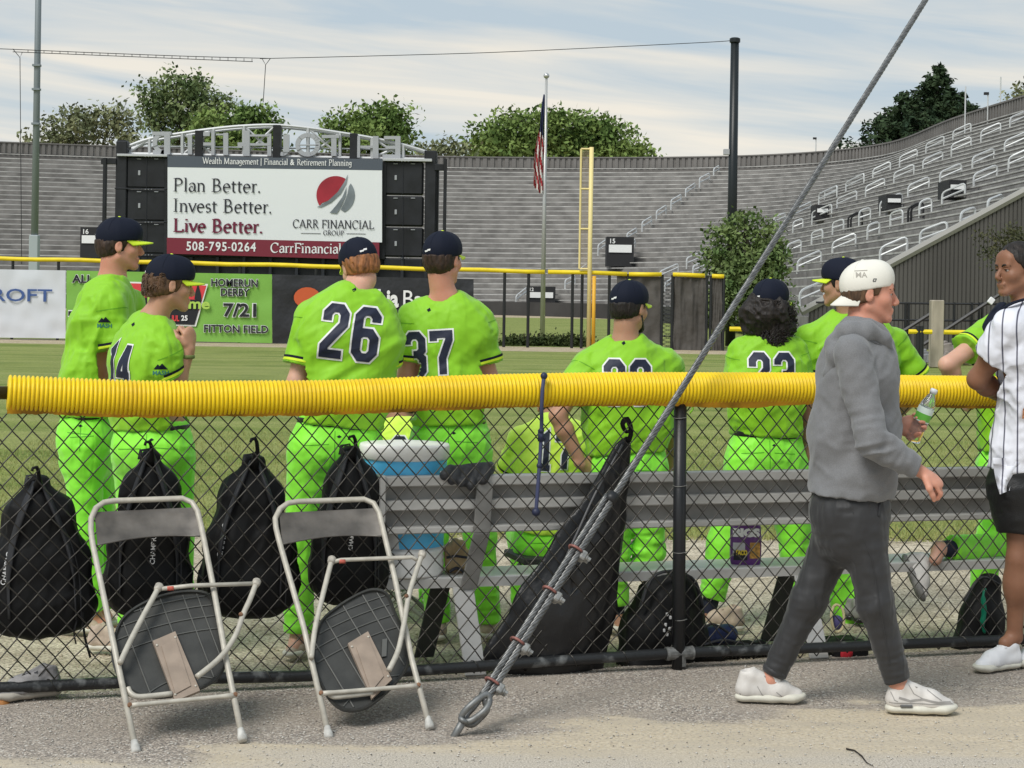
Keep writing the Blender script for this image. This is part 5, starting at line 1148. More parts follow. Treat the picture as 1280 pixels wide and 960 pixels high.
# ============================================================ FOLDING CHAIRS
def planemap(a, b, c):
    n = nrm(np.cross(b-a, c-a)); n = n if n[1] < 0 else -n
    def f(px, py, off=0.0):
        x, z = ray(px, py); d = np.array([x, 1, z]); o = np.array([0, 0, EYE]); t = ((a+n*off-o)@n)/(d@n); return o+d*t
    return f, n
M_ch = mat('chair_enamel', (.47, .44, .38), .45, .1, var=.10, vscale=30, bump=.25, bscale=120, bdist=.002)
M_rust = mat('rust', (.20, .105, .06), .85, var=.4, vscale=60)
M_chb = mat('chair_back', (.09, .082, .075), .38, .25, col2=(.17, .155, .14), vscale=9, var=.1, bump=.1, bscale=30)
M_seat = mat('seat_plastic', (.040, .040, .037), .5, var=.2, vscale=12, bump=.2, bscale=60, bdist=.003)
M_plate = mat('tan_plate', (.30, .235, .185), .5, var=.12, vscale=14)
def chair(label, dxf, knobs, bar, armL, armR, bot, seat, plate, feet, frame_, panel, cross, rib_dir, sticker=None):
    fl_, fr_ = Gp(*feet[0]), Gp(*feet[1]); tp = F(*frame_[7], -.055); C, n = planemap(fl_+[0, 0, .01], fl_+FDIR*.4+[0, 0, .01], tp)
    t = thing('folding_chair', label, 'chair', (fl_+fr_)/2, 'folded steel chairs leaning on the fence')
    mb = MB(); P = [C(*q) for q in frame_]; mb.tube(P, .0115, 12); mb.build('frame', M_ch, t, smooth=True)
    for q in (frame_[0], frame_[-1]):
        mb = MB(); p = C(*q); d = nrm(C(q[0]-6, q[1]-30)-p) if q is frame_[0] else nrm(C(q[0]-6, q[1]-30)-p); mb.lathe([(.009, -.012), (.017, -.01), (.0175, .008), (.013, .03), (.012, .04)], p, d, 14); mb.build('foot_cap', mat('foot_cap', (.50, .49, .46), .6, var=.2, vscale=30), t, smooth=True)
    # back panel: curved sheet between the uprights, hemmed lower edge
    n1, n2 = 20, 8; V = []
    (tl, tr, br, bl_) = panel
    for j in range(n2+1):
        v = j/n2
        for i in range(n1+1):
            u = i/n1; top = np.array(tl)*(1-u)+np.array(tr)*u; bo = np.array(bl_)*(1-u)+np.array(br)*u+np.array([0, -5*math.sin(PI*u)*1.0]); q = top*(1-v)+bo*v; V.append(C(q[0], q[1], -.03*math.sin(PI*u)**.7-.002))
    V = np.array(V); fs = [(j*(n1+1)+i, j*(n1+1)+i+1, (j+1)*(n1+1)+i+1, (j+1)*(n1+1)+i) for j in range(n2) for i in range(n1)]; N = len(V)
    mk('back_panel', np.concatenate([V, V-n*.004]), fs+[tuple(np.array(f)[::-1]+N) for f in fs], M_chb, t, smooth=True)
    mb = MB(); mb.tube(V[n2*(n1+1):]-n*.001, .0035, 6); mb.build('panel_hem', M_chb, t, smooth=True)
    mb = MB(); a, b = C(*cross[0], .012), C(*cross[1], .012); d = b-a; mb.tube([a, a+d*.08, a+d*.14, a+d*.86, a+d*.92, b], [.010, .010, .0085, .0085, .010, .010], 10); mb.build('cross_bar', M_ch, t, smooth=True)
    for q in cross: mb = MB(); p = C(*q, .012); mb.lathe([(.008, 0), (.008, .010), (.004, .012), (.001, .013)], p, n, 12); mb.build('rivet', M_rust, t)
    for nm, pl, off in (('rear_leg', armL, .03), ('rear_leg', armR, .03)):
        P = catmull([C(*q, off) for q in pl], 24); mb = MB(); mb.tube(P, .0105, 12); mb.build(nm, M_ch, t, smooth=True)
        mb = MB(); d = nrm(P[0]-P[1]); mb.lathe([(.0125, -.022), (.016, -.012), (.017, .004), (.013, .009), (.004, .010)], P[0], d, 14); mb.build('foot_cap', mat('knob', (.40, .37, .32), .5, var=.3, vscale=40), t, smooth=True)
    mb = MB(); mb.tube([C(*q, .03) for q in bar], .0085, 10); mb.build('spreader_bar', M_ch, t, smooth=True)
    q0, q1 = np.array(bar[0], float), np.array(bar[-1], float); mb = MB(); mb.tube([C(*(q0+(q1-q0)*k), .0305) for k in (.06, .13)], .0088, 10); mb.build('red_paint', mat('red_paint', (.45, .10, .07), .6, var=.4, vscale=60), t, smooth=True)
    mb = MB(); mb.tube(catmull([C(*q, -.006) for q in bot], 16), .0105, 10); mb.build('lower_loop', M_ch, t, smooth=True)
    # seat shell, seen from below, with raised ribs
    S2 = catmull([(*q, 0) for q in seat+[seat[0]]], 64)[:, :2][:-1]; cen = S2.mean(0)
    V = [C(*q, -.022) for q in S2]+[C(*(cen+(q-cen)*.965), -.014) for q in S2]+[C(*(cen+(q-cen)*.93), -.026) for q in S2]+[C(*q, -.045) for q in S2]; N = len(S2); fs = [tuple(range(2*N, 3*N))]
    for i in range(N): j = (i+1) % N; fs += [(i, j, N+j, N+i), (N+i, N+j, 2*N+j, 2*N+i), (3*N+i, 3*N+j, j, i)]
    fs.append(tuple(range(3*N, 4*N))[::-1]); sh = mk('seat', V, fs, M_seat, t)
    def inside(q):
        c = False; j = N-1
        for i in range(N):
            if (S2[i][1] > q[1]) != (S2[j][1] > q[1]) and q[0] < (S2[j][0]-S2[i][0])*(q[1]-S2[i][1])/(S2[j][1]-S2[i][1])+S2[i][0]: c = not c
            j = i
        return c
    a = math.radians(rib_dir); e1 = np.array([math.cos(a), -math.sin(a)]); e2 = np.array([math.sin(a), math.cos(a)])
    def curve(f):
        run = []
        for s in np.linspace(-110, 110, 90):
            q = f(s); 
            if inside(cen+(q-cen)*1.07): run.append(C(*q, -.0235))
            else:
                if len(run) > 3: mb = MB(); mb.tube(run, .0028, 5); mb.build('rib', mat('seat_rib', (.10, .10, .093), .5), sh)
                run = []
        if len(run) > 3: mb = MB(); mb.tube(run, .0028, 5); mb.build('rib', mat('seat_rib', (.10, .10, .093), .5), sh)
    for k in (-52, -40, -26, -10): curve(lambda s, k=k: cen+e1*s+e2*(k+s*s*.0012))
    curve(lambda s: cen+e1*s*.6+e2*(44+s*s*.002))
    for k in (-44, -18, 10, 38, 55): curve(lambda s, k=k: cen+e1*(k+s*.12)+e2*s)
    P = [C(*q, -.004) for q in plate]; mb = MB(); mb.prism(P, -n*.014); pl = mb.build('hinge_plate', M_plate, t)
    pc = np.array(plate, float).mean(0); mb = MB(); mb.prism([C(*(pc+(np.array(q)-pc)*[.62, .80]), .001) for q in plate], -n*.004); mb.build('pressed_panel', M_plate, pl)
    for q in plate: u = pc+(np.array(q)-pc)*.82; mb = MB(); mb.lathe([(.005, 0), (.004, .003), (.001, .004)], C(*u, -.003), n, 8); mb.build('rivet', M_ch, pl)
    for q in (armL[-1], (armR[2][0]-3, armR[2][1])): mb = MB(); mb.lathe([(.009, 0), (.007, .006), (.002, .008)], C(*q, .012 if q is armL[-1] else .04), n, 10); mb.build('rivet', M_rust, t)
    if sticker: mb = MB(); mb.prism([C(*q, -.018) for q in sticker], -n*.002); mb.build('moulded_label', mat('seat_rib', (.10, .10, .093), .5), t)
    return t
c1f = [(170, 938), (140, 795), (116, 680)] + [(113.5, 662), (114, 648), (120, 635), (130, 628), (142, 626)] + [(228, 623), (240, 628), (247, 639), (252, 660), (265, 725), (284, 830), (303, 923)]
def reorder(fr): return fr
def mkchair(label, fr, **k):
    ft = (fr[0], fr[-1]); return chair(label, 0, None, k['bar'], k['armL'], k['armR'], k['bot'], k['seat'], k['plate'], ft, fr, k['panel'], k['cross'], k['rib'], k.get('st'))
mkchair('left of the two rusty beige folding chairs leaning on the fence', c1f, bar=[(202, 736), (240, 732), (316, 729.5)], armL=[(199, 733), (190, 750), (178, 772), (162, 803), (150, 829)], armR=[(321, 727), (313, 748), (304, 768), (294, 795), (275, 822), (246, 846)],
        bot=[(160, 860), (164, 867), (176, 871), (215, 867)], seat=[(139, 805), (150, 775), (172, 756), (205, 742), (240, 737), (262, 742), (271, 762), (280, 800), (283, 828), (272, 850), (242, 866), (200, 874), (168, 869), (149, 850), (140, 828)],
        plate=[(191, 801), (219, 789), (250, 863), (219, 876)], panel=[(118, 640), (246, 634), (250, 670), (122, 681)], cross=[(162, 882), (294, 869)], rib=14)
c2f = [(411, 920), (380, 785), (350, 680)] + [(345, 660), (344, 648), (350, 636), (360, 629), (372, 627)] + [(455, 624), (467, 629), (474, 641), (478, 658), (493, 720), (515, 825), (537, 908)]
mkchair('right of the two folding chairs, beside the steel cable anchor', c2f, bar=[(418, 702), (426, 700), (515, 696.5), (521, 700)], armL=[(415, 699), (410, 718), (402, 750), (394, 785), (389, 823)], armR=[(528, 692), (520, 715), (511, 745), (504, 785), (497, 815), (486, 838)],
        bot=[(412, 868), (418, 871), (432, 870), (466, 866)], seat=[(391, 805), (400, 776), (424, 755), (452, 739), (470, 735), (485, 741), (494, 762), (506, 792), (512, 828), (500, 850), (480, 871), (456, 888), (430, 890), (411, 876), (397, 850), (390, 826)],
        plate=[(435, 804), (460, 789), (490, 849), (465, 873)], panel=[(349, 641), (473, 635), (477, 670), (353, 680)], cross=[(401, 867), (523, 857)], rib=24, st=[(478, 799), (484, 798), (483, 820), (477, 821)])
# ============================================================ STEEL CABLE
M_cab = mat('steel_strand', (.17, .17, .168), .42, .7, var=.3, vscale=40)
M_galv = mat('galv_clip', (.30, .30, .29), .5, .5, var=.25, vscale=40)
M_pink = mat('pink_bolt', (.24, .10, .085), .5, .2, var=.3, vscale=50)
ca = Gp(567, 920); dA, dT = ca[1], 9.4
cb_ = W(1160, -5, dT); cb_ = W(600, 888, dA+.10)+(cb_-W(600, 888, dA+.10))*1.7
def on_cable(px, py):
    "point of the straight cable nearest the pixel, found along its 3D line"
    x, z = ray(px, py); best = None
    A0, B0 = W(600, 888, dA+.10), cb_
    ts = np.linspace(0, 1, 4000); P = A0+(B0-A0)*ts[:, None]; e = (P[:, 0]/P[:, 1]-x)**2+((P[:, 2]-EYE)/P[:, 1]-z)**2; return P[e.argmin()]
gw = thing('guy_cable', 'thick twisted steel guy cable rising diagonally across the picture from its ground anchor', 'cable', ca)
def twisted(P0, P1, R, nst, lay, name, wob=0.0):
    d = P1-P0; L = np.linalg.norm(d); d = d/L; u = nrm(np.cross(d, [0, 1, 0])); w = np.cross(d, u); n = int(L/lay*9)+2; s = np.linspace(0, L, n)
    mb = MB(); rs = R*.42
    for k in range(nst):
        a = s/lay*2*PI+k*2*PI/nst; mb.tube(P0+d*s[:, None]+(R-rs)*(np.cos(a)[:, None]*u+np.sin(a)[:, None]*w), rs, 6)
    mb.build(name, M_cab, gw, smooth=True)
A1 = on_cable(606, 878); d_c = nrm(cb_-A1); up_c = nrm(np.cross(d_c, np.cross([0, -1, 0], d_c)))
twisted(A1, cb_, .0155, 6, .17, 'main_strand')
side = nrm(np.cross(d_c, [0, 1, 0])); side = side if side[0] < 0 else -side
twisted(A1+side*.024, on_cable(766, 618)+side*.026-d_c*.02, .0135, 6, .16, 'tail_strand')
mb = MB(); q = on_cable(763, 622)+side*.006; mb.cyl(q-d_c*.02, q+d_c*.02, .026, 12, mi=0); mb.build('tape_wrap', M_blk, gw, smooth=True)
for x, y in ((720, 690), (687, 741), (648, 806), (617, 857)):
    p = on_cable(x, y)+side*.012; u = side; w = nrm(np.cross(d_c, u)); w = w if w[1] < 0 else -w
    cl_ = MB(); cl_.bbox(p-u*.032, [.013, .020, .024], np.array([u, d_c, w]), b=.006); cl_.bbox(p-u*.045, [.008, .010, .02], np.array([u, d_c, w]), b=.004); o = cl_.build('clip_saddle', M_galv, gw, smooth=False)
    for s in (-1, 1): mb = MB(); mb.lathe([(.009, -.006), (.009, .006)], p-u*.058+w*.013*s, u, 6); mb.build('nut', M_galv, o)
    mb = MB(); th = np.linspace(-.5, PI+.5, 14); mb.tube([p+w*.024*math.cos(a)+u*(.034*math.sin(a)+.0)+d_c*.006 for a in th], .0058, 8); mb.build('u_bolt', M_pink, o, smooth=True)
# thimble eye, socket and anchor rod
E0 = A1; loop = [E0+side*.024, W(592, 884, dA+.06), W(584, 893, dA+.04), W(582, 903, dA+.02), W(590, 906, dA+.02), W(600, 898, dA+.04), W(609, 887, dA+.06), E0]
mb = MB(); mb.tube(catmull(loop, 30), .012, 8); mb.build('cable_eye', M_cab, gw, smooth=True)
M_anc = mat('anchor_steel', (.20, .205, .205), .5, .6, var=.2, vscale=30)
an = thing('ground_anchor', 'forged grey anchor rod and eye nut holding the cable at the ground', 'anchor', ca)
mb = MB(); mb.tube(catmull([W(577, 903, dA+.02), W(578, 893, dA-.0), W(590, 880, dA), W(607, 868, dA+.03), W(612, 876, dA+.03), W(606, 888, dA+.0), W(590, 900, dA-.0), W(577, 903, dA)], 26), .0125, 8); mb.build('eye', M_anc, an, smooth=True)
mb = MB(); p0, p1 = W(581, 898, dA), ca-[.02, 0, .04]; mb.cyl(p0, p1, .0155, 12, .013); mb.build('rod', M_anc, an, smooth=True)
mb = MB(); q = W(579.5, 900, dA); mb.lathe([(.020, -.008), (.022, 0), (.020, .008)], q, nrm(p1-p0), 12); mb.build('collar', M_anc, an, smooth=True)
# ============================================================ BAGS
M_bag = mat('bag_nylon', (.006, .006, .0065), .6, bump=.25, bscale=300, bdist=.001, spec=.3); M_bag2 = mat('bag_grey', (.028, .029, .033), .6, bump=.3, bscale=200, bdist=.003)
M_zip = mat('zip_silver', (.3, .3, .3), .4, .5)
def hang_bag(label, cx, top, bot, wl, wr, hook, seed, txt=None, lean=0):
    "soft backpack hung on the mesh; wl/wr half widths in px, hook pixel"
    o = .115; k = 1/FPX*F(cx, (top+bot)/2, o)[1]; base = F(cx, bot, o); t = thing('backpack', label, 'backpack', base, 'black backpacks hung on the chain-link mesh')
    s = SDF(.03); P = [F(cx+lean*.9, top+8, o+.02), F(cx+lean*.6, top+(bot-top)*.22, o+.03), F(cx+lean*.2, top+(bot-top)*.55, o+.04), F(cx-lean*.1, top+(bot-top)*.8, o+.04), F(cx-lean*.2, bot-22, o+.035)]
    hw = (wl+wr)/2*k; s.loft(P, [(hw*.22, .035), (hw*.62, .07), (hw*.9, .095), (hw*.98, .10), (hw*.88, .085)], FDIR, k=.04, p=2.6)
    body = sdf_part('body', s, .008, M_bag, t, blend_disp(folds(.006, 9, seed, (0, 0, 1), .45), folds(.0025, 28, seed+5, (.3, 0, 1), .5)), .02)
    bv = bvh_of(body)
    for sg in (-1, 1):
        pts = []; 
        for f in np.linspace(0, 1, 16):
            x = cx+lean*(.9-1.0*f)+sg*(4+(wl if sg < 0 else wr)*.62*math.sin(min(1, f*1.3)*PI*.5)); y = top+4+(bot-top)*.88*f; q = F(x, y, 0); rz = np.array([0, 0, 0])
            h = bv.ray_cast(Vector(F(x, y, -.3)), Vector(F(x, y, .5)-F(x, y, -.3)).normalized()); pts.append(np.array(h[0])-FN*.006 if h[0] is not None else F(x, y, o-.03))
        mb = MB(); mb.tube(pts, np.interp(np.linspace(0, 1, 16), [0, .15, .6, .75, 1], [.014, .026, .024, .012, .009]), 10, flat=.4); mb.build('shoulder_strap', M_bag2, t, smooth=True)
    hx, hy = hook; a, b = F(hx, hy, .01), F(hx, hy+4, .03); tp = F(cx+lean*.9, top+12, o-.02)
    mb = MB(); mb.tube([tp, (tp+F(hx+3, hy+14, .05))/2, F(hx+3, hy+14, .05), F(hx+2, hy+4, .03), F(hx, hy-1, .012), F(hx-5, hy, .0), F(hx-6, hy+4, .0)], [.022, .018, .009, .008, .007, .006, .006], 8); mb.build('hook', M_bag, t, smooth=True)
    mb = MB(); mb.tube([F(cx-14+lean, top+8, o-.045), F(cx-12+lean, top-3, o-.03), F(cx-2+lean, top-5, o-.03), F(cx+2+lean, top+8, o-.045)], .008, 7, flat=.5); mb.build('grab_handle', M_bag2, t, smooth=True)
    mb = MB(); z0 = []
    for f in np.linspace(.1, .95, 14):
        x = cx+lean*(.9-f)+wr*.80*math.sin(min(1, f*1.4)*PI*.5); h = bv.ray_cast(Vector(F(x, top+(bot-top)*f, -.3)), Vector(F(x, top+(bot-top)*f, .5)-F(x, top+(bot-top)*f, -.3)).normalized())
        if h[0] is not None: z0.append(np.array(h[0])-FN*.001)
    if len(z0) > 3: mb.tube(z0, .003, 5); mb.build('zip', M_bag2, t)
    if txt:
        x, y, sz, ang = txt; V, fs = text_geo('CHAMPRO', sz/FPX*7.5*.95, .012); a = math.radians(ang); ux = FDIR*math.cos(a)+np.array([0, 0, math.sin(a)]); uz = -FDIR*math.sin(a)+np.array([0, 0, math.cos(a)])
        decal('lettering', V, fs, mat('ink_white', (.8, .8, .8)), bv, F(x, y, .0), ux, uz, t, .003, .02, .2, .6)
    return t
hang_bag('leftmost black backpack hanging on the fence, cut by the left border', 52, 598, 793, 60, 62, (46, 585), 3, (7, 735, 9, 80), -6)
hang_bag('black backpack hanging behind the left folding chair', 186, 566, 765, 52, 50, (187, 553), 4, (195, 708, 9, 88), 2)
b3 = hang_bag('black backpack hanging between the two folding chairs', 312, 572, 768, 58, 56, (319, 549), 5, (280, 700, 9.5, 80), 6)
hang_bag('black backpack hanging behind the right folding chair next to the blue cooler', 436, 560, 752, 46, 46, (442, 546), 6, (443, 690, 8, 85), 3)
for x0, y0, x1, y1 in ((104, 765, 113, 822), (96, 775, 95, 805)):
    t = [o for o in bpy.data.objects if o.name.startswith('backpack')][0]; mb = MB(); mb.tube(catmull([F(x0, y0, .06), F((x0+x1)/2-3, (y0+y1)/2, .05), F(x1, y1, .05)], 8), .005, 6, flat=.35); mb.build('loose_strap', M_bag, t)
# tall equipment bag hung by its tip
eb = thing('equipment_bag', 'long shiny black equipment bag hung by its tip and fanning out to the ground', 'bag', F(680, 842, .12))
s = SDF(.03); sq = (FN, 2.6)
s.ops = s.ops; s.chain([F(782, 548, .07), F(765, 600, .075), F(738, 680, .085), F(700, 770, .09), F(684, 826, .10)], [.010, .062, .135, .20, .21], k=.03, sq=sq)
s.chain([F(778, 560, .07), F(720, 655, .075), F(660, 755, .085), F(622, 820, .09)], [.02, .04, .055, .07], k=.03, sq=sq)
s.chain([F(783, 560, .08), F(768, 650, .085), F(752, 760, .09), F(735, 826, .1)], [.02, .035, .06, .07], k=.03, sq=sq)
s.plane(F(690, 846, .1), (0, 0, -1)); M_shiny = mat('bag_shiny', (.010, .010, .011), .33, bump=.3, bscale=18, bdist=.01)
sdf_part('body', s, .009, M_shiny, eb, blend_disp(folds(.010, 7, 8, F(785, 540, .1)-F(680, 840, .1), .25), folds(.005, 16, 9, F(785, 540, .1)-F(690, 840, .1), .3)), .035)
mb = MB(); c_ = F(784, 532, .045); mb.tube(catmull([F(786, 552, .06), F(789, 538, .04), F(784, 524, .02), F(778, 530, .03), F(783, 540, .05), F(790, 536, .04)], 16), .013, 8, flat=.6); mb.build('hanging_loop', M_bag, eb, smooth=True)
mb = MB(); mb.tube(catmull([F(778, 556, .045), F(745, 615, .02), F(722, 665, .0), F(690, 735, .0)], 10), .005, 6); mb.build('piping', mat('piping_grey', (.10, .10, .105), .4), eb, smooth=True)
# slumped black backpack, cap and navy bag under the bench
sb_ = thing('backpack', 'slumped black backpack with white buckles standing on the ground under the bench', 'backpack', F(828, 838, .2))
s = SDF(.04); s.loft([F(820, 826, .2), F(825, 790, .2), F(835, 750, .2), F(845, 730, .2)], [(.17, .10), (.165, .11), (.12, .10), (.07, .06)], FDIR, k=.04); s.cone(F(870, 800, .2), F(862, 745, .2), .06, .05)
bo = sdf_part('body', s, .009, M_bag, sb_, blend_disp(folds(.010, 8, 12, (0, 0, 1), .5), folds(.003, 26, 5)))
mb = MB(); mb.tube(catmull([F(800, 760, .09), F(815, 722, .09), F(842, 714, .1), F(868, 726, .12), F(878, 760, .12)], 14), .014, 8, flat=.5); mb.build('shoulder_strap', M_bag2, sb_, smooth=True)
for x, y in ((834, 768), (838, 772), (832, 781), (837, 786), (834, 793), (830, 788)): mb = MB(); mb.bbox(F(x, y, .075), [.006, .006, .008]); mb.build('buckle', mat('buckle', (.6, .6, .6), .5), sb_)
nb = thing('duffel_bag', 'small navy duffel bag under the bench right of the fence post', 'bag', F(895, 812, .25)); s = SDF(.03); s.cone(F(875, 797, .22), F(908, 793, .28), .05, .05, sq=((0, 0, 1), 1.15)); sdf_part('body', s, .009, mat('bag_navy', (.015, .025, .085), .6), nb, folds(.008, 14, 4)); 
mb = MB(); mb.tube(catmull([F(872, 792, .17), F(890, 780, .16), F(912, 792, .2)], 10), .006, 6); mb.build('carry_strap', M_bag2, nb)
kb = thing('gear_bag', 'low black gear bag lying on the ground along the bottom rail', 'bag', F(915, 828, .25)); s = SDF(.03); s.cone(F(870, 820, .2), F(950, 812, .24), .045, .04); s.plane(F(900, 836, .2)*[1, 1, 0], (0, 0, -1)); sdf_part('body', s, .009, M_bag, kb, folds(.012, 12, 9)); mb = MB(); mb.tube(catmull([F(880, 806, .14), F(905, 800, .14), F(935, 806, .16)], 10), .006, 6); mb.build('handle', M_bag2, kb)
rb = thing('duffel_bag', 'black bag with a green rubber tag standing on the ground at the right', 'bag', F(1222, 812, .2)); s = SDF(.04); s.loft([F(1222, 806, .2), F(1226, 770, .2), F(1236, 730, .2)], [(.125, .08), (.10, .08), (.05, .05)], FDIR, k=.03); sdf_part('body', s, .009, M_bag, rb, folds(.008, 9, 15))
mb = MB(); mb.tube(catmull([F(1231, 735, .10), F(1229, 745, .09), F(1230, 765, .09), F(1228, 780, .09), F(1231, 792, .09)], 14), [.006, .012, .006, .006, .013, .013, .015, .013, .013, .015, .011, .006, .009, .004], 8, flat=.6); mb.build('green_tag', mat('tag_green', (.0, .16, .09), .4), rb, smooth=True)
mb = MB(); mb.tube(catmull([F(1205, 752, .13), F(1225, 722, .12), F(1248, 730, .13)], 10), .012, 8, flat=.5); mb.build('handle', M_bag2, rb)
lb_ = thing('gear_bag', 'black bag with a red patch poking out under the bottom rail', 'bag', F(1052, 824, .15)); s = SDF(.02); s.box(F(1054, 812, .17), [.09, .09, .05], frame(FN), r=.03); o = sdf_part('body', s, .008, M_bag, lb_, folds(.006, 12, 9)); mb = MB(); s = SDF(.01); s.ell(F(1056, 818, .09), [.036, .02, .03]); sdf_part('red_patch', s, .006, mat('patch_red', (.50, .015, .03), .6), lb_, folds(.006, 30, 3))
gb = thing('pouch', 'small purple and cream drawstring pouch hanging below the bench seat', 'pouch', F(1046, 790, .2)); s = SDF(.01); s.ell(F(1046, 778, .19), [.028, .02, .034]); sdf_part('body', s, .005, mat('pouch_purple', (.08, .07, .19), .7), gb, folds(.003, 30, 3)); mb = MB(); mb.tube(catmull([F(1042, 758, .19), F(1039, 770, .17), F(1044, 790, .17), F(1054, 784, .17), F(1054, 764, .18), F(1047, 756, .19), F(1042, 758, .19)], 24), .007, 6); mb.build('trim', mat('pouch_cream', (.60, .52, .30), .7), gb, smooth=True)
# ============================================================ COOLER, GLOVES, SNACKS, LITTLE THINGS
co = F(503, 735, .36); cz = sz; kk = co[1]/FPX; Rr = 56*kk; hC = (735-551)*kk; M_cw = mat('cooler_white', (.84, .83, .81), .4); M_cbl = mat('cooler_blue', (.10, .52, .88), .4, var=.05, vscale=4)
base = np.array([co[0], co[1], cz]); cool = thing('drink_cooler', 'round blue and white drink cooler standing on the left end of the bench', 'cooler', base)
z_ = lambda y: max(.01, F(503, y, .20)[2]-sz)
mb = MB(); mb.lathe([(Rr*.86, 0), (Rr*.90, .006)]+[(Rr*(.90+(.022 if i % 2 else 0)), .008+i*.0135) for i in range(10)]+[(Rr*.90, z_(697))], base, n=48); mb.build('base_ring', M_cw, cool, smooth=True)
mb = MB(); mb.lathe([(Rr*.895, z_(698)), (Rr*.90, z_(690)), (Rr*.955, z_(576)), (Rr*.955, z_(574))], base, n=48); bd = mb.build('body', M_cbl, cool, smooth=True)
mb = MB(); mb.lathe([(Rr*.96, z_(577)), (Rr*1.005, z_(575)), (Rr*1.01, z_(561)), (Rr*.985, z_(558)), (Rr*.6, z_(557)), (Rr*.02, z_(557))], base, n=48); mb.build('lid', M_cw, cool, smooth=True)
bvc = bvh_of(bd); vd = nrm([base[0], base[1], 0]); ux = nrm(np.cross(vd, [0, 0, 1]))
V, fs = stroke2d([[(-.13, .40), (-.09, .38), (-.065, .30), (-.06, .18), (-.05, .10)]], .075); decal('white_panel', V, fs, M_cw, bvc, base-vd*.0+[0, 0, 0], ux, (0, 0, 1), cool, .002, .02, .5, 1)
mb = MB(); q = base+ux*Rr*1.0; mb.tube([q+[0, 0, z_(600)], q+ux*.03+[0, 0, z_(605)], q+ux*.03+[0, 0, z_(640)], q+[0, 0, z_(648)]], .012, 8); mb.build('handle', M_cw, cool, smooth=True)
q = base-ux*Rr*1.0; mb = MB(); mb.tube([q+[0, 0, z_(600)], q-ux*.02+[0, 0, z_(605)], q-ux*.02+[0, 0, z_(640)], q+[0, 0, z_(648)]], .012, 8); mb.build('handle', M_cw, cool, smooth=True)
g1 = thing('baseball_glove', 'tan leather baseball glove standing on the bench next to the cooler', 'glove', np.array([*F(571, 725, .34)[:2], sz])); s = SDF(.012); M_tan = mat('glove_tan', (.46, .33, .18), .6, var=.2, vscale=12, bump=.3, bscale=40)
s.ell(F(571, 700, .34), [.055, .04, .085]); s.cone(F(562, 708, .31), F(561, 684, .30), .02, .02); s.cone(F(569, 706, .30), F(569, 678, .29), .019, .019); s.cone(F(577, 706, .30), F(577, 680, .30), .018, .018); s.cone(F(583, 712, .31), F(584, 692, .31), .018, .016); s.ell(F(572, 716, .30), [.03, .03, .022], mode='sub'); sdf_part('leather', s, .005, M_tan, g1, folds(.002, 30, 3))
mb = MB(); mb.tube([F(558, 697, .28), F(570, 695, .27), F(584, 697, .28)], .006, 6); mb.build('lace', M_tx, g1); mb = MB(); mb.tube(arcp([F(562, 715, .27), F(571, 709, .265), F(582, 716, .27)], .03), .007, 6); mb.build('wrist_edge', M_tx, g1)
g2 = thing('batting_glove', 'dark grey batting glove draped over the top of the bench backrest', 'glove', F(586, 600, .14)); s = SDF(.012)
for x, y0, y1 in ((556, 594, 586), (566, 600, 588), (577, 603, 590), (589, 607, 590), (604, 600, 585)): s.cone(F(x, y0, .10), F(x+7, y1, .13), .021, .019)
s.cone(F(566, 589, .15), F(612, 585, .15), .024, .027); sdf_part('leather', s, .005, mat('glove_black', (.035, .036, .04), .5, bump=.3, bscale=50), g2, folds(.003, 35, 3)); mb = MB(); mb.tube([F(552, 590, .11), F(554, 596, .09)], .008, 6); mb.build('cuff_tab', mat('ink_white', (.8, .8, .8)), g2)
sn_ = thing('snack_bag', 'purple snack bag with white lettering standing on the bench seat', 'snack bag', np.array([*F(932, 708, .30)[:2], sz])); s = SDF(.01); ctr = (F(932, 681, .30)); hx_, hz_ = 19*ctr[1]/FPX, 27*ctr[1]/FPX; s.ell(ctr, [hx_*1.35, .035, hz_*1.25]); s.box(ctr, [hx_, .035, hz_], r=.004, mode='int' if False else 'add', k=.005) if False else None
for nv, dd in (((1, 0, 0), hx_), ((-1, 0, 0), hx_), ((0, 0, 1), hz_), ((0, 0, -1), hz_)): s.plane(ctr+np.array(nv)*dd, nv)
bo = sdf_part('pouch', s, .004, mat('snack_purple', (.12, .035, .19), .3), sn_, folds(.0015, 40, 3)); bvs = bvh_of(bo); k9 = ctr[1]/FPX
def snt(txt, x, y, sz_, w, m, b=.05, out=.003):
    V, fs = text_geo(txt, sz_*k9*1.37, b); V[:, 0] *= w*k9/(V[:, 0].max()-V[:, 0].min()); decal('lettering', V, fs, m, bvs, W(x, y, ctr[1]), (1, 0, 0), (0, 0, 1), sn_, out, .012, .2, .5)
def snq(nm, x0, y0, x1, y1, m, out=.0015): decal(nm, [(0, 0), ((x1-x0)*k9, 0), ((x1-x0)*k9, (y1-y0)*k9), (0, (y1-y0)*k9)], [(0, 1, 2, 3)], m, bvs, W(x0, y1, ctr[1]), (1, 0, 0), (0, 0, 1), sn_, out, .012, .2, .5)
snq('silver_print', 915, 677, 930, 694, mat('snack_silver', (.5, .5, .52), .4)); snq('black_print', 916, 687, 933, 699, M_ink, .002); snt('TACO', 918, 692, 6, 15, mat('snack_yellow', (.8, .6, .05), .5), .06, .004); snt('BIGS', 915, 669, 9.5, 34, M_wt, .07)
snq('chips_print', 936, 677, 949, 697, mat('snack_gold', (.50, .27, .06), .5, var=.5, vscale=60), .0018)
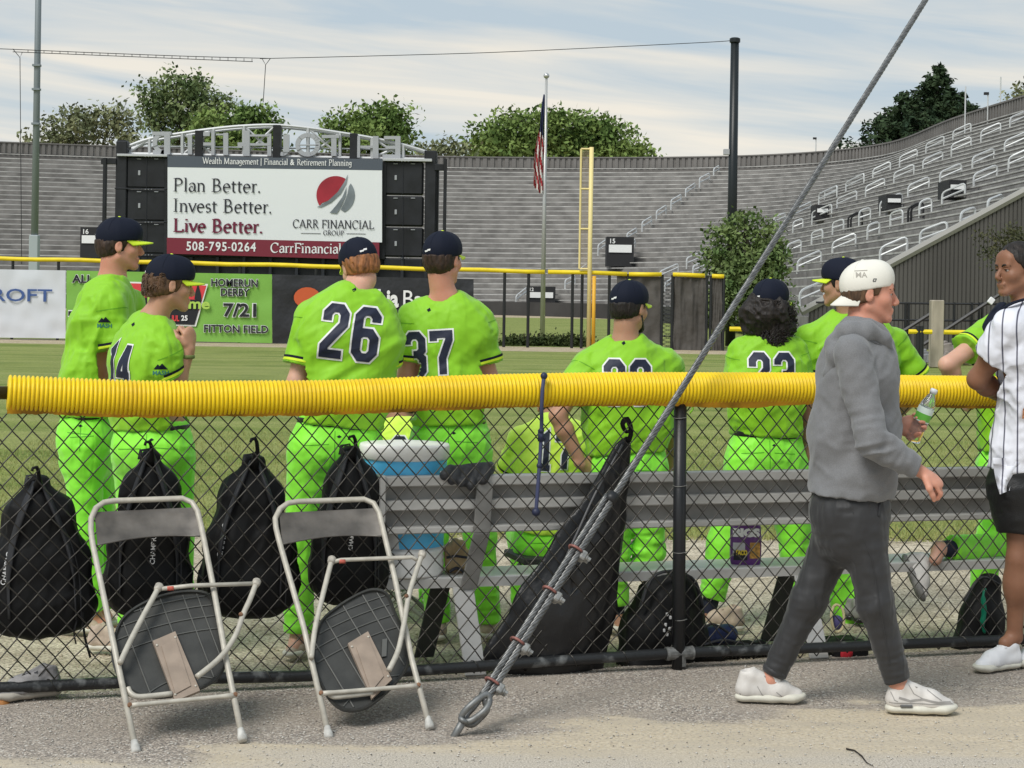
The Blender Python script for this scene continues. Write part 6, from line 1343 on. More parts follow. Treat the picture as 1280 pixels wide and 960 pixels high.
cup = thing('paper_cup', 'white paper cup standing on the bench seat at the right', 'cup', np.array([*F(1203, 698, .30)[:2], sz])); mb = MB(); b0_ = np.array([*F(1203, 698, .30)[:2], sz]); mb.lathe([(.022, 0), (.030, .082), (.032, .083), (.032, .086), (.028, .086), (.021, .004)], b0_, n=20); mb.build('wall', mat('cup_white', (.72, .75, .78), .5), cup, smooth=True)
st = thing('resistance_cord', 'navy rubber cord with ball ends hanging over the yellow pipe', 'cord', F(672, 650, -.04)); mb = MB(); pth = catmull([F(680, 470, -.085), F(678, 490, -.095), F(677, 512, -.085), F(677, 530, -.05), F(676, 555, -.03), F(673, 600, -.03), F(670, 640, -.03)], 40)
mb.tube(pth, .0085, 10); mb.build('tube', mat('cord_navy', (.05, .06, .13), .45), st, smooth=True)
M_nv = mat('navy_rubber', (.02, .025, .06), .5)
for i, rr9 in ((0, .016), (15, .0), (22, .013), (30, .013), (39, .019)):
    if rr9: mb = MB(); mb.lathe([(.004, -rr9), (rr9*.8, -rr9*.6), (rr9, 0), (rr9*.8, rr9*.6), (.004, rr9)], pth[i], n=14); mb.build('knob', M_nv, st, smooth=True)
q = F(676, 546, -.03); mb = MB(); mb.tube([q+[0, 0, .03], q+[0, 0, -.02]], .013, 10); mb.tube([q, q+FDIR*.02+[0, 0, -.012]], .006, 6); mb.build('clamp', M_nv, st, smooth=True)
# twig, leaf litter
tw = MB(); tw.tube([Gp(*q)+[0, 0, .006] for q in [(1058, 938), (1068, 940), (1077, 947), (1083, 955), (1092, 960)]], [.004, .003, .003, .002, .001], 5); o = tw.build('twig', mat('twig', (.02, .015, .012), .8)); tag(o, 'crooked dark twig lying on the pale path near the bottom edge', 'twig')
# ============================================================ PEOPLE
M_lime = mat('jersey_lime', (.245, .56, .012), .62, bump=.12, bscale=260, bdist=.001, sheen=.15, var=.05, vscale=5)
M_limeY = mat('jersey_yellow_green', (.66, .92, .09), .62, bump=.12, bscale=260, bdist=.001, sheen=.15)
M_pant = mat('pants_lime', (.27, .86, .045), .58, bump=.10, bscale=260, bdist=.001, sheen=.2, var=.05, vscale=5)
for m_ in (M_lime, M_limeY): cloth(m_, 7, 20, .8, .028, .55, .2)
cloth(M_pant, 8, 22, .8, .026, .4, .35)
M_navy = mat('cap_navy', (.007, .010, .022), .8, bump=.15, bscale=300, bdist=.001, spec=.25)
M_brim = mat('brim_yellow', (.62, .80, .03), .6)
M_belt = mat('belt_black', (.012, .012, .014), .4)
M_sock = mat('sock_navy', (.012, .015, .035), .8)
M_eye = mat('eye_white', (.42, .39, .36), .45); M_iris = mat('iris', (.03, .018, .012), .2)
def skin(name, c, c2): return mat(name, c, .52, var=.1, vscale=9, col2=c2, sss=.12, bump=.1, bscale=180, bdist=.001)
SK_pale = skin('skin_pale', (.56, .31, .22), (.66, .38, .28)); SK_tan = skin('skin_tan', (.45, .24, .155), (.53, .29, .19)); SK_red = skin('skin_ruddy', (.55, .235, .16), (.62, .30, .21))
SK_olive = skin('skin_olive', (.36, .19, .115), (.43, .235, .15)); SK_brown = skin('skin_brown', (.22, .10, .056), (.28, .135, .08)); SK_mid = skin('skin_mid', (.30, .15, .09), (.36, .19, .12))
def hairmat(n, c): return mat(n, c, .6, bump=1.0, bscale=70, bdist=.006, stretch=(1, 1, .25), var=.45, vscale=60)
H_brown = hairmat('hair_brown', (.035, .018, .010)); H_dark = hairmat('hair_dark', (.012, .008, .006)); H_ginger = hairmat('hair_ginger', (.24, .095, .032)); H_lbrown = hairmat('hair_light_brown', (.085, .045, .022))
def T3(c, R, p): return c+R[0]*p[0]+R[1]*p[1]+R[2]*p[2]
def head_sdf(s, c, R, sc_=1.0, beard=0):
    L = lambda x, y, z: T3(c, R, (x*sc_, y*sc_, z*sc_)); r = lambda *a: np.array(a)*sc_
    s.ell(L(0, -.012, .036), r(.074, .096, .086), R, k=.02)
    s.ell(L(0, .028, -.030), r(.058, .060, .072), R, k=.03)
    for g in (-1, 1):
        s.cone(L(.050*g, -.002, -.050), L(.016*g, .066, -.094), .020*sc_, .017*sc_, k=.022)
        s.ell(L(.040*g, .052, -.024), r(.024, .026, .024), R, k=.02)
    s.ell(L(0, .074, -.096), r(.022, .017, .016), R, k=.014)
    s.cone(L(-.034, .074, .024), L(.034, .074, .024), .013*sc_, .013*sc_, k=.014)
    s.ell(L(0, .064, .055), r(.05, .020, .03), R, k=.02)
    for g in (-1, 1): s.ell(L(.031*g, .095, .003), r(.017, .014, .0105), R, mode='sub', k=.010)
    s.cone(L(0, .086, .010), L(0, .107, -.028), .0075*sc_, .0105*sc_, k=.008); s.ell(L(0, .098, -.036), r(.016, .010, .008), R, k=.006)
    s.cone(L(-.018, .086, -.060), L(.018, .086, -.060), .0085*sc_, .0085*sc_, k=.006); s.cone(L(-.015, .084, -.072), L(.015, .084, -.072), .0085*sc_, .0085*sc_, k=.006)
    s.cone(L(-.022, .098, -.066), L(.022, .098, -.066), .0022*sc_, .0022*sc_, mode='sub', k=.003)
    for g in (-1, 1):
        ec = L(.076*g, -.010, -.006); s.ell(ec, r(.008, .019, .031), frame(R[1]-.15*R[0]*g*-1, R[2]), k=.004); s.ell(L(.085*g, -.004, -.002), r(.006, .009, .015), R, mode='sub', k=.003)
def hand_sdf(s, w, d, pn, thumb, curl=.5, sc_=1.0, tcurl=.5):
    "w wrist, d direction of the metacarpals, pn palm normal, thumb = +1/-1 side along cross(d, pn)"
    d = nrm(d); pn = nrm(np.asarray(pn, float)-d*(np.asarray(pn, float)@d)); wx = np.cross(d, pn)*thumb; R = np.array([wx, d, pn])
    s.ell(w+d*.046*sc_, np.array([.041, .055, .017])*sc_, R, k=.012); s.cone(w-d*.02, w+d*.03*sc_, .027*sc_, .026*sc_, k=.012, sq=(pn, 1.35))
    for i, (ofs, ln) in enumerate(((.030, .072), (.0105, .080), (-.0095, .074), (-.028, .058))):
        p = w+d*(.086-abs(ofs-.008)*.15)*sc_+wx*ofs*sc_; a = 0; cu = curl*(1+.12*i)
        pts = [p-d*.02*sc_]; 
        for f in (.44, .31, .25):
            a += cu; dr = d*math.cos(a)+pn*math.sin(a)+wx*ofs*.8; p2 = (pts[-1] if len(pts) > 1 else p)+nrm(dr)*ln*f*sc_; pts.append(p2)
        s.chain(pts, np.array([.0098, .0092, .0082, .0068])*sc_, k=.004)
    p0 = w+d*.022*sc_+wx*.026*sc_; d1 = nrm(d*.62+wx*.62+pn*.5*tcurl); d2 = nrm(d*.85+wx*.05+pn*.9*tcurl); p1 = p0+d1*.042*sc_; p2 = p1+d2*.032*sc_; p3 = p2+nrm(d2+pn*.3*tcurl)*.022*sc_
    s.chain([p0, p1, p2, p3], np.array([.016, .0125, .0105, .0085])*sc_, k=.008)
def shoe(parent, ank, toe, m_up, m_sole, sc_=1.0, m_mid=None, up=(0, 0, 1), ground=True, label='shoe'):
    "ank = ankle joint, toe = tip of the toe on the sole plane"
    toe = np.array(toe, float)
    if ground: toe[2] = .002
    up = nrm(up); v = np.asarray(toe)-np.asarray(ank); f = nrm(v-up*(v@up)); R = frame(f, up); base = np.asarray(toe)-f*.275*sc_ if not ground else None
    z0 = toe[2] if ground else None; h = np.asarray(toe)-f*.275*sc_*1.0; L = lambda x, y, z: T3(h, R, (x*sc_, y*sc_, z*sc_*1.2))
    so = SDF(.02); so.cone(L(0, .040, .018), L(.004, .14, .018), .036*sc_, .036*sc_, sq=(R[2], 1.9)); so.cone(L(.004, .14, .018), L(.0, .215, .020), .038*sc_, .045*sc_, sq=(R[2], 2.0)); so.cone(L(.0, .215, .020), L(-.004, .240, .024), .045*sc_, .033*sc_, sq=(R[2], 2.0)); so.plane(L(0, 0, .001), -R[2], .002); so.plane(L(0, 0, .032), R[2], .004)
    o = sdf_part('shoe', (lambda u: (u.cone(L(0, .042, .045), L(0, .052, .085), .034*sc_, .031*sc_), u.cone(L(0, .05, .04), L(0, .17, .040), .034*sc_, .037*sc_), u.cone(L(0, .07, .085), L(0, .17, .048), .028*sc_, .030*sc_), u.cone(L(0, .17, .036), L(-.002, .232, .026), .041*sc_, .028*sc_), u.plane(L(0, 0, .024), -R[2]), u.cone(L(0, .050, .105), L(0, .050, .13), .024*sc_, .03*sc_, mode='sub', k=.004), u)[-1])(SDF(.022)), .0045*sc_, m_up, parent, folds(.0012, 30, 5), .03)
    sl = sdf_part('sole', so, .0045*sc_, m_sole, o, None, .035)
    mb = MB()
    for k in range(5):
        y = .105+k*.020; z = .083-k*.0095; mb.tube([L(-.019, y, z-.006), L(-.008, y+.004, z+.0025), L(.008, y-.004, z+.0035), L(.019, y, z-.006)], .0026, 5)
    mb.tube(catmull([L(0, .10, .090), L(-.028, .11, .088), L(-.012, .12, .084), L(.026, .115, .086), L(0, .10, .09)], 14), .0022, 5)
    mb.build('laces', m_mid or m_up, o, smooth=True)
    return o, L, R
def brim(parent, c, R, sc_, m, m2, back=False, droop=.012, ln=.070, z0=.030):
    sg = -1 if back else 1; n1, n2 = 22, 6; V = []
    for dz in (0, -.005):
        for j in range(n2+1):
            v = j/n2
            for i in range(n1+1):
                u = -1+2*i/n1; a = u*1.18; x = .079*math.sin(a)*(1-.03*v); y = .094*math.cos(a)-.008+ln*v*math.cos(u*1.25)**.75; V.append(T3(c, R, (x*sc_, sg*y*sc_, (z0-.013*(u*u)*(.35+.65*v)-droop*v+.006*(1-abs(u))*v+dz)*sc_)))
    N = (n1+1)*(n2+1); fs = []; mi = []
    for j in range(n2):
        for i in range(n1): q = j*(n1+1)+i; fs += [(q, q+1, q+n1+2, q+n1+1), (q+N, q+n1+1+N, q+n1+2+N, q+1+N)]; mi += [0, 1]
    e = [j for j in range(n1+1)]; edge = [i*(n1+1) for i in range(n2+1)]+[n2*(n1+1)+i for i in range(1, n1+1)]+[(n2-i)*(n1+1)+n1 for i in range(1, n2+1)]
    for a, b in zip(edge[:-1], edge[1:]): fs.append((a, b, b+N, a+N)); mi.append(0)
    return mk('brim', V, fs, [m, m2], parent, smooth=True, mi=mi)
def cap(person, c, R, sc_=1.0, m=None, mb_=None, back=False, mark=True, tilt=0):
    if tilt: a_ = math.radians(tilt); R = np.array([R[0], R[1]*math.cos(a_)-R[2]*math.sin(a_), R[2]*math.cos(a_)+R[1]*math.sin(a_)])
    m = m or M_navy; mb_ = mb_ or M_brim; L = lambda x, y, z: T3(c, R, (x*sc_, y*sc_, z*sc_)); sg = -1 if back else 1
    s = SDF(.02); s.ell(L(0, -.010, .042), np.array([.0865, .1075, .094])*sc_, R); s.ell(L(0, .045, .068), np.array([.056, .056, .056])*sc_, R, k=.03)
    n = nrm(-R[2]+R[1]*(.13 if not back else 0)); s.plane(L(0, 0, .020 if not back else .018), n, .004)
    cr = sdf_part('cap', s, .005*sc_, m, person, lambda P: .0012*np.abs(np.sin(np.arctan2((P-c)@R[0], (P-c)@R[1]+.01)*3))**8*-1)
    brim(cr, c, R, sc_, mb_, mb_, back, z0=.030 if not back else .028, droop=.012 if not back else .052, ln=.070 if not back else .078)
    mb = MB(); mb.lathe([(.008, 0), (.0075, .004), (.002, .006)], L(0, -.010, .134), R[2], 10); mb.build('button', mb_ if not back else m, cr, smooth=True)
    # six panel seams
    for k in range(3):
        a = math.radians(30+60*k); pts = []
        for t in np.linspace(-1.25, 1.25, 24): 
            d = np.array([math.cos(a)*math.sin(t)*.0868, math.sin(a)*math.sin(t)*.1078, math.cos(t)*.0943]); p = L(d[0], -.010+d[1], .042+d[2])
            if (p-L(0, 0, .03))@n < -.004: pts.append(p)
        if len(pts) > 3: mb = MB(); mb.tube(pts, .0012, 4); mb.build('seam', m, cr)
    if mark:
        bv = bvh_of(cr); back_n = -R[1]*sg; ux = nrm(np.cross(back_n, R[2]))*-1
        V = [(0, 0), (.016, .002), (.018, .006), (.032, .007), (.034, .016), (.018, .014), (.014, .009), (-.001, .008)]; decal('white_mark', [(a*sc_, b*sc_) for a, b in V], [tuple(range(8))], mat('ink_white', (.8, .8, .8)), bv, L(-.030, -.10*sg, .034), R[0], R[2], cr, .0015, .01, .2, .3)
    return cr
def hair(person, c, R, m, sc_=1.0, low=-.055, vol=.0, front=.028, sd=1, curly=0, top=False, back=-.02, capped=True):
    L = lambda x, y, z: T3(c, R, (x*sc_, y*sc_, z*sc_)); s = SDF(.02)
    s.ell(L(0, -.018, .028 if not top else .037), np.array([.0795+vol, .1005+vol, .092+vol])*sc_, R); s.ell(L(0, -.045, -.022), np.array([.066+vol, .062+vol, .055+vol])*sc_, R, k=.03)
    s.plane(L(0, front, 0), nrm(R[1]-R[2]*(.28 if not top else 1.0)), .004)
    if not top: s.plane(L(0, 0, .036), nrm(R[2]-R[1]*.13), .006); s.plane(L(0, -.06, low), nrm(-R[2]*1.0+R[1]*.25), .008)
    for g in (-1, 1): s.ell(L(.088*g, .000, -.012), np.array([.022, .026, .036])*sc_, R, mode='sub', k=.006); s.ell(L(.085*g, .04, -.05), np.array([.03, .045, .045])*sc_, R, mode='sub', k=.01)
    dsp = folds(.0035 if not curly else .008, 60 if not curly else 38, sd, -R[2], .3 if not curly else 1.0)
    return sdf_part('hair', s, .0045, m, person, dsp, .02)
def facebits(person, c, R, skinm, hairm, sc_=1.0, beard=False, brow=1.0):
    L = lambda x, y, z: T3(c, R, (x*sc_, y*sc_, z*sc_))
    for g in (-1, 1):
        mb = MB(); mb.lathe([(.0108*math.sin(a), -.0108*math.cos(a)) for a in np.linspace(.05, PI-.05, 9)], L(.031*g, .0715, .004), R[1], 14); e = mb.build('eye', M_eye, person, smooth=True)
        mb = MB(); mb.lathe([(.0056, .0), (.005, .0012), (.001, .0016)], L(.031*g, .0828, .0035), R[1], 12); mb.build('iris', M_iris, e, smooth=True)
        mb = MB(); mb.tube(catmull([L(.016*g, .080, .0080), L(.031*g, .0850, .0095), L(.045*g, .074, .006)], 8), [.0018, .0026, .0028, .0028, .0028, .0026, .002, .0015], 6); mb.build('upper_lid', skinm, person, smooth=True)
        mb = MB(); mb.tube(catmull([L(.012*g, .0885, .020), L(.030*g, .0885, .0265), L(.049*g, .070, .0205)], 8), np.array([.003, .0042, .0042, .004, .0038, .0034, .0028, .0015])*brow, 6); mb.build('eyebrow', hairm, person, smooth=True)
    if beard:
        s = SDF(.012)
        for g in (-1, 1): s.cone(L(.052*g, .006, -.042), L(.020*g, .068, -.096), .0195*sc_, .0195*sc_)
        s.ell(L(0, .072, -.098), np.array([.026, .020, .020])*sc_, R); sdf_part('beard', s, .004, hairm, person, folds(.002, 90, 4))
def subset(name, src, sel, m, parent, push=.0015):
    "lift a band of faces off a finished surface as a part of its own"
    me = src.data; n = len(me.vertices); V = np.empty(n*3); me.vertices.foreach_get('co', V); V = V.reshape(-1, 3)+origin(src.parent); Nn = np.empty(n*3); me.vertices.foreach_get('normal', Nn); Nn = Nn.reshape(-1, 3)
    Fc = np.empty(len(me.loops), np.int32); me.loops.foreach_get('vertex_index', Fc); Fc = Fc.reshape(-1, 4); cen = V[Fc].mean(1); k = sel(cen)
    if k.sum() < 3: return None
    F2 = Fc[k]; u, inv = np.unique(F2, return_inverse=True); return mk(name, V[u]+Nn[u]*push, inv.reshape(-1, 4).astype(np.int32), m, parent, smooth=True)
def person(label, S):
    """S: neck, belt, hipc points; shoulders/arms and legs as joint lists; head centre and direction."""
    J = S.get('J', F); o = S.get('o', 0)
    def P(q): 
        if len(q) == 3 and isinstance(q, tuple): return J(q[0], q[1], o+q[2])
        return J(q[0], q[1], o) if isinstance(q, tuple) else np.asarray(q, float)
    hc = P(S['head']); R = frame(S['look'], S.get('hup', (0, 0, 1))); hs = S.get('hs', 1.0); neck, chest, waist, belt, pel = [P(S[k]) for k in ('neck', 'chest', 'waist', 'belt', 'pelvis')]
    arms = [[P(q) for q in a['j']] for a in S['arms']]; legs = [[P(q) for q in l['j']] for l in S['legs']]
    root = thing('person', label, 'person', [pel[0], pel[1], 0], S.get('group'))
    sideT = nrm(arms[1][0]-arms[0][0]); sideB = nrm(legs[1][0]-legs[0][0]); bw = S.get('bw', 1.0); bd = S.get('bd', 1.0)
    # ---- body: one continuous surface
    b = SDF(.025); head_sdf(b, hc, R, hs); nb = T3(hc, R, (0, -.028*hs, -.070*hs)); nw = S.get('neckw', 1.0)
    b.cone(nb, neck+[0, 0, -.02], .054*nw, .060*nw, k=.03); b.cone(neck, neck+[0, 0, -.06], .07, .09, k=.03)
    b.loft([neck+(chest-neck)*.5, chest, waist, belt, pel], [(.13*bw, .07), (.155*bw, .095), (.14*bw, .09), (.14*bw, .09), (.14*bw, .09)], [sideT, sideT, nrm(sideT+sideB), sideB, sideB], k=.04)
    aw = S.get('aw', 1.0)
    for a, sp in zip(arms, S['arms']):
        sh, el, wr = a[:3]; b.cone(neck+(sh-neck)*.4, sh, .055, .054, k=.03); b.cone(sh, el, .050*aw, .040*aw, k=.03); b.ell(sh+(el-sh)*.5+[0, 0, 0], np.array([.045, .045, .045])*aw, k=.04)
        m1 = el+(wr-el)*.28; b.cone(el, m1, .040*aw, .043*aw, k=.02); b.cone(m1, wr, .043*aw, .0275*aw, k=.02)
        hd = sp.get('hand')
        if hd: hand_sdf(b, wr, hd[0], hd[1], hd[2], hd[3], sp.get('hsc', 1.0), hd[4] if len(hd) > 4 else .5)
    for l in legs: b.cone(pel, l[0], .09, .075, k=.03); b.chain(l[:3], [.068, .046, .034], k=.03); b.cone(l[2], l[2]+(nrm(l[3]-l[2]))*.06, .033, .03, k=.02)
    for c_ in S.get('calf', []): b.ell(legs[c_][1]+(legs[c_][2]-legs[c_][1])*.3, [.058, .06, .09], k=.04)
    body = sdf_part('body', b, .006, S['skin'], root)
    facebits(root, hc, R, S['skin'], S['hairm'], hs, S.get('beard', False))
    # ---- upper garment
    g = SDF(S.get('jk', .035)); tw = S.get('tw', 1.0); ext = S.get('hem'); hemd = nrm(pel-belt); 
    sd = S.get('seed', 1)
    top_dims = [(.10*tw, .075), (.175*tw*bw, .105*bd), (.200*tw*bw, .128*bd), (.185*tw*bw, .128*bd), (.178*tw*bw, .125*bd)]
    pts = [neck+[0, 0, -.015], neck+(chest-neck)*.45, chest, waist, belt]; sides = [sideT, sideT, sideT, nrm(sideT+sideB), sideB]
    if S.get('untucked'): pts.append(P(S['hemc'])); top_dims.append((S.get('hemw', .185)*bw*tw, .135*bd)); sides.append(sideB)
    g.loft(pts, top_dims, sides, k=.04)
    sl = S.get('sleeve', .62); sw = S.get('sw', 1.0)
    for a, sp in zip(arms, S['arms']):
        sh, el, wr = a[:3]; g.cone(neck+(sh-neck)*.25+[0, 0, -.015], sh, .060, .064*sw, k=.035)
        if sl <= 1:
            e = sh+(el-sh)*sl; dr = nrm(el-sh); g.cone(sh, e+dr*.03, .064*sw, .072*sw, k=.016); g.cutnear(e, -dr, .10*sw, .002) if False else None
        else:
            g.cone(sh, el, .066*sw, .055*sw, k=.014); cu = el+(wr-el)*(sl-1); g.cone(el, cu, .055*sw, .043*sw, k=.012)
    if sl <= 1:
        for a in arms:
            sh, el = a[:2]; dr = nrm(el-sh); e = sh+(el-sh)*sl; g.cutnear(e, dr, .135, .002) if False else g.ops.append(((lambda P_, e=e, dr=dr: np.maximum(-((P_-e)@dr), np.sqrt((((P_-e)-((P_-e)@dr)[:, None]*dr)**2).sum(1))-S.get('cutr', .108))), e-.2, e+.2, 'sub', .002))
    elif True:
        for a in arms:
            el, wr = a[1:3]; dr = nrm(wr-el); e = el+(wr-el)*(sl-1); g.ops.append(((lambda P_, e=e, dr=dr: np.maximum(-((P_-e)@dr), np.sqrt(((P_-e)**2).sum(1))-.075)), e-.2, e+.2, 'sub', .002))
    # neck opening and hem
    ndir = nrm(nb-neck); g.cone(neck+ndir*.012, neck+ndir*.12, .058*nw, .10*nw, mode='sub', k=.010)
    hp = P(S['hemc']) if S.get('untucked') else belt+hemd*.012; g.plane(hp, hemd, .006)
    if 'hoodfn' in S: S['hoodfn'](g, P, R, hc, neck)
    fa = S.get('fold', .0055); dd = nrm(belt-neck+.6*sideT*((-1) ** sd))
    disp = blend_disp(folds(fa*1.25, 8, sd, dd, .16), folds(fa*.75, 15, sd+4, nrm(belt-neck-.8*sideT), .16), folds(fa*1.0, 5, sd+8, (0, 0, 1), .5, False), folds(fa*.3, 34, sd+9, dd, .3))
    for a, sp in zip(arms, S['arms']):
        sh, el, wr = a[:3]; dr = nrm(el-sh)
        disp = blend_disp(disp, rings(sh+dr*.10, nrm(dr+.5*sideT), .09, .006, 24, sd+3), rings(el-dr*.02, dr, .10, .011 if sl > 1 else .004, 30, sd+5))
        if sl > 1: disp = blend_disp(disp, rings(el+(wr-el)*.45, nrm(wr-el), .09, .009, 30, sd+7))
    disp = blend_disp(disp, rings(belt+[0, 0, .04], (0, 0, 1), .14, .005, 22, sd+11)) if not S.get('untucked') else disp
    top = sdf_part(S.get('topname', 'jersey'), g, .007, S['topm'], root, disp)
    if sl <= 1 and S.get('band', True):
        bvs = bvh_of(top)
        for a in arms:
            sh, el = a[:2]; L_ = np.linalg.norm(el-sh)*sl; dr = nrm(el-sh)
            ring_band('sleeve_band', bvs, sh, dr, L_-.026, L_-.015, M_navy, root, .0025); ring_band('sleeve_hem', bvs, sh, dr, L_-.0145, L_-.003, M_brim if S['topm'] in (M_lime, M_limeY) else S['topm'], root, .002)
    # ---- trousers
    p = SDF(.03); pw = S.get('pw', 1.0); p.loft([belt, pel, (legs[0][0]+legs[1][0])/2+(pel-belt)*.3], [(.160*pw*bw, .112*bd), (.178*pw*bw, .128*bd), (.165*pw*bw, .115*bd)], sideB, k=.03)
    for l, sp in zip(legs, S['legs']):
        h_, kn, an = l[:3]; le = sp.get('end', .93); e = kn+(an-kn)*(le) if le > 0 else h_+(kn-h_)*(1+le)
        lw = S.get('lw', 1.0); p.cone(h_, kn, .100*pw*lw, .070*lw, k=.035)
        if le > 0: p.cone(kn, e, .070*lw, sp.get('er', .056)*lw, k=.03)
        d_ = nrm(an-kn) if le > 0 else nrm(kn-h_); p.ops.append(((lambda P_, e=e, dr=d_: np.maximum(-((P_-e)@dr), np.sqrt(((P_-e)**2).sum(1))-(.17 if le > 0 else .24))), e-.26, e+.26, 'sub', .003)); p.cone(e-d_*.0, e-d_*.004, .001, .001)
        if sp.get('sock'):
            s2 = SDF(.02); s2.cone(e-d_*.03, an, .043, .037, k=.02); sdf_part('sock', s2, .006, sp['sock'], root)
    if not S.get('untucked'): p.plane(belt-hemd*.016, -hemd, .004)
    pd = []
    for l, sp in zip(legs, S['legs']):
        kn, an = l[1:3]; dr = nrm(an-kn); pd.append(rings(kn, nrm(dr+.25*sideB), .11, .0045, 30, sd+2))
        if sp.get('end', .93) > 0: pd.append(rings(kn+(an-kn)*sp.get('end', .93)-dr*.05, dr, .12, .006, 38, sd+4))
        pd.append(rings(l[0]+[0, 0, -.04], nrm(dr+.6*sideB), .12, .005, 20, sd+6))
    pt = sdf_part(S.get('botname', 'trousers'), p, .0075, S['botm'], root, blend_disp(*pd, folds(.0040 if S['botm'] is M_pant else .0025, 8, sd+2, (.4, .2, 1), .35), folds(.0022, 9, sd+6, (0, 0, 1), 2.2), folds(.0015, 30, sd+7, (.5, 0, 1), .6)))
    if not S.get('untucked'):
        bl = SDF(.01); bl.loft([belt-hemd*.004, belt+hemd*.024], [(.169*pw*bw, .121*bd)]*2, sideB, p=2.3); bl.plane(belt-hemd*.004, -hemd, .002); bl.plane(belt+hemd*.026, hemd, .002); sdf_part('belt', bl, .006, M_belt, root)
        bvp = bvh_of(pt); q = belt+hemd*.055; decal('trouser_logo', [(-.011, 0), (0, -.006), (.011, 0), (0, .007)], [(0, 1, 2, 3)], M_navy, bvp, q+sideB*.025, (1, 0, 0), (0, 0, 1), root, .002, .01, .3, .6)
    for l, sp in zip(legs, S['legs']):
        if sp.get('shoe'): shoe(root, l[2], l[3], *sp['shoe'], up=sp.get('up', (0, 0, 1)), ground=sp.get('ground', True))
    # ---- head wear
    hk = S.get('hair', {}); hair(root, hc, R, S['hairm'], hs, sd=sd, **hk)
    if S.get('cap', True): cap(root, hc, R, hs, *S.get('capm', ()), back=S.get('capback', False), mark=S.get('mark', True), tilt=S.get('captilt', 0))
    if sl <= 1 or True:
        bvt = bvh_of(top)
        if S.get('num'):
            txt, x, y, Hn, tilt = S['num']; a = math.radians(tilt); vx = S.get('numx', (1, 0, 0)); ux = nrm(np.array(vx)*math.cos(a)+np.array([0, 0, math.sin(a)])); uz = nrm(np.array([0, 0, math.cos(a)])-np.array(vx)*math.sin(a)); q = P((x, y)); jersey_number(txt, Hn, bvt, q, ux, uz, root)
        if S.get('logo'):
            x, y = S['logo']; decal('back_logo', [(-.010, 0), (-.002, -.010), (.010, -.002), (.004, .010)], [(0, 1, 2, 3)], M_navy, bvt, P((x, y)), (1, 0, 0), (0, 0, 1), root, .002, .01, .3, .6)
        if not S.get('untucked') and S['botm'] is M_pant:
            for g_ in (-1, 1):
                V, fs = stroke2d([[(-.055, .004*g_), (.055, -.004*g_)]], .0035); decal('pocket_welt', V, fs, mat('seam_green', (.10, .42, .02), .7), bvp, belt+hemd*.095+sideB*.085*g_, (1, 0, 0), (0, 0, 1), root, .0015, .012, .3, .6)
            V, fs = stroke2d([[(0, .0), (.002, -.14)]], .003); decal('centre_seam', V, fs, mat('seam_green', (.10, .42, .02), .7), bvp, belt+hemd*.03, (1, 0, 0), (0, 0, 1), root, .0012, .012, .3, .6)
            for a in arms: dr = nrm(a[1]-a[0]); ring_band('shoulder_seam', bvt, a[0], dr, .020, .0235, mat('seam_jersey', (.13, .38, .01), .7), root, .0012, .105)
        if S.get('patch'):
            x, y = S['patch']; q = P((x, y)); decal('patch_mountain', [(-.030, 0), (-.012, .022), (-.004, .014), (.006, .026), (.030, 0)], [(0, 1, 2, 3, 4)], M_navy, bvt, q, (1, 0, 0), (0, 0, 1), root, .0025, .01, .3, .6)
            V, fs = text_geo('MASH', .026, .03); V[:, 0] -= V[:, 0].max()/2; decal('patch_lettering', V, fs, mat('patch_teal', (.03, .17, .12), .6), bvt, q+[0, 0, -.024], (1, 0, 0), (0, 0, 1), root, .0025, .01, .3, .6)
    return root, dict(hc=hc, R=R, arms=arms, legs=legs, top=top, body=body, P=P)
WS = mat('shoe_white', (.62, .59, .56), .55, var=.08, vscale=20); SS = mat('sole_cream', (.62, .60, .52), .6, var=.06, vscale=30); TS = mat('shoe_tan', (.50, .40, .32), .7, var=.2, vscale=20); WSK = mat('sock_white', (.75, .75, .76), .8)
GS = mat('shoe_grey', (.22, .215, .205), .7, var=.2, vscale=25)
GRP = None
# --- tall player far left, profile to the right
person('tall player in lime jersey and navy cap, leftmost, looking right', dict(o=1.43, seed=1, skin=SK_red, hairm=H_brown, topm=M_lime, botm=M_pant,
    head=(150, 307), look=(.96, .26, -.04), neck=(140, 354, .02), chest=(128, 412), waist=(117, 470), belt=(112, 515), pelvis=(112, 548), tw=1.0, bw=1.02, bd=1.05, neckw=1.08,
    arms=[dict(j=[(162, 380, .17), (176, 440, .25), (190, 455, .05)]), dict(j=[(138, 382, -.15), (150, 462, -.18), (175, 500, -.12)])],
    legs=[dict(j=[(118, 560, .08), (124, 660, .1), (128, 768, .10), (150, 790, .08)], shoe=(TS, SS)), dict(j=[(104, 560, -.08), (108, 662, -.06), (116, 768, -.04), (142, 792, -.08)], shoe=(TS, SS))],
    patch=(144, 402), hair=dict(low=-.055), sleeve=.66, num=None, sw=1.08))
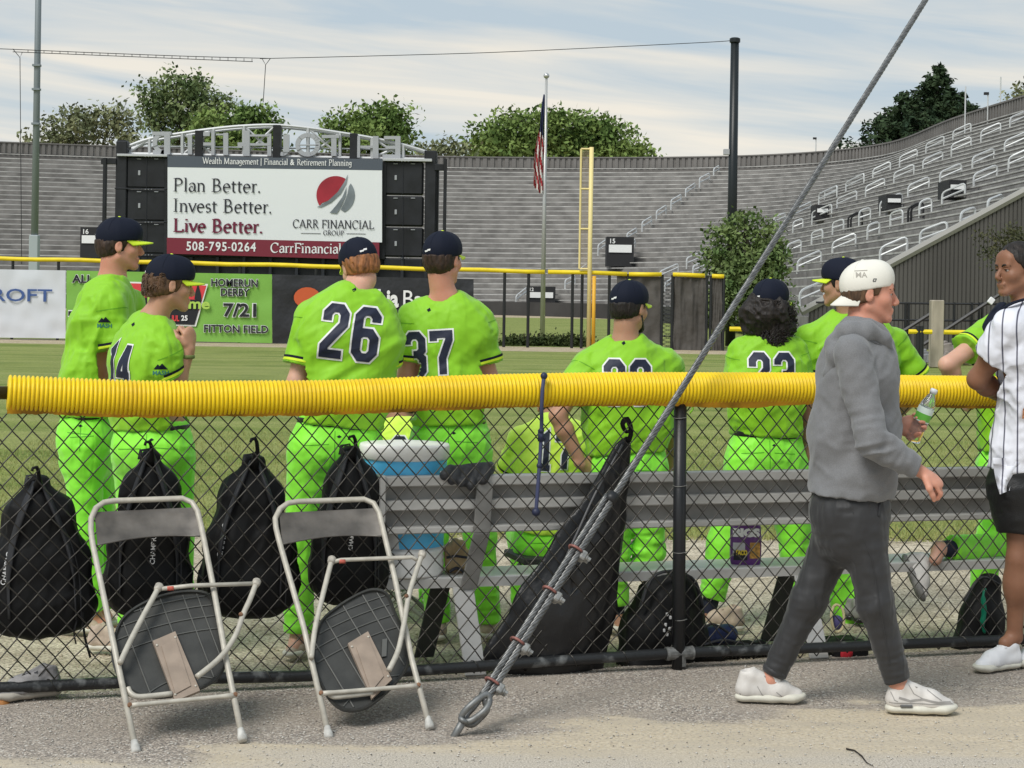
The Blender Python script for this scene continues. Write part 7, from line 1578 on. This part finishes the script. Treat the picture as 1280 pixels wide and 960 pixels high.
p14, d14 = person('player number 14 with curly brown hair under his cap, fist raised to his chin', dict(o=.80, seed=2, skin=SK_tan, hairm=H_lbrown, topm=M_lime, botm=M_pant,
    head=(213, 356), look=(.90, .40, -.10), neck=(189, 404, .02), chest=(184, 455), waist=(188, 500), belt=(191, 531), pelvis=(191, 562), bw=.98, bd=1.05,
    arms=[dict(j=[(168, 428, .13), (166, 490, .16), (190, 515, .2)]), dict(j=[(199, 438, -.12), (216, 488, -.10), (236, 436, -.12)], hand=((.02, .0, 1), (-.7, .5, .1), 1, 1.25, .9))],
    legs=[dict(j=[(172, 575, .08), (168, 670, .08), (164, 785, .08), (180, 805, .05)], shoe=(TS, SS)), dict(j=[(212, 575, -.02), (222, 672, .0), (226, 785, .0), (245, 805, -.02)], shoe=(TS, SS))],
    patch=(213, 459), num=('14', 169, 480, .165, -3), numx=(.80, -.6, 0), hair=dict(low=-.058, vol=.004, front=.03), logo=(170, 405), sw=1.0, sleeve=.62))
mb = MB(); q = F(234, 446, .68); mb.lathe([(.0315, -.008), (.034, -.004), (.034, .004), (.0315, .008)], q, (0, 0, 1), 18); mb.build('wristband', mat('band_olive', (.14, .18, .05), .7), p14, smooth=True)
person('broad player number 26 with ginger hair hunching over, head bowed to the left', dict(o=.66, seed=3, skin=SK_pale, hairm=H_ginger, topm=M_lime, botm=M_pant,
    head=(449, 334, .06), look=(-.42, .86, -.34), hup=(-.25, .25, 1), neck=(442, 368, -.0), chest=(436, 425, -.02), waist=(434, 485, -.01), belt=(424, 527), pelvis=(420, 560), bw=1.08, bd=1.12, tw=1.04, aw=1.0,
    arms=[dict(j=[(390, 396, .02), (370, 478, .0), (385, 520, .2)]), dict(j=[(472, 400, .0), (484, 480, .02), (475, 520, .22)])],
    legs=[dict(j=[(392, 575, 0), (376, 672, .02), (372, 800, -.02), (358, 827, -.10)], shoe=(TS, SS, .95)), dict(j=[(445, 575, .05), (452, 672, .08), (455, 790, .12), (460, 812, .22)], shoe=(TS, SS))],
    num=('26', 438, 443, .205, -6), logo=(445, 362), hair=dict(low=-.05, vol=.004), pw=1.06, lw=1.04, sw=1.1, sleeve=.72))
person('player number 37 seen from behind, navy cap and sunburnt neck, arms folded', dict(o=.86, seed=4, skin=SK_red, hairm=H_brown, topm=M_lime, botm=M_pant,
    head=(554, 325), look=(.50, .86, 0), neck=(557, 378, 0), chest=(562, 425), waist=(563, 480), belt=(562, 524), pelvis=(562, 556), bw=1.02, tw=1.0, bd=1.05, neckw=1.05,
    arms=[dict(j=[(515, 400, .03), (508, 470, .02), (545, 490, .2)]), dict(j=[(594, 400, -.03), (612, 472, -.04), (606, 466, .12)])],
    legs=[dict(j=[(540, 570, 0), (540, 672, .02), (548, 785, .02), (545, 800, .22)], shoe=(TS, SS)), dict(j=[(586, 570, 0), (600, 672, .0), (611, 785, -.0), (614, 800, .2)], shoe=(TS, SS))],
    num=('37', 538, 467, .185, 4), logo=(537, 387), hair=dict(low=-.088), sw=1.04, sleeve=.74))
person('player number 33 in the centre with a dark beard, left hand on his hip', dict(o=.85, seed=5, skin=SK_tan, hairm=H_dark, topm=M_lime, botm=M_pant, beard=True,
    head=(787, 385), look=(.62, .78, -.04), neck=(782, 432, 0), chest=(782, 480), waist=(785, 525), belt=(784, 560), pelvis=(786, 588), bw=1.06, tw=1.02, bd=1.1, neckw=1.08,
    arms=[dict(j=[(735, 458, .02), (697, 520, -.02), (727, 580, -.02)], hand=((.6, .4, -.3), (0, .8, -.3), 1, .5)), dict(j=[(833, 458, .0), (846, 530, .03), (838, 585, .12)], hand=((0, .3, -1), (-1, 0, 0), 1, .5))],
    legs=[dict(j=[(768, 600, 0), (768, 690, .02), (771, 770, .02), (785, 802, -.05)], shoe=(TS, SS), end=.80, sock=M_sock), dict(j=[(806, 600, 0), (812, 690, -.0), (815, 770, .04), (822, 800, .2)], shoe=(TS, SS), end=.12, sock=M_sock, er=.068)],
    num=('33', 781, 500, .185, 0), logo=(778, 428), hair=dict(low=-.05), sw=1.15, sleeve=.66))
def seated(label, x, y, o, txt, sd, hairm, skinm, cap_=True, w=1.0):
    return person(label, dict(o=o, seed=sd, skin=skinm, hairm=hairm, topm=M_limeY, botm=M_pant, cap=cap_,
        head=(x, y-22, .20), look=(.1, .75, -.6), hup=(0, .6, .7), neck=(x, y+4, .08), chest=(x, y+48, .02), waist=(x, y+90, .0), belt=(x, y+122, 0), pelvis=(x, y+145, .02), bw=w, bd=1.1,
        arms=[dict(j=[(x-42, y+22, .05), (x-58, y+80, .18), (x-40, y+110, .38)]), dict(j=[(x+42, y+22, .05), (x+58, y+80, .18), (x+40, y+110, .38)])],
        legs=[dict(j=[(x-24, y+150, .05), (x-40, y+135, .45), (x-38, y+230, .45), (x-42, y+245, .6)], shoe=(TS, SS)), dict(j=[(x+24, y+150, .05), (x+40, y+135, .45), (x+38, y+230, .45), (x+42, y+245, .6)], shoe=(TS, SS))],
        num=(txt, x-2, y+52, .155, -3), hair=dict(low=-.05)))
seated('seated player number 17 in a brighter yellow-green jersey behind the bench', 692, 530, 1.15, '17', 6, H_dark, SK_olive)
seated('seated player in a yellow-green jersey half hidden behind the blue cooler', 500, 534, 1.45, '6', 7, H_dark, SK_mid, False)
# stools under the two seated players
for (x, y, o_, lb) in ((690, 690, 1.17, 'low dark folding stool under seated player 17'), (500, 700, 1.47, 'low dark folding stool behind the cooler')):
    q = F(x, y, o_); t = thing('folding_stool', lb, 'stool', [q[0], q[1], 0], 'dark folding stools'); z = q[2]
    mb = MB(); mb.bbox([q[0], q[1], z-.02], [.20, .17, .018], frame(FN), b=.008); mb.build('seat', mat('stool_dark', (.03, .03, .032), .6), t)
    for s1 in (-1, 1):
        for s2 in (-1, 1): mb = MB(); mb.cyl([q[0]+.17*s1, q[1]+.13*s2, 0], [q[0]-.17*s1, q[1]+.13*s2, z-.04], .010, 8); mb.build('leg', M_alud, t)
# --- long curly hair
pc, dc = person('player with long dark curly hair hanging below a navy cap, back to the camera', dict(o=.90, seed=8, skin=SK_mid, hairm=H_dark, topm=M_lime, botm=M_pant,
    head=(964, 382), look=(.62, .78, 0), neck=(960, 428, 0), chest=(958, 470), waist=(958, 510), belt=(958, 540), pelvis=(956, 572), bw=.98, tw=1.0, bd=1.05,
    arms=[dict(j=[(928, 440, .02), (924, 500, .06), (945, 520, .2)]), dict(j=[(992, 438, .0), (1006, 510, .0), (1008, 560, .0)], hand=((.1, .1, -1), (-1, 0, 0), 1, .5))],
    legs=[dict(j=[(934, 590, 0), (905, 680, .0), (884, 770, .0), (870, 795, .05)], shoe=(TS, SS), end=.75, sock=M_sock), dict(j=[(982, 590, 0), (996, 690, .0), (1003, 780, .04), (1006, 805, .2)], shoe=(TS, SS), end=.75, sock=M_sock)],
    num=('23', 959, 490, .185, 0), logo=(951, 420), hair=dict(low=-.06, vol=.004), pw=1.08, lw=1.1, sw=1.0, sleeve=.5, band=False))
s = SDF(.03); R = dc['R']; hc = dc['hc']; s.loft([T3(hc, R, (0, -.045, .005)), T3(hc, R, (0, -.06, -.04)), hc+[-.01, -.02, -.12], hc+[-.01, -.0, -.165]], [(.09, .07), (.115, .08), (.115, .07), (.07, .05)], (1, 0, 0), p=2)
s.ell(hc+[.02, .05, .02], [.085, .10, .14], mode='sub', k=.01)
sdf_part('curly_hair', s, .005, H_dark, pc, blend_disp(folds(.010, 20, 4, (0, 0, 1), 1.0)), .03)
r_ = np.random.RandomState(3); mb = MB()
for i in range(520):
    a = r_.uniform(-PI, 0); zz9 = r_.uniform(-.175, .02); wd9 = .118*(1-.25*max(0, zz9/.02))*(1-.35*max(0, (-.12-zz9)/.055)); c0 = hc+np.array([wd9*math.cos(a)*r_.uniform(.7, 1.05), .075*math.sin(a)*1.05-.03, zz9]); th = np.linspace(0, 2*PI*r_.uniform(.6, 1.3), 8); rr1 = r_.uniform(.007, .014); ax = r_.uniform(0, PI)
    mb.tube([c0+np.array([rr1*math.cos(t+ax), -.3*rr1*math.sin(t), rr1*math.sin(t+ax)-t*.004]) for t in th], .0022, 4, cap=False)
mb.build('loose_curls', H_dark, pc, kind='stuff')
mb = MB(); Rp, hp_ = d14['R'], d14['hc']
for i in range(330):
    a = r_.uniform(PI*.62, PI*1.0)*r_.choice([-1, 1]); z_c = r_.uniform(-.055, .034); c0 = T3(hp_, Rp, (math.sin(a)*.083*(1-.3*(z_c < -.03)), math.cos(a)*.103-.012, z_c)); th = np.linspace(0, 2*PI*r_.uniform(.4, .9), 7); rr1 = r_.uniform(.006, .013); ax = r_.uniform(0, PI)
    mb.tube([c0+np.array([rr1*math.cos(t+ax), -.4*rr1*math.sin(t), rr1*math.sin(t+ax)]) for t in th], .0024, 4, cap=False)
mb.build('loose_curls', H_lbrown, p14, kind='stuff')
person('player looking left in a navy cap, partly hidden behind the man in the grey hoodie', dict(o=.95, seed=9, skin=SK_olive, hairm=H_dark, topm=M_lime, botm=M_pant,
    head=(1052, 355), look=(-.86, .50, -.02), neck=(1062, 400, 0), chest=(1064, 450), waist=(1062, 505), belt=(1060, 545), pelvis=(1060, 578), bw=1.10, tw=1.08, bd=1.08,
    arms=[dict(j=[(1012, 425, .02), (1000, 480, .0), (1010, 540, -.02)], hand=((.05, 0, -1), (1, .1, 0), 1, .6)), dict(j=[(1114, 425, .02), (1152, 482, .0), (1120, 520, .1)])],
    legs=[dict(j=[(1040, 592, 0), (1040, 690, .02), (1062, 790, .02), (1055, 810, .1)], shoe=(GS, M_belt), er=.058), dict(j=[(1082, 592, 0), (1076, 690, .0), (1068, 790, .0), (1080, 812, .12)], shoe=(GS, M_belt))],
    hair=dict(low=-.04), sw=1.15, sleeve=.78))
# --- walking man in the grey hoodie
M_hood = mat('hoodie_grey', (.18, .182, .19), .85, bump=.3, bscale=420, bdist=.001, var=.10, vscale=260, sheen=.2); M_jog = mat('jogger_dark', (.026, .026, .028), .6, bump=.15, bscale=300, bdist=.001, sheen=.15)
cloth(M_hood, 5, 18, .35, .02, .6, .2); cloth(M_jog, 8, 22, .9, .026, .5, .3)
M_capw = mat('cap_cream', (.74, .72, .65), .75, bump=.2, bscale=300, bdist=.001)
HD = 7.36
def JW(px, py, o): return W(px, py, HD+o)
def hoodfn(g, P, R, hc, neck):
    # hood bunched behind the neck and round the collar
    g = SDF(.02); S['_hood'] = g
    q = [P((1112, 430, -.085)), P((1090, 416, -.125)), P((1064, 416, -.135)), P((1047, 434, -.08)), P((1050, 424, .05)), P((1082, 416, .10))]
    g.chain(q, [.014, .026, .036, .040, .036, .026], k=.02); g.chain([P((1060, 422, -.125)), P((1042, 450, -.10)), P((1046, 480, -.06))], [.030, .042, .020], k=.02)
ph, dh = person('man walking right in a grey hoodie and backwards cream cap, carrying a water bottle', dict(J=JW, o=0, seed=10, skin=SK_red, hairm=H_lbrown, topm=M_hood, botm=M_jog, topname='hoodie', untucked=True,
    head=(1088, 367), look=(.985, -.10, -.05), neck=(1078, 414, 0), chest=(1072, 470), waist=(1068, 540), belt=(1066, 600), pelvis=(1062, 640), hemc=(1064, 619), hemw=.150, bw=.86, tw=1.06, bd=1.18, jk=.04, sleeve=1.86, sw=1.04, aw=.84, neckw=1.02,
    arms=[dict(j=[(1064, 442, -.185), (1090, 552, -.245), (1152, 590, -.20)], hand=((1, 0, -.62), (-.35, .5, -.8), -1, .75, .6)), dict(j=[(1076, 440, .15), (1092, 540, .20), (1122, 534, .17)], hand=((.85, -.25, .22), (.0, -.9, .3), 1, .7, .8))],
    legs=[dict(j=[(1050, 655, .07), (1010, 752, .08), (963, 850, .10), (1008, 889, .10)], shoe=(WS, SS, 1.08, mat('lace_grey', (.42, .41, .40), .8)), end=.90, er=.048), dict(j=[(1078, 655, -.07), (1094, 755, -.08), (1123, 856, -.06), (1198, 888, -.06)], shoe=(WS, SS, 1.08, mat('lace_grey', (.42, .41, .40), .8)), end=.93, er=.050)],
    capm=(M_capw, M_capw), capback=True, captilt=-13, hair=dict(low=-.045), fold=.0045, pw=.92, lw=.95, mark=False, botname='joggers'))
gh = SDF(.02); JH = lambda q: JW(*q)
gh.chain([JH((1113, 437, -.075)), JH((1104, 424, -.115)), JH((1084, 413, -.150)), JH((1062, 415, -.150)), JH((1047, 432, -.10)), JH((1050, 424, .05)), JH((1082, 416, .10))], [.012, .022, .030, .038, .042, .036, .026], k=.02)
gh.chain([JH((1078, 420, -.155)), JH((1050, 442, -.135)), JH((1043, 466, -.09)), JH((1048, 484, -.06))], [.026, .042, .036, .014], k=.02)
sdf_part('hood', gh, .006, M_hood, ph, blend_disp(folds(.006, 14, 3, (.6, .2, -1), .3), folds(.002, 34, 5)))
mb = MB(); mb.tube(catmull([JW(1110, 440, -.115), JW(1098, 430, -.150), JW(1080, 426, -.178), JW(1060, 432, -.180)], 14), .0028, 5); mb.build('hood_crease_shade', mat('crease_shade', (.12, .12, .125), .8), ph)  # shade in the crease below the hood, drawn as a darker line
for l in dh['legs']:
    s = SDF(.02); s.cone(l[2]+(l[1]-l[2])*.10, l[2]+[.005, 0, -.02], .037, .036); sdf_part('sock', s, .006, WSK, ph)
    an = l[1]+(l[2]-l[1])*.93; dr = nrm(l[2]-l[1]); mb = MB(); mb.tube([an-dr*.028, an-dr*.014, an], [.050, .052, .046], 20); mb.build('cuff', M_jog, ph, smooth=True)
bvh_ = bvh_of([o for o in ph.children if o.name.startswith('cap')][0])
R = dh['R']; hc = dh['hc']
for nm, txt, p, sz_, mm in (('cap_print', 'MA', T3(hc, R, (.02, -.075, .060)), .030, mat('print_grey', (.36, .34, .30), .7)),):
    V, fs = text_geo(txt, sz_, .01); decal(nm, V, fs, mm, bvh_, p-np.array([.0, 0, 0]), (1, 0, 0), (0, 0, 1), ph, .0015, .01, .3, .5)
    decal('cap_print', [(-.002, .024), (.046, .027), (.046, .030), (-.002, .027)], [(0, 1, 2, 3)], mm, bvh_, p, (1, 0, 0), (0, 0, 1), ph, .0015, .01, .3, .5)
decal('cap_flag', *stroke2d([[(0, 0), (.004, .010), (.014, .010), (.010, .0), (0, 0)]], .003), mat('print_dark', (.05, .05, .06), .7), bvh_, T3(hc, R, (0, -.010, .048)), (1, 0, 0), (0, 0, 1), ph, .0015, .01, .3, .5)
# pocket zip and side seam on the joggers, hood cord
pt_ = [o for o in ph.children if o.name.startswith('joggers')][0]; bj = bvh_of(pt_)
for nm, pl, w in (('pocket_zip', [(1101, 622), (1098, 645)], .010), ('side_seam', [(1066, 640), (1090, 700), (1100, 760), (1112, 830)], .003)):
    V = []; 
    for x, y in pl:
        h = bj.ray_cast(Vector(JW(x, y, -.6)), (Vector(JW(x, y, .5))-Vector(JW(x, y, -.6))).normalized())
        if h[0] is not None: V.append(np.array(h[0])-[0, .002, 0])
    if len(V) > 1: mb = MB(); mb.tube(V, w/2, 5); mb.build(nm, M_belt if nm == 'pocket_zip' else M_jog, ph)
for (shoe_o, s0) in (([o for o in ph.children if o.name.startswith('shoe')][0], 0), ([o for o in ph.children if o.name.startswith('shoe')][1], 1)):
    l = dh['legs'][s0]; toe = l[3]; f = np.array([1.0, 0, 0]); q = toe-f*.215+[0, -.040, .022]; mb = MB(); mb.bbox(q, [.024, .004, .005], b=.002); mb.build('air_window', mat('window_grey', (.12, .12, .12), .2), shoe_o)
    bvs_ = bvh_of(shoe_o); 
    for pl2 in ([(-.275, .075), (-.262, .045), (-.25, .040)], [(-.205, .105), (-.185, .07), (-.15, .052)], [(-.13, .085), (-.10, .062), (-.075, .045)], [(-.29, .034), (-.15, .033), (-.01, .030)]):
        V, fs = stroke2d([pl2], .0035); decal('panel_seam', V, fs, mat('seam_grey', (.30, .285, .27), .7), bvs_, toe*[1, 1, 1], (1, 0, 0), (0, 0, 1), shoe_o, .001, .01, .3, .4)
    V, fs = stroke2d([[(-.245, .055), (-.20, .042), (-.15, .05), (-.09, .038), (-.03, .036)]], .009); decal('panel_seam', V, fs, mat('seam_grey', (.30, .285, .27), .7), bvs_, toe*[1, 1, 1], (1, 0, 0), (0, 0, 1), shoe_o, .001, .01, .3, .4)
# bottle
bt_ = thing('water_bottle', 'clear plastic water bottle with a green and white label held in the hand', 'bottle', JW(1143, 545, .14)); b0, b1 = JW(1140, 552, .13), JW(1168, 487, .10); ax = nrm(b1-b0); Lb = np.linalg.norm(b1-b0)
M_clear = mat('clear_plastic', (.92, .93, .92), .08, trans=.92, ior=1.33); mb = MB(); mb.lathe([(.020, 0), (.030, .004), (.032, .012), (.030, .03), (.032, .04), (.030, .055), (.032, .07), (.032, Lb*.62), (.030, Lb*.72), (.016, Lb*.88), (.0125, Lb*.90), (.0125, Lb*.95)], b0, ax, 24); mb.build('shell', M_clear, bt_, smooth=True)
mb = MB(); mb.lathe([(.0145, Lb*.93), (.0145, Lb), (.012, Lb*1.01)], b0, ax, 18); mb.build('cap', mat('bottle_cap', (.65, .68, .72), .4), bt_, smooth=True)
mb = MB(); mb.lathe([(.0325, Lb*.40), (.0325, Lb*.66)], b0, ax, 24, cap=False); lab = mb.build('label', mat('label_white', (.62, .72, .68), .5), bt_, smooth=True); mb = MB(); mb.lathe([(.0328, Lb*.42), (.0328, Lb*.55)], b0, ax, 24, cap=False); mb.build('label_green', mat('label_green', (.12, .42, .05), .5), bt_, smooth=True)
# --- man in the white pinstripe jersey at the right border
WD = 8.22
def JR(px, py, o): return W(px, py, WD+o)
mp = bpy.data.materials.new('pinstripe'); mp.use_nodes = True; nt = mp.node_tree; b_ = nt.nodes['Principled BSDF']; b_.inputs['Roughness'].default_value = .7
g_ = nd(nt, 'ShaderNodeTexCoord'); mpn = nd(nt, 'ShaderNodeMapping'); mpn.inputs['Rotation'].default_value = (0, 0, math.radians(24)); wv = nd(nt, 'ShaderNodeTexWave', wave_type='BANDS', bands_direction='X'); wv.inputs['Scale'].default_value = 5.2; wv.inputs['Distortion'].default_value = .6; wv.inputs['Detail'].default_value = 1; wv.inputs['Detail Scale'].default_value = .6
nt.links.new(g_.outputs['Object'], mpn.inputs[0]); nt.links.new(mpn.outputs[0], wv.inputs['Vector']); rp_ = nd(nt, 'ShaderNodeMapRange'); rp_.inputs[1].default_value = .955; rp_.inputs[2].default_value = .985; nt.links.new(wv.outputs['Fac'], rp_.inputs[0]); mx_ = nd(nt, 'ShaderNodeMix', data_type='RGBA'); nt.links.new(rp_.outputs[0], mx_.inputs[0]); mx_.inputs[6].default_value = (.72, .73, .80, 1); mx_.inputs[7].default_value = (.09, .09, .13, 1); nt.links.new(mx_.outputs[2], b_.inputs['Base Color'])
pw_, dw = person('man in a white pinstripe jersey and black shorts leaning on the fence', dict(J=JR, o=0, seed=11, skin=SK_brown, hairm=H_dark, topm=mp, botm=mat('shorts_black', (.008, .008, .009), .5, bump=.2, bscale=200), untucked=True,
    head=(1270, 338), look=(-.90, -.42, -.04), neck=(1284, 392, 0), chest=(1284, 440), waist=(1292, 500), belt=(1290, 560), pelvis=(1288, 605), hemc=(1282, 588), hemw=.19, bw=1.0, bd=1.05, tw=1.05, cap=False,
    arms=[dict(j=[(1262, 412, -.14), (1222, 474, -.02), (1262, 500, .20)], hand=None), dict(j=[(1310, 412, .15), (1330, 480, .1), (1290, 500, .2)])],
    legs=[dict(j=[(1276, 620, -.04), (1272, 700, -.06), (1268, 796, .0), (1217, 832, -.12)], shoe=(mat('sneaker_white', (.72, .72, .74), .5), SS, 1.02), end=-.42), dict(j=[(1306, 620, .04), (1310, 700, .04), (1312, 796, .08), (1262, 838, .02)], shoe=(mat('sneaker_white', (.72, .72, .74), .5), SS, 1.02), end=-.42)],
    hair=dict(low=-.035, front=.004, top=True, vol=.0005), sw=1.16, cutr=.135, sleeve=.52, pw=1.15, lw=1.08, aw=1.12, band=False, calf=[0, 1], botname='shorts', fold=.006))
# hanging front tail of the open jersey
tail = SDF(.01); q = [JR(1252, 560, -.10), JR(1251, 590, -.12), JR(1250, 618, -.13)]; 
V = []; ctlr = [((1241, 572), (1280, 574)), ((1242, 580), (1278, 582)), ((1243, 590), (1270, 594)), ((1246, 605), (1264, 604)), ((1250, 618), (1262, 613))]
for j in np.linspace(0, 1, 15):
    a_ = catmull([(x[0][0], x[0][1], 0) for x in ctlr], 15)[int(j*14)]; c_ = catmull([(x[1][0], x[1][1], 0) for x in ctlr], 15)[int(j*14)]
    for i in range(9): u = i/8; p_ = a_*(1-u)+c_*u; V.append(JR(p_[0], p_[1], -.155-.012*math.sin(u*9+j*4)-.01*j))
V = np.array(V); fs = [(j*9+i, j*9+i+1, j*9+i+10, j*9+i+9) for j in range(14) for i in range(8)]; N = len(V)
mk('jersey_tail', np.concatenate([V, V+[0, .004, 0]]), fs+[tuple(np.array(f)[::-1]+N) for f in fs], mp, pw_, smooth=True)
bvw = bvh_of(dw['top'])
decal('chest_patch', [(0, 0), (.028, .004), (.028, .05), (0, .046)], [(0, 1, 2, 3)], mat('patch_orange', (.50, .22, .10), .6, var=.5, vscale=90), bvw, JR(1263, 520, 0), (1, 0, 0), (0, 0, 1), pw_, .012, .012, .4, .8)
s = SDF(.02); ln = [JR(1291, 384, -.02), JR(1272, 378, -.09), JR(1257, 384, -.12), JR(1250, 398, -.10), JR(1246, 415, -.03)]; 
mb = MB(); mb.tube(catmull([JR(1290, 372, -.10), JR(1268, 378, -.12), JR(1254, 386, -.10), JR(1246, 398, -.02), JR(1242, 410, .06)], 16), .013, 8, flat=.5); mb.build('navy_collar', M_navy, pw_, smooth=True)
# --- player kneeling on the bench behind him
pk, dk = person('player mostly hidden at the right, kneeling with one knee on the bench', dict(o=.52, seed=12, skin=SK_pale, hairm=H_brown, topm=M_lime, botm=M_pant,
    head=(1296, 352), look=(.8, .5, 0), neck=(1288, 392, 0), chest=(1276, 440), waist=(1262, 500), belt=(1258, 560), pelvis=(1256, 590), bw=1.0, bd=1.05,
    arms=[dict(j=[(1250, 408, .0), (1184, 456, -.08), (1203, 490, .0)], hand=((.6, .1, -.7), (0, .6, -.6), 1, .9)), dict(j=[(1310, 410, .1), (1330, 480, .1), (1300, 540, .1)])],
    legs=[dict(j=[(1250, 606, -.10), (1250, 684, -.14), (1174, 686, -.30), (1149, 753, -.40)], shoe=(WS, GS, .95), up=(.93, 0, .30), ground=False, end=.80, sock=M_sock), dict(j=[(1262, 606, .10), (1232, 690, .18), (1226, 790, .20), (1230, 812, .35)], shoe=(TS, SS))],
    hair=dict(low=-.05), sw=1.1, cutr=.14, sleeve=.62))
mb = MB(); mb.tube(catmull([F(1238, 428, .42), F(1232, 412, .42), F(1240, 395, .42), F(1252, 380, .44)], 10), .035, 8, flat=.35); mb.build('navy_strap', M_navy, pk, smooth=True)
mb = MB(); mb.bbox(F(1239, 376, .40), [.014, .006, .016], np.array([[.8, 0, -.6], [0, 1, 0], [.6, 0, .8]]), b=.003); mb.build('white_tag', mat('ink_white', (.8, .8, .8)), pk)
# --- loose footwear at the lower left, under the rail
sg_ = thing('running_shoe', 'worn grey and orange running shoe lying under the bottom rail at the left border', 'shoe', F(30, 895, .12)); o_, L_, R_ = shoe(sg_, F(50, 880, .05), F(-12, 902, .0)*[1, 1, 0]+[0, 0, .0], mat('runner_grey', (.26, .25, .25), .8, var=.2, vscale=30), mat('runner_sole', (.40, .37, .32), .8), 1.05, M_tx)
mb = MB(); s = SDF(.01); s.ell(F(-2, 880, .0), [.045, .03, .028]); sdf_part('orange_toe', s, .006, mat('orange', (.36, .15, .04), .7), sg_, folds(.003, 30, 4))
vz = thing('visor', 'flat grey visor lying under the bottom rail behind the left chair', 'visor', F(130, 886, .12)*[1, 1, 0]); s = SDF(.02); s.ell(F(128, 884, .10), [.10, .07, .022]); s.cone(F(110, 886, .10), F(150, 874, .16), .02, .028); sdf_part('shell', s, .006, mat('visor_grey', (.05, .052, .055), .7), vz, folds(.003, 20, 4))
mb = MB(); mb.tube(catmull([F(112, 884, .02), F(128, 878, .01), F(150, 882, .02)], 8), .005, 6); mb.build('strap', M_blk, vz)
